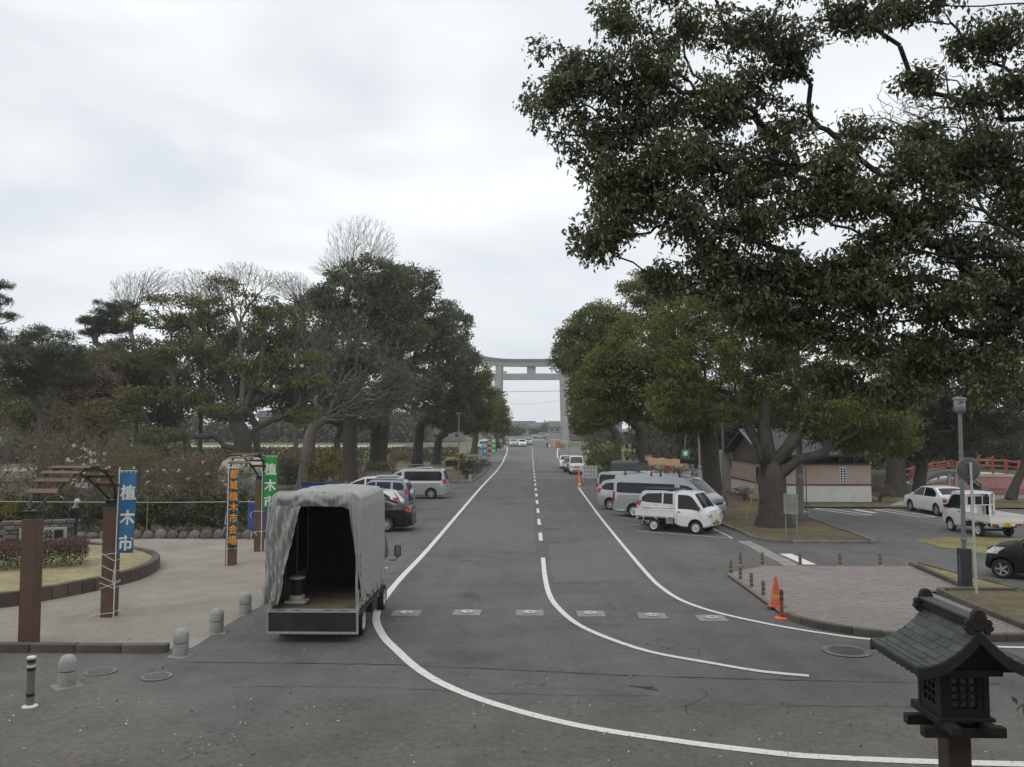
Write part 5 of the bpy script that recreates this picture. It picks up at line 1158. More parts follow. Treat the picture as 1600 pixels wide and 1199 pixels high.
# grey-covered pickup, stall, boards
kt = kei_truck('small pickup with a grey fitted cover, behind the silver high-roof van', (7.3, 55.5, 0), -34, guard=False)
def box_cover(u, v):
    P = [(-.76, .75), (-.76, 1.5), (-.75, 2.22), (-.70, 2.32), (-.5, 2.36), (.5, 2.36), (.70, 2.32), (.75, 2.22), (.76, 1.5), (.76, .75)]
    c = [0]
    for a, b in zip(P[:-1], P[1:]): c.append(c[-1] + math.dist(a, b))
    s_ = v * c[-1]; y = float(np.interp(s_, c, [p[0] for p in P])); z = float(np.interp(s_, c, [p[1] for p in P])); w = mn.noise_vector(Vector((u * 5, y * 3, z * 3))) * .02
    return (-1.74 + u * 1.98 + w.x, y + w.y, z + w.z)
MB().grid(box_cover, 14, 40).build('grey_cover', pm('cover_grey', (.10, .10, .10), .8, var=.1, dirt=(.13, .13, .125)), kt, 50)
for x_ in (-1.74, .24): MB().box((x_, 0, 1.5), (.02, 1.5, 1.55)).build('cover_end', MATS['cover_grey'], kt, bevel=.008)

def printmat(name, cols, scale):
    m = bpy.data.materials.new(name); m.use_nodes = True; nt = m.node_tree; b = nt.nodes['Principled BSDF']; b.inputs['Roughness'].default_value = .6
    tc = nt.nodes.new('ShaderNodeTexCoord'); vo = nt.nodes.new('ShaderNodeTexVoronoi'); vo.inputs['Scale'].default_value = scale; rp = nt.nodes.new('ShaderNodeValToRGB'); rp.color_ramp.interpolation = 'CONSTANT'
    sp = nt.nodes.new('ShaderNodeSeparateColor')
    while len(rp.color_ramp.elements) < len(cols): rp.color_ramp.elements.new(.5)
    for i, c in enumerate(cols): rp.color_ramp.elements[i].position = i / len(cols); rp.color_ramp.elements[i].color = (*c, 1)
    nt.links.new(tc.outputs['Object'], vo.inputs['Vector']); nt.links.new(vo.outputs['Color'], sp.inputs['Color']); nt.links.new(sp.outputs['Red'], rp.inputs['Fac']); nt.links.new(rp.outputs['Color'], b.inputs['Base Color'])
    return m
fest = printmat('festival_print', [(.55, .48, .34), (.42, .05, .07), (.58, .55, .48), (.50, .26, .05), (.24, .03, .13), (.30, .33, .10)], 4.5)
st = empty('food_stall', (9.6, 57.5, .08), R(-20), 'food stall with a bright patterned awning behind the parked vans', 'stall')
for x_ in (-1.2, 1.2):
    for y_ in (-.8, .8): MB().tube([(x_, y_, 0), (x_, y_, 2.45)], .025, 8).build('post', steel, st)
def awn(u, v): x = (u - .5) * 2.9; return (x, -.8 - .5 * (1 - v), 2.05 + .45 * v - .18 * u + .03 * math.sin(u * 20))
MB().grid(awn, 16, 4).build('awning', pm('awning_orange', (.36, .235, .11), .7, var=.15), st, 60)
MB().grid(lambda u, v: ((u - .5) * 2.9, -1.30 + .03 * math.sin(u * 25), 1.15 + v * (.92 - .18 * u)), 24, 6).build('valance', fest, st, 60)
MB().grid(lambda u, v: ((u - .5) * 2.7, -.8 + v * 1.7, 2.52 - .18 * u - .2 * v), 8, 6).build('roof_sheet', pm('roof_sheet_orange', (.42, .32, .20), .7, var=.1), st, 60)
MB().grid(lambda u, v: (-1.42, -1.25 + 2.1 * u, 1.55 + v * 1.05), 8, 5).build('side_curtain', printmat('festival_red', [(.36, .06, .08), (.45, .12, .12), (.5, .36, .32)], 7), st)
MB().box((0, -.7, .45), (2.5, .7, .9)).build('counter', pm('counter_cloth', (.55, .3, .1), .8, var=.2), st, bevel=.02)
hb = empty('hoarding', (10.95, 52.2, .08), R(-14), 'white advertising board with a green diagonal wave beside the trunk', 'sign board')
MB().box((0, 0, 1.38), (.84, .06, 1.5)).build('panel', pm('board_white', (.60, .62, .60), .5, var=.05), hb, bevel=.01)
MB().add([(-.42, -.034, .82), (.0, -.034, 1.05), (.42, -.034, 1.62), (.42, -.034, 1.28), (.2, -.034, .95), (-.1, -.034, .66), (-.42, -.034, .64)], [(0, 6, 5, 4, 3, 2, 1)]).build('wave', pm('wave_green', (.03, .27, .16), .5), hb)
MB().box((-.02, -.034, 1.9), (.64, .01, .12)).build('heading', pm('heading_blue', (.10, .22, .26), .5, var=.3, scale=50), hb)
MB().add([(.1, -.035, .64), (.42, -.035, .95), (.42, -.035, .64)], [(0, 2, 1)]).build('corner_tint', pm('lilac', (.5, .42, .55), .5), hb)
for s_ in (-1, 1): MB().box((s_ * .38, .04, .7), (.05, .05, 1.4)).build('post', steel, hb)
hb = empty('dark_sign', (10.35, 54.6, .08), R(-10), 'black topped sign stand between the stall and the white-green board', 'sign board')
MB().box((0, 0, 2.3), (1.05, .3, .3)).build('hood', black_pl, hb, bevel=.02); MB().box((0, 0, 1.3), (.7, .12, 1.6)).build('panel', printmat('poster', [(.6, .58, .55), (.25, .23, .22), (.55, .5, .45)], 9), hb, bevel=.01)

# cones and message board by the waiting cars
cone((4.5, 76.5, 0), 'orange cone leaning towards the blue one at the right kerb', .95, orange_br)
cone((4.85, 75.5, 0), 'dark blue cone beside the message board', .85, pm('cone_blue', (.02, .06, .28), .5))
cone((3.85, 64.9, 0), 'red-orange cone with a pale collar at the end of the right edge line', 1.0, orange_br, white_pl)
sb = empty('message_board', (5.2, 72.2, 0), R(-6), 'white standing board with coloured lettering near the cones', 'sign board')
MB().box((0, 0, .82), (1.35, .05, 1.1)).build('panel', pm('board_cream', (.62, .63, .60), .6, var=.05), sb, bevel=.01)
mkr, mkg = pm('mark_red', (.5, .06, .07), .6), pm('mark_green', (.08, .25, .16), .6)
for i in range(3):
    for j in range(4): MB().add([(x_ - .45 + j * .26, -.03, z_ + 1.16 - i * .33) for x_, z_ in ((-.085, .025), (-.085, .075), (.085, .075), (.085, .025), (.025, .025), (.025, -.1), (-.025, -.1), (-.025, .025))], [tuple(range(8))]).build('painted_mark', mkr if (i + j) % 2 else mkg, sb)
MB().box((.66, -.035, .82), (.1, .012, 1.06)).build('green_edge', pm('mark_green2', (.10, .36, .2), .6), sb)
for s_ in (-1, 1): MB().box((s_ * .6, .1, .45), (.05, .05, .95), rx=.2).build('leg', white_pl, sb)

# pond, stone bridge, red arched bridge
o = sheet('pond', [(23, 60.5), (27, 57.2), (36, 56.8), (60, 58), (60, 75), (22, 75), (22, 66)], .10, pm('pond_water', (.012, .016, .013), .05, var=.3, spec=.5)); 
pw = empty('pond_wall', (0, 0, 0)); pw['kind'] = 'structure'
for k in range(9): MB().box((0, 0, 0), (1.16, .3, .95)).build('wall_stone', pm('pond_stone', (.10, .092, .08), .9, var=.25, bump=.4, rnd=.2), pw, bevel=.03, seg=1, loc=(21.0 + k * 1.18, 66.6 + .05 * (k % 2), .5))
sbr = empty('stone_bridge', (28.9, 58.6, .08), R(-6), 'small pale stone arch bridge over the dark pond', 'footbridge')
arcz = lambda u, rise: rise * (1 - (2 * u - 1) ** 2)
def slab(name, m, y, th, z0, rise, L_, w):
    n = 18; mb = MB()
    for i in range(n):
        u0, u1 = i / n, (i + 1) / n; x0, x1 = (u0 - .5) * L_, (u1 - .5) * L_; a, b = z0 + arcz(u0, rise), z0 + arcz(u1, rise)
        mb.add([(x0, y - w / 2, a - th), (x1, y - w / 2, b - th), (x1, y + w / 2, b - th), (x0, y + w / 2, a - th), (x0, y - w / 2, a), (x1, y - w / 2, b), (x1, y + w / 2, b), (x0, y + w / 2, a)], [(0, 3, 2, 1), (4, 5, 6, 7), (0, 1, 5, 4), (2, 3, 7, 6)] + ([(0, 4, 7, 3)] if i == 0 else []) + ([(1, 2, 6, 5)] if i == n - 1 else []))
    return mb
slab('deck', stone, 0, .28, .55, .95, 4.3, 1.6).build('deck', pm('bridge_stone', (.30, .30, .285), .85, var=.15, bump=.3), sbr, 40)
for y_ in (-.85, .85): slab('parapet', stone, y_, .12, .66, .98, 4.3, .12).build('rim', pm('bridge_rim', (.46, .46, .44), .8), sbr, 40)
for x_ in (-.1, .35): MB().box((x_, -.98, .95), (.2, .14, .75)).build('pier_post', MATS['bridge_rim'], sbr)
for s_ in (-1, 1): MB().box((s_ * 2.2, 0, .25), (.5, 1.9, .7)).build('abutment', MATS['bridge_stone'], sbr, bevel=.03)
redp = pm('vermilion_paint', (.35, .09, .065), .55, var=.12); pinkp = pm('pink_paint', (.58, .27, .245), .7, var=.08, dirt=(.45, .2, .18))
rb = empty('red_bridge', (34.2, 63.2, .08), R(-4), 'long arched vermilion bridge with pink flanks over the pond', 'footbridge')
LB = 12.0; zr = lambda x: 1.0 * (1 - (2 * x / LB) ** 2) ** 1.0
slab('deck', pinkp, 0, .22, .15, 1.0, LB, 2.4).build('deck', pm('deck_white', (.58, .55, .52), .7), rb, 40)
for y_ in (-1.16, 1.16):
    n = 24; mb = MB()
    for i in range(n):
        x0, x1 = -LB / 2 + LB * i / n, -LB / 2 + LB * (i + 1) / n; f = lambda x: max(-.1, zr(x) - .95 + .0 * x) if abs(x) < 5 else -.1
        mb.add([(x0, y_, f(x0)), (x1, y_, f(x1)), (x1, y_, zr(x1) + .0), (x0, y_, zr(x0) + .0)], [(0, 1, 2, 3)])
    mb.build('flank', pinkp, rb)
    for dz, r_ in ((.95, .055), (.55, .04)): MB().tube([(x, y_ * .97, zr(x) + .15 + dz) for x in np.linspace(-LB / 2, LB / 2, 25)], r_, 8).build('rail', redp, rb, 40)
    for x in np.linspace(-LB / 2 + .2, LB / 2 - .2, 13):
        p = MB().box((x, y_ * .97, zr(x) + .66), (.13, .13, 1.15)).build('baluster', redp, rb, bevel=.015)
        if abs(x) > LB / 2 - 1 or abs(x) < .5: MB().lathe([(.05, 0), (.09, .06), (.07, .14), (0, .22)], 8, (x, y_ * .97, zr(x) + 1.24)).build('finial', redp, p, 40)

# ------------------------------------------------------------------ the great gateway and the far street
conc_t = pm('torii_concrete', (.34, .345, .345), .85, var=.06, scale=.35, dirt=(.28, .28, .275), dscale=.25, damt=.6)
YT = 186.0; ZT = gz(YT)
tr = empty('torii_gateway', (-.0, YT, ZT), 0, 'giant grey concrete torii gateway spanning the far road', 'gateway')
k = YT / 254.0
for sx in (-1, 1):
    xb, xt = sx * 10.35 * k + .45 * k, sx * 9.75 * k + .45 * k
    MB().lathe([(1.35 * k, 0), (1.30 * k, 8 * k), (1.2 * k, 24.2 * k)], 28, (0, 0, 0)).build('pillar', conc_t, tr, 40, loc=(xb, 0, 0)).rotation_euler = (0, math.atan2(xt - xb, 24.8 * k), 0)
    MB().lathe([(1.75 * k, 0), (1.75 * k, 1.0 * k), (1.45 * k, 1.25 * k)], 28).build('pillar_base', conc_t, tr, 40, loc=(xb, 0, 0))
def kas(u, v, z0, h, L_, d, rise, over):
    x = (u - .5) * L_; up = rise * abs(2 * u - 1) ** 2.6; return x, up
def beam(name, L_, z0, h, d, rise, flare=0, n=40, m=conc_t):
    mb = MB(); rows = []
    for i in range(n + 1):
        u = i / n; x = (u - .5) * L_; up = rise * abs(2 * u - 1) ** 4; e = flare * abs(2 * u - 1) ** 3
        rows.append([(x + .45 * k, -d / 2, z0 + up), (x + .45 * k, d / 2, z0 + up), (x + .45 * k, d / 2 * 1.15, z0 + h + up + e), (x + .45 * k, -d / 2 * 1.15, z0 + h + up + e)])
    vs = [p for r in rows for p in r]; fs = []
    for i in range(n):
        for q in range(4): fs.append((i * 4 + q, i * 4 + (q + 1) % 4, (i + 1) * 4 + (q + 1) % 4, (i + 1) * 4 + q))
    fs += [(3, 2, 1, 0), (n * 4, n * 4 + 1, n * 4 + 2, n * 4 + 3)]
    mb.add(vs, fs); return mb.build(name, m, tr, 30)
beam('lower_lintel', 33 * k, 24.0 * k, 1.35 * k, 2.4 * k, 1.5 * k); beam('top_lintel', 35 * k, 25.35 * k, .85 * k, 3.1 * k, 1.7 * k, .3 * k, m=pm('torii_cap', (.25, .255, .25), .85, var=.08, scale=.4))
MB().box((.45 * k, 0, 20.85 * k), (25.5 * k, 1.35 * k, 1.95 * k)).build('tie_beam', conc_t, tr, bevel=.08)
MB().box((.45 * k, 0, 22.9 * k), (2.7 * k, 1.0 * k, 2.3 * k)).build('centre_strut', conc_t, tr, bevel=.05)
for sx in (-1, 1): MB().box((sx * 8.2 * k + .45 * k, 0, 22.25 * k), (1.3 * k, 1.1 * k, .5 * k)).build('wedge', conc_t, tr)

def house(loc, rz, w, d, h, roofh, wallc, roofc, label, name='house', hip=False, floors=2):
    t = empty(name, loc, rz, label, 'building', 'houses and shops beyond the gateway')
    MB().box((0, 0, h / 2), (w, d, h)).build('wall', wallc, t)
    if roofh > 0:
        o = .6; a = (w / 2 + o) ; b = d / 2 + o; r = a - (d / 2 if hip else 0)
        MB().add([(-a, -b, h), (a, -b, h), (a, b, h), (-a, b, h), (-r, 0, h + roofh), (r, 0, h + roofh), (-a, -b, h - .15), (a, -b, h - .15), (a, b, h - .15), (-a, b, h - .15)],
                 [(0, 1, 5, 4), (2, 3, 4, 5), (1, 2, 5), (3, 0, 4), (6, 9, 8, 7), (0, 6, 7, 1), (1, 7, 8, 2), (2, 8, 9, 3), (3, 9, 6, 0)]).build('roof', roofc, t)
    else: MB().box((0, 0, h + .2), (w + .4, d + .4, .4)).build('roof', roofc, t)
    nx = max(2, int(w / 2.6))
    for f in range(floors):
        for i in range(nx):
            x_ = (i + .5) * w / nx - w / 2; z_ = h * (f + .55) / floors
            wn_ = MB().box((x_, -d / 2 - .03, z_), (w / nx * .52, .08, h / floors * .42)).build('window', pm('window_frame', (.4, .4, .4), .5), t); MB().box((x_, -d / 2 - .08, z_), (w / nx * .44, .04, h / floors * .34)).build('pane', glass, wn_)
    return t
wA = pm('wall_cream', (.30, .285, .25), .85, var=.06); wB = pm('wall_grey', (.20, .205, .215), .85, var=.06); wC = pm('wall_white', (.38, .38, .37), .85, var=.06); wD = pm('wall_brown', (.16, .12, .10), .85, var=.1)
rA = pm('roof_dark', (.06, .065, .075), .7, var=.15); rB = pm('roof_brown', (.12, .09, .075), .8, var=.15); rC = pm('roof_blue', (.07, .11, .16), .7, var=.1)
hs = [((-13.5, 262, gz(262)), .1, 8, 8, 4.6, 1.8, wA, rA, 'cream two-storey house left of the far crossing'), ((-13, 560, gz(560)), 0, 30, 14, 7.5, 0, wB, rA, 'broad grey block on the skyline under the gateway', 'office_block'),
      ((-14, 296, gz(296)), -.1, 10, 9, 4.0, 2.0, wC, rA, 'white house with dark roof beyond the crossing'), ((-4, 300, gz(300)), 0, 7, 7, 2.4, 1.2, wC, rA, 'low dark-roofed shop beyond the crossing'),
      ((10.5, 420, gz(420)), .1, 9, 8, 3.4, 1.6, wB, rB, 'pale house far along the street under the gateway'), ((24, 520, gz(520)), 0, 24, 12, 6, 1.5, wB, rA, 'long grey building at the end of the street', 'hall'),
      ((14.5, 222, gz(222)), 0, 8, 9, 3.6, 2.4, wD, rA, 'brown tiled house right of the gateway pillar'), ((22, 256, gz(256)), .1, 11, 9, 5.6, 2.3, wB, rA, 'grey house behind the right gateway pillar'),
      ((-24, 214, gz(214)), 0, 14, 9, 5.2, 2, wB, rA, 'grey house seen through the trunks on the left'), ((-42, 225, gz(225)), 0, 16, 10, 5.5, 2, wC, rB, 'white house behind the playing field'), ((-66, 232, gz(232)), .1, 18, 10, 6, 2, wA, rA, 'cream house at the far left of the playing field')]
for i, (x_, y_, w_, h_, m_, r_, lab) in enumerate(((-30, 470, 10, 4, wA, rA, 'small far cream house on the left of the skyline'), (-18, 500, 9, 5, wC, rB, 'small far white house with a brown roof'), (3, 520, 8, 4.2, wA, rC, 'small far house with a bluish roof in mid-street'), (9, 600, 12, 6, wC, rA, 'pale far block at the end of the street'), (-3, 640, 14, 7.5, wB, rA, 'tallest grey far block over the street end'), (16, 470, 9, 4.4, wC, rB, 'small far white house right of the street'), (33, 480, 10, 5, wA, rA, 'small far cream house at the right of the skyline'), (-24, 620, 16, 6.5, wC, rA, 'wide pale far block left of the street end'))):
    hs.append(((x_, y_, gz(y_)), .05 * (i % 3 - 1), w_, 8, h_, 1.6, m_, r_, lab))
for h_ in hs:
    nm = h_[9] if len(h_) > 9 else 'house'; house(h_[0], h_[1], *h_[2:6], h_[6], h_[7], h_[8], nm, floors=1 if h_[4] < 5 else 2)
# street poles and cables
def upole(x, y, h, label):
    t = empty('utility_pole', (x, y, gz(y)), 0, label, 'utility pole', 'utility poles along the far street'); MB().tube([(0, 0, 0), (0, 0, h)], [.2, .13], 10).build('shaft', pole_conc, t, 40)
    for z_ in (h - .4, h - 1.3): MB().box((0, 0, z_), (2.0, .12, .12)).build('crossarm', steel, t)
    MB().lathe([(.28, 0), (.28, .8), (0, .85)], 10, (.35, 0, h - 3)).build('transformer', steel, t, 40)
for a in ((11.8, 262, 12.5, 'utility pole with crossarms rising right of the far street'), (13, 330, 12, 'second utility pole farther down the far street'), (-9.5, 300, 12, 'utility pole above the low shops on the left'), (-11.5, 226, 9, 'utility pole left of the far crossing')): upole(*a)
def cable(label, pts, r=.02):
    t = empty('overhead_cable', pts[0], 0, label, 'cable'); P0 = Vector(pts[0])
    a, b = Vector(pts[0]), Vector(pts[1]); sag = pts[2]; MB().tube([(a + (b - a) * u - Vector((0, 0, sag * 4 * u * (1 - u)))) - P0 for u in np.linspace(0, 1, 25)], r, 5).build('wire', black_pl, t, 40)
cable('dark cable crossing the road in front of the gateway', [(-34, 92, 8.9), (30, 90, 9.6), .55], .022)
cable('thin far cable over the street beyond the gateway', [(-9.5, 300, gz(300) + 11.5), (11.8, 262, gz(262) + 12), .8], .03)
cable('thin far cable from the right pole down the street', [(11.8, 262, gz(262) + 11.2), (13, 330, gz(330) + 11.4), .8], .03)
cable('sagging wire slung among the left-hand trees', [(-40, 50, 7.2), (-8, 63, 7.4), .4], .012)
# kerbside things under the gateway
t = empty('log_pile', (6.1, 169, gz(169)), .1, 'orange-brown timber stack at the foot of the right pillar', 'timber stack')
for i in range(4):
    for j in range(3 - i // 2): MB().box((-.7 + i * .45, 0, .2 + j * .38), (.42, 2.4, .36)).build('log', pm('orange_timber', (.42, .20, .06), .8, var=.2, rnd=.15), t, bevel=.05)
for k_, (x_, y_) in enumerate(((-5.3, 173), (6.0, 158), (6.6, 140), (5.1, 176))):
    t = plain_pole('marker_pole', ['white marker pole left of the waiting cars', 'slim pale pole at the right kerb before the gateway', 'pale street pole near the right-hand trees before the gateway', 'white marker pole right of the far crossing'][k_], (x_, y_, gz(y_)), .06, .05, [1.4, 4.5, 5.5, 1.6][k_], white_pl if k_ in (0, 3) else pole_grey)
t = empty('globe_lamp', (6.15, 88, .08), 0, 'small white globe lamp on a thin post near the small van', 'lamp'); MB().tube([(0, 0, 0), (0, 0, 1.9)], .03, 8).build('post', trim, t); MB().lathe([(.0, 1.88), (.12, 1.94), (.17, 2.08), (.12, 2.22), (0, 2.27)], 14).build('globe', white_pl, t, 60)

# ------------------------------------------------------------------ people
skin_m = pm('skin', (.42, .26, .19), .6, var=.06)
def skin_mesh(pts, edges, radii, mat, name, parent, sub=1):
    me = bpy.data.meshes.new(name); me.from_pydata(pts, edges, []); o = bpy.data.objects.new(name, me); col.objects.link(o)
    s = o.modifiers.new('skin', 'SKIN'); s.use_smooth_shade = True
    for i, r_ in enumerate(radii): o.data.skin_vertices[0].data[i].radius = r_ if isinstance(r_, tuple) else (r_, r_)
    o.data.skin_vertices[0].data[0].use_root = True
    b = o.modifiers.new('sub', 'SUBSURF'); b.levels = sub; b.render_levels = sub
    bpy.context.view_layer.update()
    m2 = bpy.data.meshes.new_from_object(o.evaluated_get(bpy.context.evaluated_depsgraph_get())); bpy.data.objects.remove(o); m2.materials.clear(); m2.materials.append(mat)
    m2.polygons.foreach_set('use_smooth', [True] * len(m2.polygons)); q = bpy.data.objects.new(name, m2); col.objects.link(q); q.parent = parent; return q
def person(loc, rz, label, top, legs, hair, cap=None, stride=.22, bend=0, H=1.7):
    t = empty('person', loc, rz, label, 'person', 'people'); s = H / 1.7; bx = lambda z: bend * max(0, z - .9)
    J = lambda x, y, z: ((x + bx(z)) * s, y * s, (z - .35 * bx(z) * abs(bend)) * s)
    pts = [J(0, 0, .95), J(0, 0, 1.15), J(0, 0, 1.36), J(.01, 0, 1.46), J(.02, 0, 1.55), J(.035, 0, 1.64),
           J(0, .09, .9), J(stride * .5, .09, .5), J(stride * .8, .09, .09), J(stride * .8 + .15, .09, .04),
           J(0, -.09, .9), J(-stride * .2, -.09, .5), J(-stride, -.09, .10), J(-stride + .14, -.09, .04),
           J(0, .18, 1.38), J(-.03, .23, 1.12), J(.10, .23, .9), J(.15, .22, .82), J(0, -.18, 1.38), J(.02, -.23, 1.12), J(.16, -.23, .92), J(.22, -.22, .85)]
    ed = [(0, 1), (1, 2), (2, 3), (3, 4), (4, 5), (0, 6), (6, 7), (7, 8), (8, 9), (0, 10), (10, 11), (11, 12), (12, 13), (2, 14), (14, 15), (15, 16), (16, 17), (2, 18), (18, 19), (19, 20), (20, 21)]
    rd = [.09, .09, .09, .055, .085, .075, .06, .045, .04, .04, .06, .045, .04, .04, .04, .034, .034, .036, .04, .034, .034, .036]
    skin_mesh(pts, ed, [r_ * s for r_ in rd], skin_m, 'body', t)
    a = [0, 1, 2, 14, 15, 16, 18, 19, 20]; ix = {v: i for i, v in enumerate(a)}
    skin_mesh([pts[i] for i in a], [(ix[p], ix[q]) for p, q in ed if p in ix and q in ix], [r_ * s for r_ in [.155, .15, .155, .08, .065, .052, .08, .065, .052]], top, 'jacket', t)
    b = [0, 6, 7, 8, 10, 11, 12]; ix = {v: i for i, v in enumerate(b)}
    skin_mesh([pts[i] for i in b], [(ix[p], ix[q]) for p, q in ed if p in ix and q in ix], [r_ * s for r_ in [.14, .11, .085, .07, .11, .085, .07]], legs, 'trousers', t)
    hx, hy, hz = pts[5]; 
    MB().lathe([(.098, -.06), (.106, .0), (.095, .06), (.06, .10), (0, .115)], 14, (hx - .012 * s, hy, hz)).build('cap' if cap else 'hair', cap or hair, t, 60)
    if cap: MB().box((hx + .12, hy, hz - .01), (.12, .15, .015)).build('cap_peak', cap, t, bevel=.006)
    for yy in (-.03, .03): MB().lathe([(0, -.01), (.012, 0), (0, .01)], 6, (hx + .082 * s, hy + yy, hz - .045), 'X').build('eye', black_pl, t)
    MB().box((hx + .095 * s, hy, hz - .075), (.03, .022, .035)).build('nose', skin_m, t, bevel=.008)
    return t
cl = lambda n, c: pm(n, c, .85, var=.12, bump=.1)
hairm = cl('hair_dark', (.02, .017, .015))
person((-17.7, 31.9, 0), R(-20), 'person in a dark jacket and pale cap behind the stone sign wall', cl('jacket_navy', (.018, .02, .028)), cl('trousers_dark', (.03, .03, .032)), hairm, cl('cap_pale', (.42, .45, .38)), .1, .28)
person((3.55, 166, gz(166)), R(-90), 'person in a lilac-grey jacket and dark trousers walking below the gateway', cl('jacket_lilac', (.30, .30, .42)), cl('trousers_navy', (.03, .035, .06)), hairm, None, .25, 0, 1.75)
person((3.0, 168.5, gz(168)), R(-80), 'person in beige clothes walking beside the one in lilac-grey', cl('jacket_beige', (.45, .41, .36)), cl('trousers_beige', (.35, .32, .28)), hairm, None, .2, 0, 1.65)
person((-6.6, 160, gz(160)), R(90), 'person in black standing behind the white van on the side road', cl('jacket_black', (.015, .015, .017)), cl('trousers_black', (.015, .015, .017)), hairm, None, .1, 0, 1.75)

# ------------------------------------------------------------------ wooden lantern in the foreground
lw = pm('dark_lantern_wood', (.026, .022, .019), .75, var=.25, scale=8, bump=.35, bscale=30, dirt=(.05, .043, .036), dscale=5, damt=.5)
lw2 = pm('brown_lantern_wood', (.075, .052, .038), .75, var=.25, scale=6, bump=.35, bscale=40)
cop = pm('verdigris_copper', (.098, .110, .102), .75, .15, var=.2, scale=9, bump=.3, bscale=35, dirt=(.05, .058, .054), dscale=6, damt=.6, rnd=.16)
LT = empty('wooden_lantern', (3.61, 7.3, .06), 0, 'dark wooden shrine lantern with a curved copper-tiled roof in the near foreground', 'lantern')
MB().box((0, 0, .86), (.195, .195, 1.76)).build('post', lw2, LT, bevel=.012)
MB().box((0, 0, .06), (.5, .5, .12)).build('foot_stone', stone, LT, bevel=.02)
for y_ in (-.155, .155): MB().box((0, y_, 1.745), (.68, .085, .085)).build('tray_beam', lw, LT, bevel=.008)
for x_ in (-.155, .155): MB().box((x_, 0, 1.815), (.085, .74, .07)).build('tray_beam', lw, LT, bevel=.008)
MB().box((0, 0, 1.86), (.47, .47, .03)).build('tray', lw, LT, bevel=.006)
# body: corner posts, rails and lattice windows on four sides
BZ0, BZ1, bw = 1.875, 2.25, .20
for x_ in (-1, 1):
    for y_ in (-1, 1): MB().box((x_ * (bw - .022), y_ * (bw - .022), (BZ0 + BZ1) / 2), (.05, .05, BZ1 - BZ0)).build('corner_post', lw, LT, bevel=.005)
paper = pm('lantern_pane', (.13, .13, .12), .35, var=.15, scale=12)
for q in range(4):
    A = q * math.pi / 2; c, s = math.cos(A), math.sin(A)
    def rot(x, y, z): return (x * c - y * s, x * s + y * c, z)
    f_ = MB().box(rot(0, -(bw - .02), BZ0 + .035), (2 * bw - .09, .03, .07), rz=A).build('window_frame', lw, LT)
    MB().box(rot(0, -(bw - .02), BZ1 - .03), (2 * bw - .09, .03, .06), rz=A).build('rail', lw, f_)
    for sx in (-1, 1): MB().box(rot(sx * .128, -(bw - .018), (BZ0 + BZ1) / 2), (.045, .028, BZ1 - BZ0 - .13), rz=A).build('stile', lw, f_)
    for i in range(2): MB().box(rot(-.0355 + i * .071, -(bw - .016), (BZ0 + BZ1) / 2), (.017, .022, BZ1 - BZ0 - .13), rz=A).build('mullion', lw, f_)
    for j in range(3): MB().box(rot(0, -(bw - .017), BZ0 + .07 + (j + 1) * (BZ1 - BZ0 - .13) / 4), (.21, .020, .017), rz=A).build('glazing_bar', lw, f_)
    for i in range(3):
        for j in range(4): MB().box(rot(-.071 + i * .071, -(bw - .032), BZ0 + .07 + (j + .5) * (BZ1 - BZ0 - .13) / 4), (.054, .008, (BZ1 - BZ0 - .13) / 4 - .017), rz=A).build('pane', paper, f_)
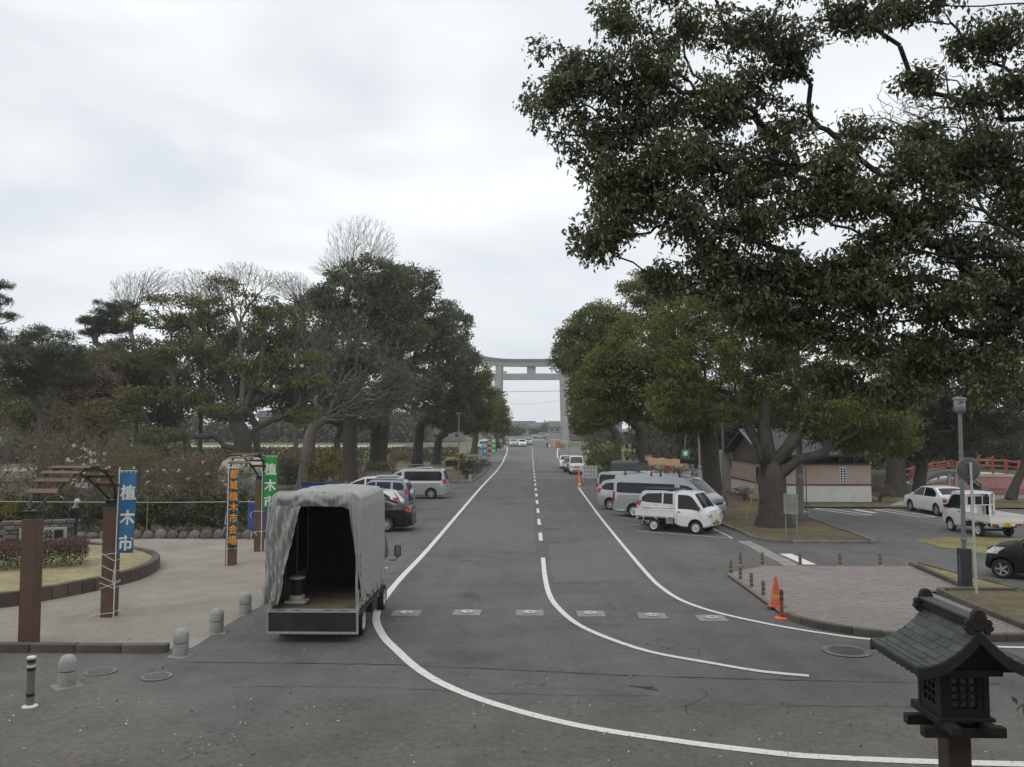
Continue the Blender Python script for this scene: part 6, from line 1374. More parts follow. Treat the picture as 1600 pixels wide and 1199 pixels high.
# roof: ridge along y, concave slopes
RZ, EZ, HS, HLn = 2.65, 2.345, .50, .45
def rc(u): return (u * HS, RZ - (RZ - EZ) * (1 - (1 - u) ** 2.0))      # section from ridge (u=0) to eave (u=1)
for sx in (-1, 1):
    mb = MB(); n = 12
    P = [rc(i / n) for i in range(n + 1)]
    vs = []
    for y_ in (-HLn, HLn):
        for (x_, z_) in P: vs.append((sx * x_, y_, z_ - .012))
        for (x_, z_) in P: vs.append((sx * x_, y_, z_ - .06 - .0 * x_))
    m_ = 2 * (n + 1); fs = []
    for i in range(n): fs += [(i, i + 1, m_ + i + 1, m_ + i), (n + 1 + i, m_ + n + 1 + i, m_ + n + 2 + i, n + 2 + i), (i, n + 1 + i, n + 2 + i, i + 1), (m_ + i, m_ + i + 1, m_ + n + 2 + i, m_ + n + 1 + i)]
    fs += [(n, 2 * n + 1, m_ + 2 * n + 1, m_ + n)]
    rs = mb.add(vs, fs).build('roof_deck', lw, LT, 30)
    rows = 8
    for r_ in range(rows):
        u0, u1 = r_ / rows, (r_ + 1) / rows + .012; y = -HLn - .015; off = [.0, .11, .05, .16][r_ % 4]; first = True
        while y < HLn + .01:
            w = (.10 + off if first else .215); y1 = min(y + w, HLn + .015); first = False
            if y1 - y < .02: break
            (xa, za), (xm, zm), (xb, zb_) = rc(u0), rc((u0 + u1) / 2), rc(min(u1, 1.0)); g_ = .004; up = .006 + .004 * random.random()
            v_ = []
            for yy in (y + g_, y1 - g_):
                v_ += [(sx * xa, yy, za + .001), (sx * xm, yy, zm + up * .6), (sx * xb, yy, zb_ + up + .003), (sx * xb, yy, zb_ - .012)]
            MB().add(v_, [(0, 1, 5, 4), (1, 2, 6, 5), (2, 3, 7, 6), (0, 3, 2, 1), (4, 5, 6, 7)]).build('tile', cop, rs)
            y = y1
    # rafters under the eave, barge boards
    for j in range(9): MB().box((sx * .40, -.36 + j * .09, EZ - .045), (.16, .022, .03), ry=sx * .42).build('rafter', lw, LT)
    for y_ in (-HLn - .012, HLn + .012):
        mb = MB(); vs = []
        for yy in (y_ - .014, y_ + .014):
            vs += [(sx * x_, yy, z_ - .004) for x_, z_ in P] + [(sx * x_, yy, z_ - .085 - .02 * (1 - i / n)) for i, (x_, z_) in enumerate(P)]
        fs = []
        for i in range(n): fs += [(i, i + 1, n + 2 + i, n + 1 + i), (m_ + i, m_ + n + 1 + i, m_ + n + 2 + i, m_ + i + 1), (i, m_ + i, m_ + i + 1, i + 1), (n + 1 + i, n + 2 + i, m_ + n + 2 + i, m_ + n + 1 + i)]
        fs += [(n, m_ + n, m_ + 2 * n + 1, 2 * n + 1)]
        mb.add(vs, fs).build('barge_board', lw, LT, 30)
for y_ in (-.30, .30): MB().add([(-.36, y_, 2.27), (.36, y_, 2.27), (.2, y_, 2.40), (0, y_, 2.56), (-.2, y_, 2.40), (-.36, y_ + .03, 2.27), (.36, y_ + .03, 2.27), (.2, y_ + .03, 2.40), (0, y_ + .03, 2.56), (-.2, y_ + .03, 2.40)], [(0, 1, 2, 3, 4), (9, 8, 7, 6, 5), (0, 5, 6, 1)]).build('gable_board', lw, LT)
MB().box((0, 0, 2.27), (.50, .66, .05)).build('eave_plate', lw, LT)
MB().box((0, 0, RZ + .035), (.09, .86, .075)).build('ridge', lw, LT, bevel=.01); MB().box((0, 0, RZ + .08), (.13, .90, .022)).build('ridge_cap', cop, LT, bevel=.006)
for y_ in (-.445, .445):
    e = MB().box((0, y_, RZ + .05), (.13, .05, .13)).build('ridge_end', lw, LT, bevel=.015)
    MB().lathe([(0, -.03), (.05, -.028), (.055, 0), (.05, .028), (0, .03)], 12, (0, y_ - math.copysign(.0, y_), RZ + .11), 'Y').build('crest', lw, e, 40)
    for sx in (-1, 1):
        for q, (dx, dz, r_) in enumerate(((.075, .02, .03), (.088, -.02, .025), (.066, -.05, .022))): MB().lathe([(0, -.028), (r_, -.022), (r_ * 1.05, 0), (r_, .022), (0, .028)], 12, (sx * dx, y_, RZ + .03 + dz), 'Y').build('scroll', lw, e, 40)

# ------------------------------------------------------------------ trees
def skeleton(trunk, targets, seg, fork_z, seed, limbs=(), wander=.12, lift=.25, straight=.3, bow=.25):
    "grow limbs from the trunk to every target point; returns positions, parents and tip counts"
    rs = np.random.default_rng(seed); cap = 200000; pos = np.zeros((cap, 3)); par = np.full(cap, -1); plen = np.zeros(cap); bad = np.zeros(cap); M = [0]
    def add(p, q, allowed=True):
        i = M[0]; pos[i] = p; par[i] = q; plen[i] = 0 if q < 0 else plen[q] + np.linalg.norm(pos[i] - pos[q]); bad[i] = 0 if allowed else 1e9; M[0] += 1; return i
    P = [np.array(t, float) for t in trunk]; q = add(P[0], -1, False)
    for a, b in zip(P[:-1], P[1:]):
        n = max(1, int(np.linalg.norm(b - a) / seg))
        for k in range(1, n + 1): p = a + (b - a) * k / n + rs.normal(0, .02, 3); q = add(p, q, p[2] - P[0][2] >= fork_z)
    top = q
    for lb in limbs:
        q = int(np.argmin(np.linalg.norm(pos[:M[0]] - np.array(lb[0]), axis=1))); prev = pos[q].copy()
        for b in lb:
            b = np.array(b, float); n = max(1, int(np.linalg.norm(b - prev) / seg))
            for k in range(1, n + 1): q = add(prev + (b - prev) * k / n + rs.normal(0, seg * .06, 3), q)
            prev = b
    T_ = np.array(targets); T_ = T_[np.argsort(np.linalg.norm(T_ - pos[top], axis=1))]; tips = []
    for t in T_:
        m = M[0]; A = pos[:m]; d = np.sqrt(((A - t) ** 2).sum(1)); c = d + straight * plen[:m] + bad[:m] + .4 * np.maximum(0, A[:, 2] - t[2])
        i = int(np.argmin(c)); s = pos[i].copy(); dd = d[i]; pd = s - pos[par[i]] if par[i] >= 0 else np.array([0, 0, 1.0]); ln = np.linalg.norm(pd); pd = pd / ln if ln > 1e-6 else np.array([0, 0, 1.])
        ctrl = s + (t - s) * .3 + pd * dd * bow + np.array([0, 0, lift * dd * .3]); n = max(2, int(dd / seg)); q = i
        for k in range(1, n + 1):
            u = k / n; p = (1 - u) ** 2 * s + 2 * u * (1 - u) * ctrl + u * u * t
            if k < n: p = p + rs.normal(0, wander * seg, 3)
            q = add(p, q)
        tips.append(q)
    n = M[0]; cnt = np.zeros(n)
    for t in tips: cnt[t] += 1
    for i in range(n - 1, 0, -1): cnt[par[i]] += cnt[i]
    return pos[:n], par[:n], np.maximum(cnt, .5), tips

def wood_mesh(name, pos, par, cnt, r0, rtip, mat, power=.5, flare=1.5, thin=.045, base_r=None):
    "limbs as tapered tubes; thin twigs as three-sided spindles"
    tot = cnt.max(); n = len(pos); r = np.maximum(rtip, r0 * (cnt / tot) ** power); kids = [[] for _ in range(n)]
    for i in range(1, n): kids[par[i]].append(i)
    for i in range(n):
        h = pos[i][2]
        if cnt[i] > tot * .97 and h < 1.2: r[i] *= 1 + (flare - 1) * max(0, 1 - h / 1.2) ** 2
    mb = MB(); stack = [(0, None)]; segs = []
    while stack:
        i, pa = stack.pop(); ch = [] if pa is None else [(pos[pa], min(r[pa], r[i] * 1.15))]; j = i; last = pa
        while True:
            if r[j] < thin:
                if last is not None: segs.append((last, j))
            else: ch.append((pos[j], r[j]))
            if not kids[j]: break
            ks = sorted(kids[j], key=lambda q: -cnt[q]); stack += [(q, j) for q in ks[1:]]; last = j; j = ks[0]
        if len(ch) > 1: m = max(c[1] for c in ch); mb.tube([c[0] for c in ch], [c[1] for c in ch], 10 if m > .2 else 7, caps=False)
    V = np.array([tuple(v) for v in mb.v], np.float32).reshape(-1, 3); F = np.array(mb.f, np.int32).reshape(-1, 4)
    if segs:
        S = np.array(segs); a = pos[S[:, 0]]; b = pos[S[:, 1]]; ra = np.minimum(r[S[:, 0]], r[S[:, 1]] * 1.25)[:, None]; rb = r[S[:, 1]][:, None]
        d = b - a; d /= np.linalg.norm(d, axis=1)[:, None] + 1e-9; ref = np.where(np.abs(d[:, 2:3]) < .9, np.array([[0, 0, 1.]]), np.array([[1., 0, 0]])); u = np.cross(d, ref); u /= np.linalg.norm(u, axis=1)[:, None] + 1e-9; w = np.cross(d, u)
        rings = []
        for c_, rr in ((a, ra), (b, rb)):
            for k in range(3): an = 2 * math.pi * k / 3; rings.append(c_ + (u * math.cos(an) + w * math.sin(an)) * rr)
        W = np.stack(rings, 1).reshape(-1, 3).astype(np.float32); o = len(V) + np.arange(len(S))[:, None, None] * 6; Q = np.array([[0, 1, 4, 3], [1, 2, 5, 4], [2, 0, 3, 5]])[None]
        V = np.vstack([V, W]); F = np.vstack([F, (o + Q).reshape(-1, 4).astype(np.int32)])
    me = bpy.data.meshes.new(name); me.vertices.add(len(V)); me.vertices.foreach_set('co', V.reshape(-1)); me.loops.add(4 * len(F)); me.loops.foreach_set('vertex_index', F.reshape(-1))
    me.polygons.add(len(F)); me.polygons.foreach_set('loop_start', np.arange(0, 4 * len(F), 4, dtype=np.int32)); me.update(calc_edges=True); me.materials.append(mat)
    me.polygons.foreach_set('use_smooth', [True] * len(F)); return me

def leaf_mesh(name, P, size, mat, rs, droop=.3, width=.42, curl=.12, parent=None, dirs=None):
    N = len(P); d = rs.normal(0, 1, (N, 3)); d[:, 2] -= droop * 1.2
    if dirs is not None: d = d * .6 + dirs
    d /= np.linalg.norm(d, axis=1)[:, None]; a = rs.normal(0, 1, (N, 3)); a[:, 2] += .8
    s = np.cross(d, a); s /= np.linalg.norm(s, axis=1)[:, None] + 1e-9; n = np.cross(s, d); L_ = (size * rs.uniform(.5, 1.35, N))[:, None]
    V = np.empty((N, 4, 3), np.float32); V[:, 0] = P; V[:, 1] = P + d * L_ * .45 + s * L_ * width * .5 + n * L_ * curl; V[:, 2] = P + d * L_; V[:, 3] = P + d * L_ * .45 - s * L_ * width * .5 + n * L_ * curl
    me = bpy.data.meshes.new(name); me.vertices.add(4 * N); me.vertices.foreach_set('co', V.reshape(-1))
    idx = (np.arange(N) * 4)[:, None] + np.array([0, 1, 2, 0, 2, 3])[None]; me.loops.add(6 * N); me.loops.foreach_set('vertex_index', idx.reshape(-1).astype(np.int32))
    me.polygons.add(2 * N); me.polygons.foreach_set('loop_start', np.arange(0, 6 * N, 3, dtype=np.int32)); me.update(calc_edges=True); me.materials.append(mat)
    return link(name, me, parent)

def in_lobes(lobes, n, rs, lo=.55):
    vol = np.array([(l[3] * l[4] * l[5]) ** (2 / 3) for l in lobes]); k = rs.choice(len(lobes), n, p=vol / vol.sum()); A = np.array(lobes)[k]
    v = rs.normal(0, 1, (n, 3)); v /= np.linalg.norm(v, axis=1)[:, None]; rad = lo + (1 - lo) * rs.uniform(0, 1, n) ** .6
    return A[:, :3] + v * rad[:, None] * A[:, 3:6]

def cluster_leaves(C, n, rad, rs, flat=.7):
    m = len(C) * n; v = rs.normal(0, 1, (m, 3)); v /= np.linalg.norm(v, axis=1)[:, None]; v[:, 2] = np.abs(v[:, 2]) * rs.choice([1, 1, 1, -1], m)
    r = rad * np.repeat(rs.uniform(.6, 1.25, len(C)), n) * rs.uniform(0, 1, m) ** .42; return np.repeat(C, n, 0) + v * r[:, None] * np.array([1, 1, flat])

def tree(name, label, base, lobes, r0, ncl, crad, nl, lsize, bark, leafm, seed, fork=2.0, seg=.7, trunk=None, droop=.3, extra=0, cat='tree', group=None, rtip=.012, flat=.7, limbs=(), lo=.5, width=.42, power=.62, lift=.25, dirs=None, wander=.12, straight=.3, bow=.25):
    rs = np.random.default_rng(seed); t = empty(name, base, 0, label, cat, group); b = np.array(base)
    C = in_lobes(lobes, ncl, rs, lo) - b; keep = C[:, 2] > .25; C = C[keep]
    if trunk is None:
        cen = np.mean([l[:3] for l in lobes], 0) - b; tz = min(fork * 1.6, max(fork, C[:, 2].min() + .3)); trunk = [(0, 0, 0), (cen[0] * .02, cen[1] * .02, fork * .5), (cen[0] * .08, cen[1] * .08, tz)]
    T_ = C if not extra else np.vstack([C, in_lobes(lobes, extra, rs, .75) - b]); T_ = T_[T_[:, 2] > .2]
    pos, par, cnt, tips = skeleton(trunk, T_, seg, fork * .8, seed, [[tuple(np.array(p) - b) for p in lb] for lb in limbs], wander, lift, straight, bow)
    link('trunk', wood_mesh('trunk', pos, par, cnt, r0, rtip, bark, power), t)
    if nl: leaf_mesh('crown', cluster_leaves(C, nl, crad, rs, flat).astype(np.float32), lsize, leafm, rs, droop, width, parent=t)
    return t
bark = pm('camphor_bark', (.055, .046, .038), .95, var=.3, scale=5, bump=.9, bscale=14, dirt=(.085, .08, .06), dscale=2, damt=.5)
bark2 = pm('grey_bark', (.085, .074, .062), .95, var=.3, scale=5, bump=.8, bscale=14)
twig = pm('bare_twig', (.15, .128, .113), .9, var=.2, scale=3); twig2 = pm('pale_twig', (.15, .14, .128), .9, var=.2, scale=3)
bark_near = pm('near_bark', (.030, .026, .022), .95, var=.35, scale=9, bump=1.0, bscale=30)
lf_near = leafmat('leaf_near', (.052, .065, .030), (.20, .215, .10), .32, .38, .6)
lf_left = leafmat('leaf_left', (.070, .083, .043), (.155, .168, .082), .5, .3)
lf_olive = leafmat('leaf_olive', (.090, .098, .040), (.215, .205, .078), .5, .3)
lf_right = leafmat('leaf_right', (.082, .102, .030), (.22, .232, .062), .45, .35)
lf_dark = leafmat('leaf_dark', (.045, .056, .028), (.105, .115, .054), .5, .25)
lf_pine = leafmat('needle', (.058, .074, .040), (.12, .135, .068), .6, .1)
lf_brown = leafmat('leaf_russet', (.13, .092, .066), (.24, .165, .118), .7, .2)
lf_yellow = leafmat('leaf_yellow', (.11, .105, .025), (.26, .22, .04), .5, .3)
lf_hedge = leafmat('leaf_hedge', (.028, .040, .017), (.075, .085, .032), .45, .15)
LOBES = {
 'L1': [(-16.0,71.3,15.7,3.31,3.31,2.75),(-12.8,72.2,17.0,2.79,2.79,2.51),(-15.2,73.0,12.0,3.95,3.95,2.82),(-11.9,73.5,13.2,2.84,2.84,2.84),(-13.2,71.7,8.5,3.32,3.32,2.22),(-17.4,72.5,8.5,2.24,2.24,1.96),(-14.5,73.1,18.3,2.54,2.54,1.58)],
 'L2': [(-13.5,91.8,20.1,3.19,3.19,2.98),(-10.7,92.7,17.6,2.51,2.51,2.51),(-12.9,93.5,14.1,3.97,3.97,3.61),(-9.9,94.1,12.7,3.05,3.05,3.27),(-13.4,92.0,8.9,3.91,3.91,2.85),(-15.8,93.0,18.4,2.87,2.87,2.87)],
 'L3': [(-9.0,100.2,17.1,2.17,2.17,2.32),(-8.3,100.7,13.3,2.18,2.18,2.72),(-10.8,101.4,9.4,3.53,3.53,3.14),(-7.6,101.8,9.3,2.2,2.2,2.75),(-9.9,100.2,6.2,3.25,3.25,1.7)],
 'L4': [(-7.1,107.2,11.2,2.07,2.07,2.49),(-6.3,107.8,7.9,2.0,2.0,2.5),(-7.5,108.3,5.5,2.51,2.51,1.67),(-8.9,108.7,7.2,2.02,2.02,2.02)],
 'L5': [(-5.9,137.3,8.3,1.91,1.91,2.97),(-4.8,137.8,5.7,1.38,1.38,2.13),(-7.3,138.2,6.4,1.92,1.92,2.14)],
 'D': [(-20.8,47.4,11.9,1.65,1.65,0.48),(-21.7,47.8,10.8,1.85,1.85,0.52),(-18.8,48.2,11.7,1.49,1.49,0.6),(-18.2,48.4,13.0,1.12,1.12,0.52),(-16.0,47.7,11.9,1.29,1.29,0.66),(-14.0,48.0,11.2,1.48,1.48,0.52),(-15.4,48.4,10.2,1.68,1.68,0.6),(-19.6,47.3,9.3,1.83,1.83,0.59),(-17.5,47.8,8.2,1.48,1.48,0.59),(-14.2,48.2,8.6,1.68,1.68,0.6),(-22.4,48.6,8.7,1.69,1.69,0.53),(-24.2,47.6,8.6,1.47,1.47,0.52),(-22.8,48.0,6.4,1.67,1.67,0.52),(-20.3,48.4,6.4,1.68,1.68,0.56),(-17.6,47.4,5.6,1.65,1.65,0.48),(-15.2,47.8,7.1,1.48,1.48,0.59),(-13.0,48.2,7.1,1.3,1.3,0.52),(-13.1,48.5,5.2,1.5,1.5,0.45),(-21.4,47.6,4.1,1.47,1.47,0.44),(-25.0,48.0,5.6,1.48,1.48,0.48),(-12.3,48.2,8.6,0.93,0.93,0.45),(-19.7,47.6,10.8,1.1,1.1,0.44)],
 'C': [(-13.2,59.0,11.4,2.74,2.74,2.28),(-10.6,59.7,9.6,2.31,2.31,2.31),(-12.6,60.4,6.9,3.27,3.27,1.87),(-9.8,60.8,6.0,2.35,2.35,1.41),(-15.2,59.5,9.6,1.84,1.84,2.3),(-8.8,60.0,7.8,1.85,1.85,1.85),(-16.9,60.5,11.6,1.87,1.87,2.1)],
 'B': [(-25.4,123.0,33.2,5.51,5.51,3.99),(-29.1,124.6,30.6,3.37,3.37,2.12),(-22.2,125.3,31.8,2.71,2.71,2.71),(-30.5,126.4,29.5,3.91,3.91,1.37)],
 'E1': [(-40.5,84.0,19.2,2.73,2.73,1.82),(-38.5,84.7,19.9,2.49,2.49,1.64),(-42.8,85.2,18.0,1.65,1.65,1.32)],
 'E2': [(-35.7,87.0,20.0,2.82,2.82,1.88),(-34.3,87.8,18.4,2.03,2.03,1.7)],
 'E3': [(-28.5,80.9,19.9,3.0,3.0,1.38),(-31.0,81.7,19.0,2.27,2.27,1.52),(-26.3,82.2,19.4,1.91,1.91,1.27)],
 'E4': [(-25.1,85.1,19.6,2.37,2.37,1.64),(-23.4,85.8,18.7,1.66,1.66,1.66)],
 'F': [(-36.2,69.5,14.4,1.29,1.29,0.43),(-35.0,69.9,15.0,1.19,1.19,0.43),(-37.4,70.2,13.7,1.36,1.36,0.38),(-36.0,70.6,13.2,1.64,1.64,0.38),(-36.7,69.8,15.3,0.76,0.76,0.38),(-34.8,70.0,13.6,1.08,1.08,0.38),(-37.7,70.2,12.8,0.98,0.98,0.33)],
 'F2': [(-31.5,47.6,12.0,0.96,0.96,0.33),(-31.2,47.9,11.1,0.89,0.89,0.3),(-31.6,48.1,13.0,0.74,0.74,0.3),(-32.7,48.4,11.7,0.97,0.97,0.34),(-32.8,47.8,12.8,0.89,0.89,0.33),(-32.2,48.0,10.2,1.11,1.11,0.33)],
 'G1': [(-35.3,57.1,9.2,2.43,2.43,1.06),(-33.0,57.8,9.5,2.01,2.01,0.89),(-37.5,58.2,10.5,1.8,1.8,0.81),(-34.9,58.6,11.0,1.81,1.81,0.63),(-36.5,57.5,7.7,2.0,2.0,0.89),(-32.6,58.0,8.2,1.79,1.79,0.9)],
 'G2': [(-41.0,74.9,9.3,2.9,2.9,2.03),(-38.4,75.7,10.5,2.63,2.63,2.05),(-44.1,76.3,8.2,2.95,2.95,1.77),(-37.1,76.8,8.8,2.38,2.38,2.38),(-39.8,75.2,6.3,3.48,3.48,1.74)],
 'G3': [(-39.0,64.9,5.6,3.01,3.01,1.4),(-42.6,65.7,6.1,2.54,2.54,1.52),(-36.7,66.3,5.1,2.56,2.56,1.23),(-33.8,66.7,5.6,2.06,2.06,1.24)],
 'H1': [(-38.2,78.9,11.4,3.05,3.05,2.19),(-36.0,79.6,9.6,3.08,3.08,2.46),(-40.7,80.4,8.4,3.11,3.11,2.11),(-37.2,81.2,6.5,3.45,3.45,1.88)],
 'H2': [(-32.9,82.7,13.7,3.52,3.52,2.88),(-29.9,83.6,11.8,3.23,3.23,2.91),(-34.8,84.4,9.2,3.59,3.59,2.61),(-31.1,85.3,7.3,3.62,3.62,2.11)],
 'H3': [(-26.4,84.8,14.6,3.28,3.28,3.15),(-24.6,85.6,12.0,2.98,2.98,2.98),(-27.5,86.4,9.3,3.34,3.34,2.67),(-24.3,87.2,7.3,3.37,3.37,2.02)],
 'H4': [(-38.2,68.9,8.3,2.93,2.93,1.81),(-41.9,69.6,7.8,2.96,2.96,1.61),(-36.1,70.3,7.0,2.17,2.17,1.41),(-41.0,71.2,5.7,3.3,3.3,1.32)],
 'H5': [(-22.3,86.9,16.2,3.02,3.02,3.36),(-21.0,87.6,12.1,3.38,3.38,3.38),(-22.5,88.4,8.1,3.42,3.42,2.73),(-18.5,89.2,6.0,3.45,3.45,1.65)],
 'J': [(7.9,37.7,7.6,2.18,1.97,1.31),(10.4,38.2,8.9,2.51,2.26,1.62),(12.9,38.8,7.7,2.55,2.29,1.65),(15.4,39.3,6.6,2.28,2.05,1.37),(6.8,38.1,5.9,1.62,1.46,1.06),(8.9,38.5,5.6,1.93,1.74,0.95),(11.2,39.0,6.5,2.26,2.04,1.36),(13.7,37.8,5.3,1.9,1.71,0.88),(6.0,38.3,8.3,1.48,1.33,1.18),(7.6,38.7,10.1,1.95,1.75,1.2),(9.8,39.1,11.0,1.81,1.63,1.15),(11.6,38.1,10.5,1.77,1.59,1.18),(8.7,38.5,9.2,1.79,1.61,1.34),(15.2,38.9,4.9,1.74,1.57,0.84),(12.8,38.0,4.6,1.47,1.32,0.65),(16.5,38.3,5.3,1.48,1.33,1.07),(15.9,41.5,3.9,1.35,1.21,0.58),(16.9,40.5,4.6,1.41,1.27,0.88),(15.6,39.5,3.5,1.22,1.1,0.43),(14.3,39.5,4.1,1.22,1.1,0.49),(17.7,40.5,3.8,1.13,1.01,0.81)],
 'K': [(6.4,48.2,9.3,2.16,1.94,1.79),(5.0,48.8,7.9,1.88,1.7,1.7),(8.1,49.2,11.7,1.9,1.71,1.52),(6.2,49.8,6.4,2.23,2.01,1.46),(8.7,48.5,5.2,2.06,1.86,1.05),(3.9,49.0,6.4,1.51,1.36,1.44),(7.0,49.4,12.9,1.53,1.37,1.07),(9.7,48.4,5.6,1.79,1.61,1.2),(8.3,48.7,7.9,2.26,2.03,1.88)],
 'L6': [(4.0,66.3,11.2,1.95,1.95,1.95),(5.3,66.8,13.1,1.7,1.7,1.7),(4.5,67.2,8.2,1.35,1.35,1.71),(5.9,67.8,9.8,2.09,2.09,2.09),(5.2,66.5,5.6,1.85,1.85,1.34),(6.9,67.0,12.6,1.97,1.97,1.97),(6.3,67.5,6.6,2.09,2.09,1.83)],
 'L7': [(3.7,85.5,11.9,1.32,1.32,1.85),(5.3,85.9,7.8,1.19,1.19,1.99),(5.8,86.2,5.2,1.47,1.47,1.2),(6.3,86.7,9.3,1.88,1.88,2.68)],
 'N1': [(28.2,54.9,7.5,2.97,2.97,1.91),(25.2,55.7,6.6,2.58,2.58,1.94),(31.4,56.3,5.8,2.17,2.17,1.96),(28.3,56.9,4.5,2.64,2.64,1.1),(32.3,55.5,8.3,2.14,2.14,2.14),(26.7,56.0,9.2,2.6,2.6,1.73)],
 'N2': [(26.1,56.7,3.6,2.1,2.1,1.23),(27.2,57.2,5.2,2.21,2.21,1.5),(25.0,57.7,3.2,1.78,1.78,0.98),(28.8,58.1,3.2,1.57,1.57,0.9)],
 'N3': [(35.4,82.4,4.6,4.46,4.46,2.55),(45.9,83.5,4.0,4.51,4.51,2.58),(28.0,84.5,5.3,3.92,3.92,1.96),(32.8,85.4,6.6,3.96,3.96,2.64),(40.7,83.1,5.9,3.85,3.85,2.89)],
 'N4': [(20.0,74.0,6.3,2.86,2.86,2.29),(17.3,74.7,5.2,2.88,2.88,2.31),(14.6,75.3,4.6,2.91,2.91,1.75),(22.9,76.0,5.8,2.94,2.94,2.06)],
 'M': [(0.4,11.2,8.8,0.47,0.47,0.5),(0.9,11.3,9.2,0.49,0.49,0.45),(1.0,11.5,8.4,0.58,0.58,0.56),(1.6,11.6,8.8,0.58,0.58,0.67),(0.9,11.3,6.9,0.37,0.37,0.36),(1.2,11.4,7.3,0.47,0.47,0.46),(1.6,11.5,7.7,0.58,0.58,0.46),(2.0,11.2,8.0,0.56,0.56,0.45),(2.2,11.3,7.2,0.57,0.57,0.38),(2.5,11.5,8.8,0.55,0.55,0.46),(3.1,11.6,9.1,0.46,0.46,0.43),(1.3,11.3,10.0,0.44,0.44,0.48),(2.1,11.4,9.9,0.37,0.37,0.36),(2.9,11.5,10.0,0.6,0.6,0.33),(3.5,11.2,9.6,0.45,0.45,0.36),(3.6,11.4,9.3,0.26,0.26,0.18),(2.9,11.5,7.7,0.58,0.58,0.46),(3.4,11.6,8.1,0.46,0.46,0.47),(4.2,11.3,7.9,0.45,0.45,0.4),(4.6,11.4,8.5,0.34,0.34,0.3),(3.8,11.5,7.5,0.5,0.5,0.39),(4.5,11.2,7.4,0.56,0.56,0.36),(5.5,11.3,7.3,0.59,0.59,0.34),(6.3,11.4,7.8,0.46,0.46,0.41),(5.6,11.6,8.5,0.44,0.44,0.29),(6.2,11.3,8.2,0.55,0.55,0.32),(6.7,11.4,7.4,0.36,0.36,0.56),(4.0,11.6,6.4,0.68,0.68,0.37),(4.8,11.2,6.2,0.64,0.64,0.44),(5.7,11.3,6.1,0.65,0.65,0.42),(6.5,11.5,5.7,0.5,0.5,0.56),(3.4,11.6,6.5,0.6,0.6,0.37),(2.6,11.3,6.4,0.47,0.47,0.36),(1.9,11.4,6.4,0.39,0.39,0.24),(5.5,11.6,5.3,0.66,0.66,0.39),(4.6,11.2,5.5,0.56,0.56,0.38),(6.2,11.3,5.0,0.47,0.47,0.45),(3.7,11.5,5.7,0.58,0.58,0.37),(6.8,11.5,6.3,0.36,0.36,0.51),(4.5,11.2,10.0,0.68,0.68,0.22),(5.4,11.4,10.2,0.59,0.59,0.18),(6.5,11.5,9.8,0.6,0.6,0.27),(6.6,11.3,9.0,0.39,0.39,0.22),(0.6,11.4,9.4,0.26,0.26,0.3),(0.2,11.4,9.7,0.14,0.14,0.14),(4.2,11.6,5.0,0.5,0.5,0.29),(5.0,11.3,4.8,0.49,0.49,0.24),(7.2,11.4,7.6,0.59,0.59,0.91),(7.4,11.5,6.3,0.6,0.6,0.92),(7.2,11.2,9.1,0.58,0.58,0.7),(1.7,11.3,9.3,0.44,0.44,0.45),(1.2,11.4,7.8,0.45,0.45,0.41),(2.6,11.6,8.1,0.5,0.5,0.41),(5.0,11.3,6.9,0.58,0.58,0.3),(3.1,11.4,7.1,0.49,0.49,0.41),(3.7,11.5,8.6,0.4,0.4,0.37),(5.2,11.2,7.9,0.45,0.45,0.34),(5.9,11.3,6.8,0.49,0.49,0.24),(4.5,11.5,6.7,0.48,0.48,0.22),(5.5,11.5,9.2,0.34,0.34,0.2),(6.1,11.3,8.8,0.39,0.39,0.22),(2.6,11.4,6.7,0.49,0.49,0.3),(3.1,11.5,6.0,0.6,0.6,0.31),(4.3,11.2,6.0,0.58,0.58,0.36),(6.4,11.3,6.5,0.45,0.45,0.36),(4.2,11.4,7.6,0.4,0.4,0.37),(5.9,11.6,7.9,0.46,0.46,0.31),(8.1,11.2,8.6,0.87,0.87,0.7),(8.3,11.4,6.9,0.89,0.89,0.81),(8.1,11.6,10.3,0.8,0.8,0.51),(8.7,11.1,7.7,0.86,0.86,0.89),(7.5,11.3,5.3,0.59,0.59,0.6),(3.9,11.5,11.0,0.8,0.8,0.46),(5.8,11.7,11.3,0.91,0.91,0.47),(7.0,11.2,11.1,0.78,0.78,0.45),(2.0,11.4,10.8,0.59,0.59,0.41)],
}
LIMBS = [[(7.51,10.95,6.36),(6.46,11.0,6.63),(5.57,11.05,6.63),(4.58,11.1,6.9),(4.09,11.15,7.11),(3.94,11.2,7.48),(3.53,11.25,7.92),(2.94,11.3,8.16),(2.25,11.35,8.21)],[(7.51,10.95,6.4),(6.47,11.0,6.89),(6.09,11.05,7.25),(5.36,11.1,7.6),(4.78,11.15,7.28),(4.37,11.2,7.1)],[(7.71,10.95,9.2),(6.63,11.0,9.04),(5.71,11.05,8.68),(4.87,11.1,8.41),(4.55,11.15,8.52)],[(7.64,10.95,9.73),(6.67,11.0,10.05),(5.41,11.05,10.07),(4.4,11.1,9.97),(3.72,11.15,9.94),(2.68,11.2,9.73)],[(7.25,10.95,8.33),(6.37,11.0,8.8),(5.79,11.05,8.25),(5.29,11.1,7.88),(4.96,11.15,7.54)],[(7.63,10.95,5.26),(6.43,11.0,5.73),(5.7,11.05,5.66),(4.89,11.1,5.79),(3.21,11.15,5.89),(2.36,11.2,5.81)],[(7.61,10.95,4.92),(6.5,11.0,5.27),(6.19,11.05,5.02),(5.54,11.1,4.85)]]
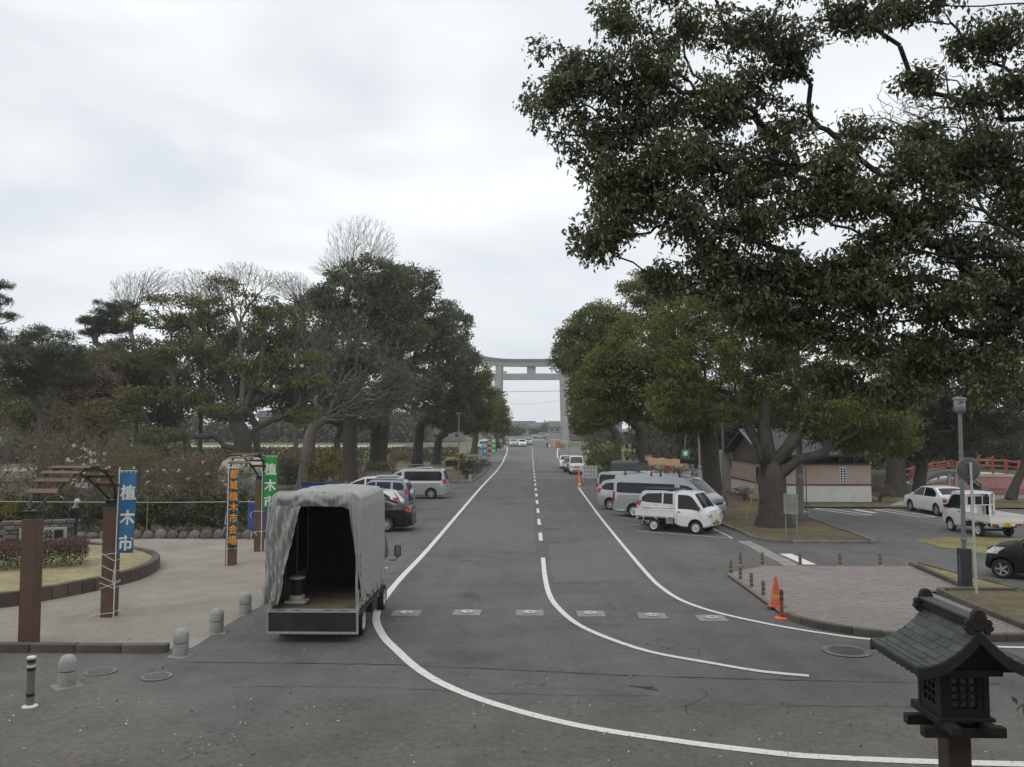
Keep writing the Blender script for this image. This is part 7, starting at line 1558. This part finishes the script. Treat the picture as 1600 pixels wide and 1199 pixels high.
# --- left of the road
tree('broadleaf_tree', 'dark evergreen with the nearest trunk behind the parked minivan', (-15.8, 72.4, 0), LOBES['L1'], .62, 420, 1.0, 90, .33, bark, lf_left, 11, fork=5, seg=1.0)
tree('broadleaf_tree', 'stout double-trunked evergreen with the tallest leafy crown left of the road', (-17.1, 93, 0), LOBES['L2'], 1.0, 420, 1.1, 90, .37, bark, lf_left, 12, fork=5, seg=1.1)
tree('broadleaf_tree', 'evergreen whose stepped crown stands third along the verge', (-13.9, 101.5, 0), LOBES['L3'], .6, 300, 1.0, 80, .37, bark, lf_left, 13, fork=3, seg=1.0)
tree('broadleaf_tree', 'low forking evergreen beside the far banners', (-12.0, 106, 0), LOBES['L4'], .5, 200, .95, 80, .37, bark, lf_right, 14, fork=2.2, seg=1.0)
tree('broadleaf_tree', 'farthest leafy tree of the verge, against the left gateway pillar', (-9.3, 139, gz(139)), LOBES['L5'], .5, 170, 1.0, 80, .42, bark, lf_right, 15, fork=2.4, seg=1.1)
tree('spreading_tree', 'wide spreading tree with olive leaf pads above the hedge', (-16.4, 48, 0), LOBES['D'], .55, 430, .66, 52, .20, bark2, lf_olive, 16, fork=1.4, seg=.6, extra=1000, flat=.45, power=.55, rtip=.011, lift=.1, wander=.16, straight=.45)
tree('bare_tree', 'leafless brown twiggy tree in front of the dark evergreens', (-16.6, 60, 0), LOBES['C'], .34, 3400, 0, 0, .1, twig, None, 17, fork=1.5, seg=.7, rtip=.011, lift=.0, wander=.12, straight=.5, lo=.1)
tree('bare_tree', 'tall leafless tree standing above all the others', (-27.5, 125, gz(125)), LOBES['B'], .42, 2200, 0, 0, .1, twig, None, 18, fork=13, seg=1.0, rtip=.016, lift=.2, wander=.06, straight=.75, lo=.15, bow=.15)
for i, (k_, lab) in enumerate((('E1', 'leafless tree farthest left on the skyline'), ('E2', 'leafless tree second from the left on the skyline'), ('E3', 'leafless tree above the middle of the spreading tree'), ('E4', 'leafless tree between the spreading tree and the evergreens'))):
    c = np.mean([l[:2] for l in LOBES[k_]], 0); tree('bare_tree', lab, (c[0], c[1], 0), LOBES[k_], .24, 1300, 0, 0, .1, twig2, None, 20 + i, fork=6, seg=.8, rtip=.013, lift=.2, wander=.07, straight=.7, lo=.15, bow=.15, group='leafless trees on the skyline')
c = np.mean([l[:2] for l in LOBES['F']], 0); tree('pine_tree', 'pine with layered pads left of the spreading tree', (c[0], c[1], 0), LOBES['F'], .26, 190, .5, 80, .26, bark2, lf_pine, 30, fork=6, seg=.8, flat=.5, droop=-.5, width=.12)
tree('pine_tree', 'pine reaching in from the left picture edge', (-33.5, 48.5, 0), LOBES['F2'], .3, 170, .34, 60, .18, bark2, lf_pine, 31, fork=6, seg=.7, flat=.5, droop=-.5, width=.12)
tree('pine_tree', 'dark low pine at the far left below the skyline', (-34.5, 58, 0), LOBES['G1'], .3, 300, .7, 95, .26, bark2, lf_pine, 32, fork=3, seg=.8, flat=.55, droop=-.4, width=.16)
tree('broadleaf_tree', 'rounded evergreen behind the dark pine on the left', (-40, 77, 0), LOBES['G2'], .35, 300, .95, 80, .34, bark2, lf_left, 33, fork=2, seg=1)
tree('broadleaf_tree', 'low olive tree in the left thicket', (-38, 66, 0), LOBES['G3'], .25, 240, .75, 80, .27, bark2, lf_olive, 34, fork=1, seg=.9)

def bush(name, label, x, y, r, h, leafm, seed, nl=34, ncl=60, ls=.11, z=0, crad=None, cat='shrub', group='shrubs along the hedge', bare=0, tw=None, n=1):
    lobes = [(x + dx * r, y + dy * r, z + h * q, r * .75, r * .7, h * .38) for dx, dy, q in ((0, 0, .58), (.45, .1, .48), (-.45, -.1, .46), (.1, -.25, .38))]
    return tree(name, label, (x, y, z), lobes, .06 + .02 * h, ncl, crad or r * .26, nl, ls, tw or twig, leafm, seed, fork=.15, seg=.28, cat=cat, group=group, rtip=.006, extra=bare, lo=.5, trunk=[(0, 0, -.1), (0, 0, .25)])
hedge = [(-24.5, 35.0, 'dark clipped hedge bush at the far left behind the rope', lf_hedge), (-22.3, 35.1, 'dark hedge bush behind the left of the sign wall', lf_hedge), (-20.2, 35.0, 'dark hedge bush behind the right of the sign wall', lf_dark), (-18.2, 35.2, 'dark hedge bush right of the person with the cap', lf_dark), (-16.3, 35.2, 'hedge bush left of the blue banner', lf_hedge), (-14.5, 35.3, 'hedge bush just right of the blue banner', lf_hedge), (-12.8, 35.6, 'hedge bush left of the second gate', lf_hedge)]
for i, (x_, y_, lab, lm) in enumerate(hedge): bush('hedge_bush', lab, x_, y_, 1.35, 2.0, lm, 40 + i, 60, 70, .12, crad=.36)
upper = [(-26, 38.5, 2.4, 6.0, 'russet leafless thicket at the left edge', lf_brown), (-22.5, 39, 2.2, 5.6, 'russet twiggy bush behind the white blossoms', lf_brown), (-19.2, 38.3, 1.8, 4.4, 'brown-leaved bush above the hedge left of the blue banner', lf_olive), (-16.0, 38.2, 1.7, 3.9, 'reddish bush above the hedge behind the blue banner', lf_brown), (-13.6, 38.0, 1.4, 3.3, 'olive bush above the hedge left of the ladder', lf_olive), (-30, 40, 2.6, 6.6, 'tall grey-brown thicket beyond the left edge of the lawn', lf_brown), (-24, 44, 2.6, 6.4, 'grey-brown thicket farther back on the left', lf_brown)]
for i, (x_, y_, r_, h_, lab, lm) in enumerate(upper): bush('thicket', lab, x_, y_, r_, h_, lm, 60 + i, 16, 260, .10, bare=900, crad=r_ * .2, group='twiggy thickets')
low = [(-25, 52, 2.2, 3.6, 'tangled shrub under the left boughs of the spreading tree', lf_olive), (-21.5, 55, 2.2, 3.2, 'tangled brown shrub left of the spreading trunk', lf_brown), (-19.2, 57, 1.8, 2.8, 'olive shrub behind the spreading trunk', lf_olive), (-17.6, 63, 1.8, 2.6, 'low tangled shrub right of the spreading trunk', lf_hedge), (-28.5, 58, 2.4, 3.8, 'grey-brown tangle farther left under the pines', lf_brown), (-24, 63, 2.4, 3.0, 'dark shrub mass behind the left tangle', lf_hedge), (-20.5, 68, 2.0, 2.4, 'dark low shrub before the double trunk', lf_dark)]
for i, (x_, y_, r_, h_, lab, lm) in enumerate(low): bush('thicket', lab, x_, y_, r_, h_, lm, 160 + i, 30, 150, .15, bare=420, crad=r_ * .22, group='tangled shrubs under the trees')
bush('yellow_shrub', 'yellow-green shrub behind the left end of the sign wall', -21.6, 33.95, .8, 1.75, lf_yellow, 75, 40, 40, .1); bush('yellow_shrub', 'yellow-flowering shrub between ladder and second gate', -11.2, 34.2, .6, 2.1, lf_yellow, 76, 26, 34, .1)
bush('bright_shrub', 'bright green shrub under the spreading tree, behind the truck', -14.0, 56, 1.5, 3.4, lf_yellow, 77, 36, 60, .2)
for i, (k_, lab, lm, x_, y_) in enumerate((('H1', 'rounded evergreen behind the left of the spreading tree', lf_left, -33, 80), ('H2', 'dull evergreen behind the middle of the spreading tree', lf_left, -27.5, 84), ('H3', 'dark evergreen behind the right of the spreading tree', lf_dark, -22.5, 86), ('H4', 'russet-leaved tree behind the left thicket', lf_brown, -38, 70), ('H5', 'dense dark tree between spreading tree and double trunk', lf_left, -20.5, 88))):
    tree('broadleaf_tree', lab, (x_, y_, 0), LOBES[k_], .34, 300, 1.0, 70, .34, bark2, lm, 200 + i, fork=2.2, seg=1.1, extra=200, group='evergreens behind the spreading tree')
# white magnolia in flower
mg = bush('magnolia', 'small leafless tree with white blossoms left of the first gate', -19.6, 36.4, 1.1, 4.0, None, 78, 0, 60, .1, cat='tree', group=None, bare=120, tw=twig2)
rs = np.random.default_rng(5); lob = [(-.4, 0, 3.3, .8, .7, .6), (.3, .1, 2.9, .7, .6, .5), (0, 0, 2.2, .9, .7, .5)]
pt = leafmat('petal_white', (.62, .58, .52), (.72, .68, .64), .6, .3); leaf_mesh('blossoms', cluster_leaves(in_lobes(lob, 42, rs), 9, .07, rs), .10, pt, rs, -.3, .5, parent=mg)
rs = np.random.default_rng(6); pc = np.column_stack([rs.uniform(-20, -11.5, 30), rs.uniform(34.4, 36, 30), rs.uniform(1.2, 3.0, 30)]); cm = empty('camellia_blossoms', (-15.5, 35, 0), 0, 'scattered white blossoms along the hedge top', 'blossoms'); leaf_mesh('petals', cluster_leaves(pc - np.array([-15.5, 35, 0]), 7, .06, rs), .09, pt, rs, -.3, .5, parent=cm)
# clipped russet hedge and lawn plants in the planting bed
def clipped(label, x, y, L_, D_, h, rz, leafm, seed, top=None, dens=2600, ls=.06, z=.28):
    rs = np.random.default_rng(seed); t = empty('clipped_hedge', (x, y, z), rz, label, 'hedge'); n = int(L_ * D_ * dens)
    P = np.column_stack([rs.uniform(-L_ / 2, L_ / 2, n), rs.uniform(-D_ / 2, D_ / 2, n), h * rs.uniform(0, 1, n) ** .5])
    P += rs.normal(0, .02, P.shape); up = P[:, 2] > h * .72
    leaf_mesh('leaves', P[~up].astype(np.float32), ls, leafm, rs, 0, .5, parent=t); leaf_mesh('top_leaves', P[up].astype(np.float32), ls, top or leafm, rs, -.4, .5, parent=t)
    mb = MB()
    for k in range(int(L_ * 4)): a = rs.uniform(-L_ / 2, L_ / 2); b = rs.uniform(-D_ / 2, D_ / 2); mb.tube([(a, b, -.05), (a + rs.normal(0, .1), b + rs.normal(0, .1), h * .9)], .012, 3)
    mb.build('stems', twig, t)['kind'] = 'stuff'
clipped('clipped hedge with a russet top in front of the stone sign wall', -15.6, 24.3, 4.6, 1.5, .75, R(24), lf_hedge, 81, leafmat('leaf_redtop', (.10, .055, .045), (.19, .10, .08), .6, .2))
clipped('clipped russet hedge at the left picture edge inside the bed', -19.0, 23.0, 3.4, 1.8, .7, R(18), lf_hedge, 82, MATS['leaf_redtop'])
clipped('long dark hedge between the park path and the playing field', -39, 116, 58, 2.0, 2.0, 0, lf_dark, 86, lf_left, 130, .3, .1)
clipped('low brown hedge in front of the park path', -30, 80, 34, 1.6, 1.3, R(3), lf_brown, 87, lf_olive, 160, .2, .05)
# verge shrubs
bush('round_shrub', 'dark round shrub beside the slender lamp post on the verge', -5.75, 76, 1.15, 2.5, lf_dark, 83, 40, 60, .16, .08, .4, group='verge shrubs')
bush('round_shrub', 'red-brown tub shrub on the verge below the banners', -5.6, 96, 1.0, 1.3, lf_brown, 84, 26, 50, .14, .08, .3, group='verge shrubs', bare=60)
bush('round_shrub', 'grey-green conical shrub left of the waiting cars', -6.2, 150, 1.9, 6.0, lf_left, 85, 40, 90, .3, gz(150), .6, group='verge shrubs')
for i, (x_, y_) in enumerate(((-28, 84), (-23.5, 83), (-19, 84.5), (-24, 108), (-18, 110), (-14, 114), (-30, 106))):
    bush('park_shrub', ['low brown shrub at the far left of the park path', 'low brown shrub in the middle of the park path edge', 'low brown shrub near the double trunk', 'clipped shrub beyond the park path, middle', 'clipped shrub beyond the path near the double trunk', 'clipped shrub beyond the path near the banners', 'clipped shrub beyond the path, far left'][i], x_, y_, 2.3, 1.7, lf_dark if i % 2 else lf_brown, 90 + i, 30, 60, .2, .05, .5, group='low shrubs by the park path', bare=60)
# --- right of the road
tree('camphor_tree', 'big camphor with a thick forked trunk on the kerbed island', (10.96, 37.7, .06), LOBES['J'], .62, 850, .62, 115, .165, bark, lf_right, 101, fork=2.5, seg=.6, trunk=[(0, 0, 0), (-.05, 0, 1.2), (-.1, .05, 2.1), (-.12, .1, 2.9)], limbs=[[(10.85, 37.8, 2.5), (11.5, 37.5, 3.5), (12.2, 37.3, 4.6), (12.9, 37.2, 6.4)], [(11.2, 37.6, 2.3), (12.0, 37.5, 3.0), (13.2, 37.4, 3.4), (14.6, 37.6, 4.3)], [(10.8, 37.8, 2.9), (10.6, 37.8, 4.6), (10.7, 37.8, 7)], [(10.7, 37.8, 2.7), (10.1, 38.0, 4.2), (9.3, 38.2, 5.8)]], flat=.6, droop=.5, group=None)
tree('camphor_tree', 'second camphor behind the silver van\'s nose', (10.75, 49, .06), LOBES['K'], .55, 620, .72, 105, .20, bark, lf_right, 102, fork=2.6, seg=.7, flat=.6, droop=.5)
tree('camphor_tree', 'third camphor overhanging the right kerb farther on', (9.4, 68, .06), LOBES['L6'], .5, 420, .85, 95, .27, bark, lf_right, 103, fork=2.8, seg=.9, flat=.6, droop=.4)
tree('camphor_tree', 'farthest camphor of the right row, against the gateway', (9.3, 87, .06), LOBES['L7'], .42, 270, .85, 85, .31, bark, lf_right, 104, fork=2.6, seg=.9, flat=.6)
tree('broadleaf_tree', 'thick-trunked tree behind the round sign near the pond', (23.98, 55.2, .08), LOBES['N1'], .6, 460, .8, 85, .24, bark, lf_dark, 105, fork=4.5, seg=.8)
tree('broadleaf_tree', 'dark many-stemmed tree beside the stone bridge', (26.2, 56.6, .08), LOBES['N2'], .38, 220, .55, 60, .19, bark, lf_dark, 106, fork=.6, seg=.6)
tree('broadleaf_tree', 'broad dark tree beyond the pond and red bridge', (38, 84, .08), LOBES['N3'], .5, 400, 1.2, 85, .38, bark, lf_dark, 107, fork=1.5, seg=1.2)
tree('broadleaf_tree', 'dark tree behind the rest house gable', (22.5, 76, .08), LOBES['N4'], .4, 300, .95, 85, .32, bark, lf_dark, 108, fork=1.5, seg=1)
tree('leaning_tree', 'bare leaning trunk at the right edge in front of the red bridge', (29.9, 52.5, .08), [(31.5, 52.5, 5.5, 1.8, 1.5, 1.2), (32.5, 53, 7, 1.6, 1.5, 1.5)], .25, 90, .6, 30, .2, bark, lf_dark, 109, fork=2, seg=.6, trunk=[(0, 0, 0), (.3, 0, .9), (1.0, .1, 2.0), (1.3, .1, 3.6)])
bush('conifer_shrub', 'dense green conifer shrub at the kerb behind the message board', 7.6, 78, 1.9, 3.8, lf_right, 110, 46, 90, .2, .08, .5, group='shrubs by the right kerb')
bush('conifer_shrub', 'dark low shrub right of the message board', 8.6, 73, 1.3, 1.5, lf_dark, 111, 46, 60, .15, .08, .4, group='shrubs by the right kerb')
bush('conifer_shrub', 'olive bush with a thin trunk beyond the small white van', 7.2, 92, 1.8, 4.2, lf_olive, 112, 40, 80, .22, .08, .5, group='shrubs by the right kerb')
for i, (x_, y_, h_) in enumerate(((10.6, 72, 4.6), (13.5, 70, 4.2), (16.5, 74, 4.4), (13, 82, 5), (19.2, 71, 4))): bush('bare_bush', ['pale bare bush behind the grey-covered pickup', 'bare bush behind the food stall', 'bare bush behind the rest house porch', 'bare thicket far behind the stall', 'bare bush beside the cream pillar'][i], x_, y_, 2.0, h_, lf_brown, 115 + i, 4, 90, .1, .08, group='bare bushes behind the stall', bare=230, tw=twig2 if i == 0 else twig)
bush('corner_shrub', 'low shrub at the right corner of the rest house', 21.2, 50.9, .9, 1.2, lf_brown, 121, 20, 60, .1, .08, bare=120, group='shrubs round the rest house'); bush('corner_shrub', 'dry shrub at the left foot of the rest house', 13.3, 52, .8, .9, lf_brown, 122, 16, 40, .1, .08, bare=80, group='shrubs round the rest house')
# --- the overhanging tree close to the camera
tree('overhanging_camphor', 'dark camphor boughs overhanging from the right edge, close to the camera', (10.2, 12.6, 0), LOBES['M'], .175, 4600, .21, 32, .088, bark_near, lf_near, 130, fork=3.0, seg=.25, trunk=[(0, 0, 0), (-.1, -.1, 2.0), (-.5, -.4, 4.0), (-.9, -.7, 5.6), (-1.1, -.8, 7.2), (-1.3, -.9, 9.6)], limbs=LIMBS, droop=.8, flat=.75, rtip=.0045, power=.46, lift=.0, lo=.05, width=.46, wander=.2, extra=900)
tw_ = empty('leafless_boughs', (9.6, 14, 0), 0, 'tangle of thin leafless twigs against the sky at the top right', 'tree'); rs = np.random.default_rng(9)
tl = [(7.0, 13.6, 9.8, 1.3, .6, .8), (6.2, 13.8, 9.4, 1.0, .6, .7), (7.6, 13.6, 8.8, .8, .6, .7)]
pos, par, cnt, tips = skeleton([(0, 0, 0), (.1, 0, 5), (-.2, -.1, 8), (-.4, -.2, 9.2)], in_lobes(tl, 420, rs, .2) - np.array([9.6, 14, 0]), .22, 7, 9, (), .25, -.1, .5); link('trunk', wood_mesh('trunk', pos, par, cnt, .12, .005, twig, .6), tw_)
# a twig with a few leaves beside the lantern
sp = empty('sapling', (4.75, 7.2, 0), 0, 'thin twig with a few dark leaves at the right of the lantern', 'plant')
MB().tube([(0, 0, 0), (.02, 0, 1.2), (-.1, 0, 1.9), (-.38, .02, 2.06), (-.62, .02, 2.0)], [.014, .011, .008, .005, .003], 6).build('stem', twig, sp, 60)
rs = np.random.default_rng(3); lp = np.array([(-.62, .02, 2.0), (-.58, .02, 2.01), (-.6, .03, 2.0), (-.55, .0, 2.02), (-.45, .02, 2.05), (-.4, .02, 2.05), (-.34, .02, 2.05), (-.5, .02, 2.04), (-.64, .02, 2.0), (-.3, .0, 2.03)]); leaf_mesh('leaves', lp, .085, lf_near, rs, 1.2, .5, parent=sp)

# --- far woods that read as one mass, and the hills
def wood_mass(name, label, pts, h, n, ls, leafm, seed, depth=8, base=.0):
    rs = np.random.default_rng(seed); pts = np.array(pts, float); k = rs.integers(0, len(pts) - 1, n); u = rs.uniform(0, 1, n)[:, None]; P = pts[k] * (1 - u) + pts[k + 1] * u
    hh = h * (.62 + .38 * np.sin(P[:, 0] * .35 + seed) * np.sin(P[:, 0] * .13 + 1)) * (.75 + .25 * np.sin(P[:, 0] * 1.1))
    Z = np.maximum(base, hh * rs.uniform(0, 1, n) ** .7); Y = P[:, 1] + rs.normal(0, depth * .35, n); Zg = np.array([gz(y) for y in Y])
    o = leaf_mesh(name, np.column_stack([P[:, 0] + rs.normal(0, .6, n), Y, Zg + Z]).astype(np.float32), ls, leafm, rs, 0, .7); o['kind'] = 'stuff'; o['label'] = label
wood_mass('far_wood', 'far dark wood closing the view behind the playing field', [(-190, 205), (-100, 208), (-58, 205), (-26, 206)], 11, 26000, .9, lf_left, 1)
wood_mass('far_wood', 'brown undergrowth and trees behind the left thickets', [(-120, 112), (-80, 110), (-48, 112)], 8.5, 15000, .6, lf_left, 2)
wood_mass('far_wood', 'dark wood behind the pond and rest house', [(13, 104), (30, 100), (60, 98), (110, 95)], 10, 24000, .65, lf_dark, 3)
wood_mass('far_wood', 'trees lining the street beyond the gateway on the right', [(12, 250), (16, 300), (20, 420)], 9, 6000, .8, lf_dark, 4, 10)
wood_mass('far_wood', 'trees lining the street beyond the gateway on the left', [(-12, 285), (-4, 290), (0, 330), (7, 350)], 5.5, 5000, .7, lf_left, 5, 8)
wood_mass('far_wood', 'woods and gardens right of the gateway', [(14, 200), (40, 190), (120, 180)], 8, 9000, .9, lf_dark, 6, 10)
hm = groundmat('far_hill', (.06, .075, .06), (.09, .10, .075), grain=.3, patch=.4, pscale=.01, gscale=.2)
o = MB().grid(lambda u, v: (-650 + 1300 * u, 760 + 120 * v, 3.3 + (5.5 + 2 * math.sin(u * 17) + 1.5 * math.sin(u * 41 + 1)) * math.sin(v * math.pi / 2)), 80, 5).build('hills', hm); o['kind'] = 'structure'

# ------------------------------------------------------------------ assumed terrace, steps, shrine gate and grove, added unseen to darken camera-facing surfaces
tstone = pm('terrace_stone', (.24, .235, .22), .9, var=.15, bump=.3)
o = MB().box((0, -13, 1.3), (26, 28, 2.6)).build('terrace', tstone); o['kind'] = 'structure'  # assumed base, added out of view to carry the gate
st_ = empty('added_stone_steps'); st_['kind'] = 'structure'  # assumed flight, added out of view with the terrace
for k in range(14): MB().box((0, 1.15 + k * .3, (2.6 - .18 * (k + 1)) / 2), (9, .3, 2.6 - .18 * (k + 1))).build('step', tstone, st_)
sg = empty('added_shrine_gate', (0, -6.5, 2.6), 0, 'added unseen wooden shrine gate with a sweeping dark roof, blocking sky light behind the camera', 'added gatehouse')  # added occluder, never in view: holds back sky light from behind
for x_ in (-7, -3, 3, 7):
    for y_ in (-2.6, 2.6): MB().lathe([(.34, 0), (.32, 6.2)], 16, (x_, y_, 0)).build('pillar', lw2, sg, 40)
for x_ in (-5, 5): MB().box((x_, 0, 3), (3.6, 4.6, 6)).build('side_bay', lw2, sg)
MB().box((0, 0, 7.1), (16, 7.0, 1.8)).build('upper_storey', lw2, sg)
def groof(u, v):
    x = (u - .5) * 22; s = abs(2 * v - 1); y = (v - .5) * 13; return (x, y, 11.8 - 3.9 * s ** .8 + .6 * abs(2 * u - 1) ** 3)
o = MB().grid(groof, 16, 16).build('roof', roofm, sg, 60); m_ = o.modifiers.new('th', 'SOLIDIFY'); m_.thickness = .4
for i, (x_, y_, h_) in enumerate(((-15.5, -7, 13), (-21, 1, 12), (16.5, -8, 14), (19, 0, 12))):  # assumed trees out of view, added to deepen the gate's shade
    tree('added_grove_tree', ['added unseen tall evergreen left of the shrine gate', 'added unseen evergreen at the left end of the terrace', 'added unseen tall evergreen right of the shrine gate', 'added unseen evergreen at the right end of the terrace'][i], (x_, y_, 0), [(x_, y_, h_ * .7, 4.6, 4.6, h_ * .26), (x_ + 1.5, y_ + 1, h_ * .5, 4.2, 4.2, h_ * .2), (x_ - 1.5, y_, h_ * .9, 3, 3, h_ * .15)], .5, 120, 1.2, 60, .5, bark, lf_dark, 300 + i, fork=3, seg=1.2, group='added unseen grove round the shrine gate')

# ------------------------------------------------------------------ the air: a thin even haze
hz = MB().box((0, 465, 19.4), (1500, 1030, 41.2)).build('haze', pm('unused_haze', (.5, .5, .5))); hz['kind'] = 'stuff'; hz['label'] = 'thin pale haze in the air'
m = bpy.data.materials.new('haze_volume'); m.use_nodes = True; nt = m.node_tree; nt.nodes.clear(); vo = nt.nodes.new('ShaderNodeVolumePrincipled'); vo.inputs['Color'].default_value = (.92, .95, 1, 1); vo.inputs['Density'].default_value = .0004; vo.inputs['Anisotropy'].default_value = .2
mo = nt.nodes.new('ShaderNodeOutputMaterial'); nt.links.new(vo.outputs['Volume'], mo.inputs['Volume']); hz.data.materials.clear(); hz.data.materials.append(m)

# ------------------------------------------------------------------ labels of the setting
SETTING = {'ground': 'wide park ground reaching to the horizon', 'road': 'near stretch of grey asphalt road and lots', 'road.001': 'asphalt road beside the parked rows', 'road.002': 'asphalt road between the tree rows', 'road.003': 'far asphalt road leading under the gateway',
 'cross_street': 'side street crossing just before the far crossing', 'cross_street.001': 'far cross street beyond the crosswalk', 'old_pavement': 'older browner asphalt along the foot of the picture', 'earth_forecourt': 'pale packed-earth forecourt on the left', 'garden_soil': 'dark garden soil under the left shrubs',
 'park_lawn': 'bare lawn under the left-hand trees', 'park_path': 'pale path through the left-hand park', 'playing_field': 'pale yellow playing field beyond the left trees', 'tree_island': 'kerbed soil island under the big camphor', 'park_lawn.001': 'dry lawn between rest house and pond', 'park_path.001': 'pale path leading to the pond',
 'dry_grass_patch': 'dry grass patch in the right-hand lot', 'stop_line': 'white stop line before the far gateway', 'crosswalk': 'far white striped crosswalk beyond the gateway', 'lane_line': 'thin far white lane line', 'centre_line.001': 'dashed white centre line of the road', 'parking_bay_lines': 'thin slanted white bay lines under the right-hand vans', 'parking_lot_lines': 'white double lines in the right-hand lot',
 'pavement_seams': 'dark tar seams and cracks in the near asphalt', 'asphalt_repair': 'darker asphalt repair on the road by the cones', 'asphalt_repair.001': 'paler worn asphalt in the right lane', 'asphalt_repair.002': 'dark asphalt repair farther up the road', 'kerb': 'mossy kerb along the near edge of the forecourt', 'kerb.001': 'kerb round the far grass verge', 'kerb.002': 'kerb round the camphor island',
 'kerb.003': 'dark kerb curving round the paved corner', 'kerb.004': 'low kerb left of the grass strip', 'kerb.005': 'low kerb right of the grass strip', 'kerb.006': 'kerb round the soil planter by the lamp post', 'grass_strip': 'yellow dry grass strip behind the lamp post', 'planter_soil': 'bare soil planter behind the lantern', 'gutter': 'pale concrete gutter slabs crossing to the lot', 'paved_corner': 'pinkish paved corner on the right',
 'planting_bed': 'straw-coloured lawn bed on the left', 'bed_edging': 'dark block edging round the lawn bed', 'pond': 'dark pond under the bridges', 'pond_wall': 'dark stone wall on the far pond bank', 'hills': 'low hills on the far horizon', 'terrace': 'added unseen stone terrace under the shrine gate', 'added_stone_steps': 'added unseen stone steps down from the terrace'}
for o in bpy.data.objects:
    if o.parent is None and o.get('kind') == 'structure':
        if not o.get('label'): o['label'] = SETTING.get(o.name, o.name.split('.')[0].replace('_', ' ') + ' of the place')
        if not o.get('category'): o['category'] = ' '.join(o.name.split('.')[0].split('_')[-2:])
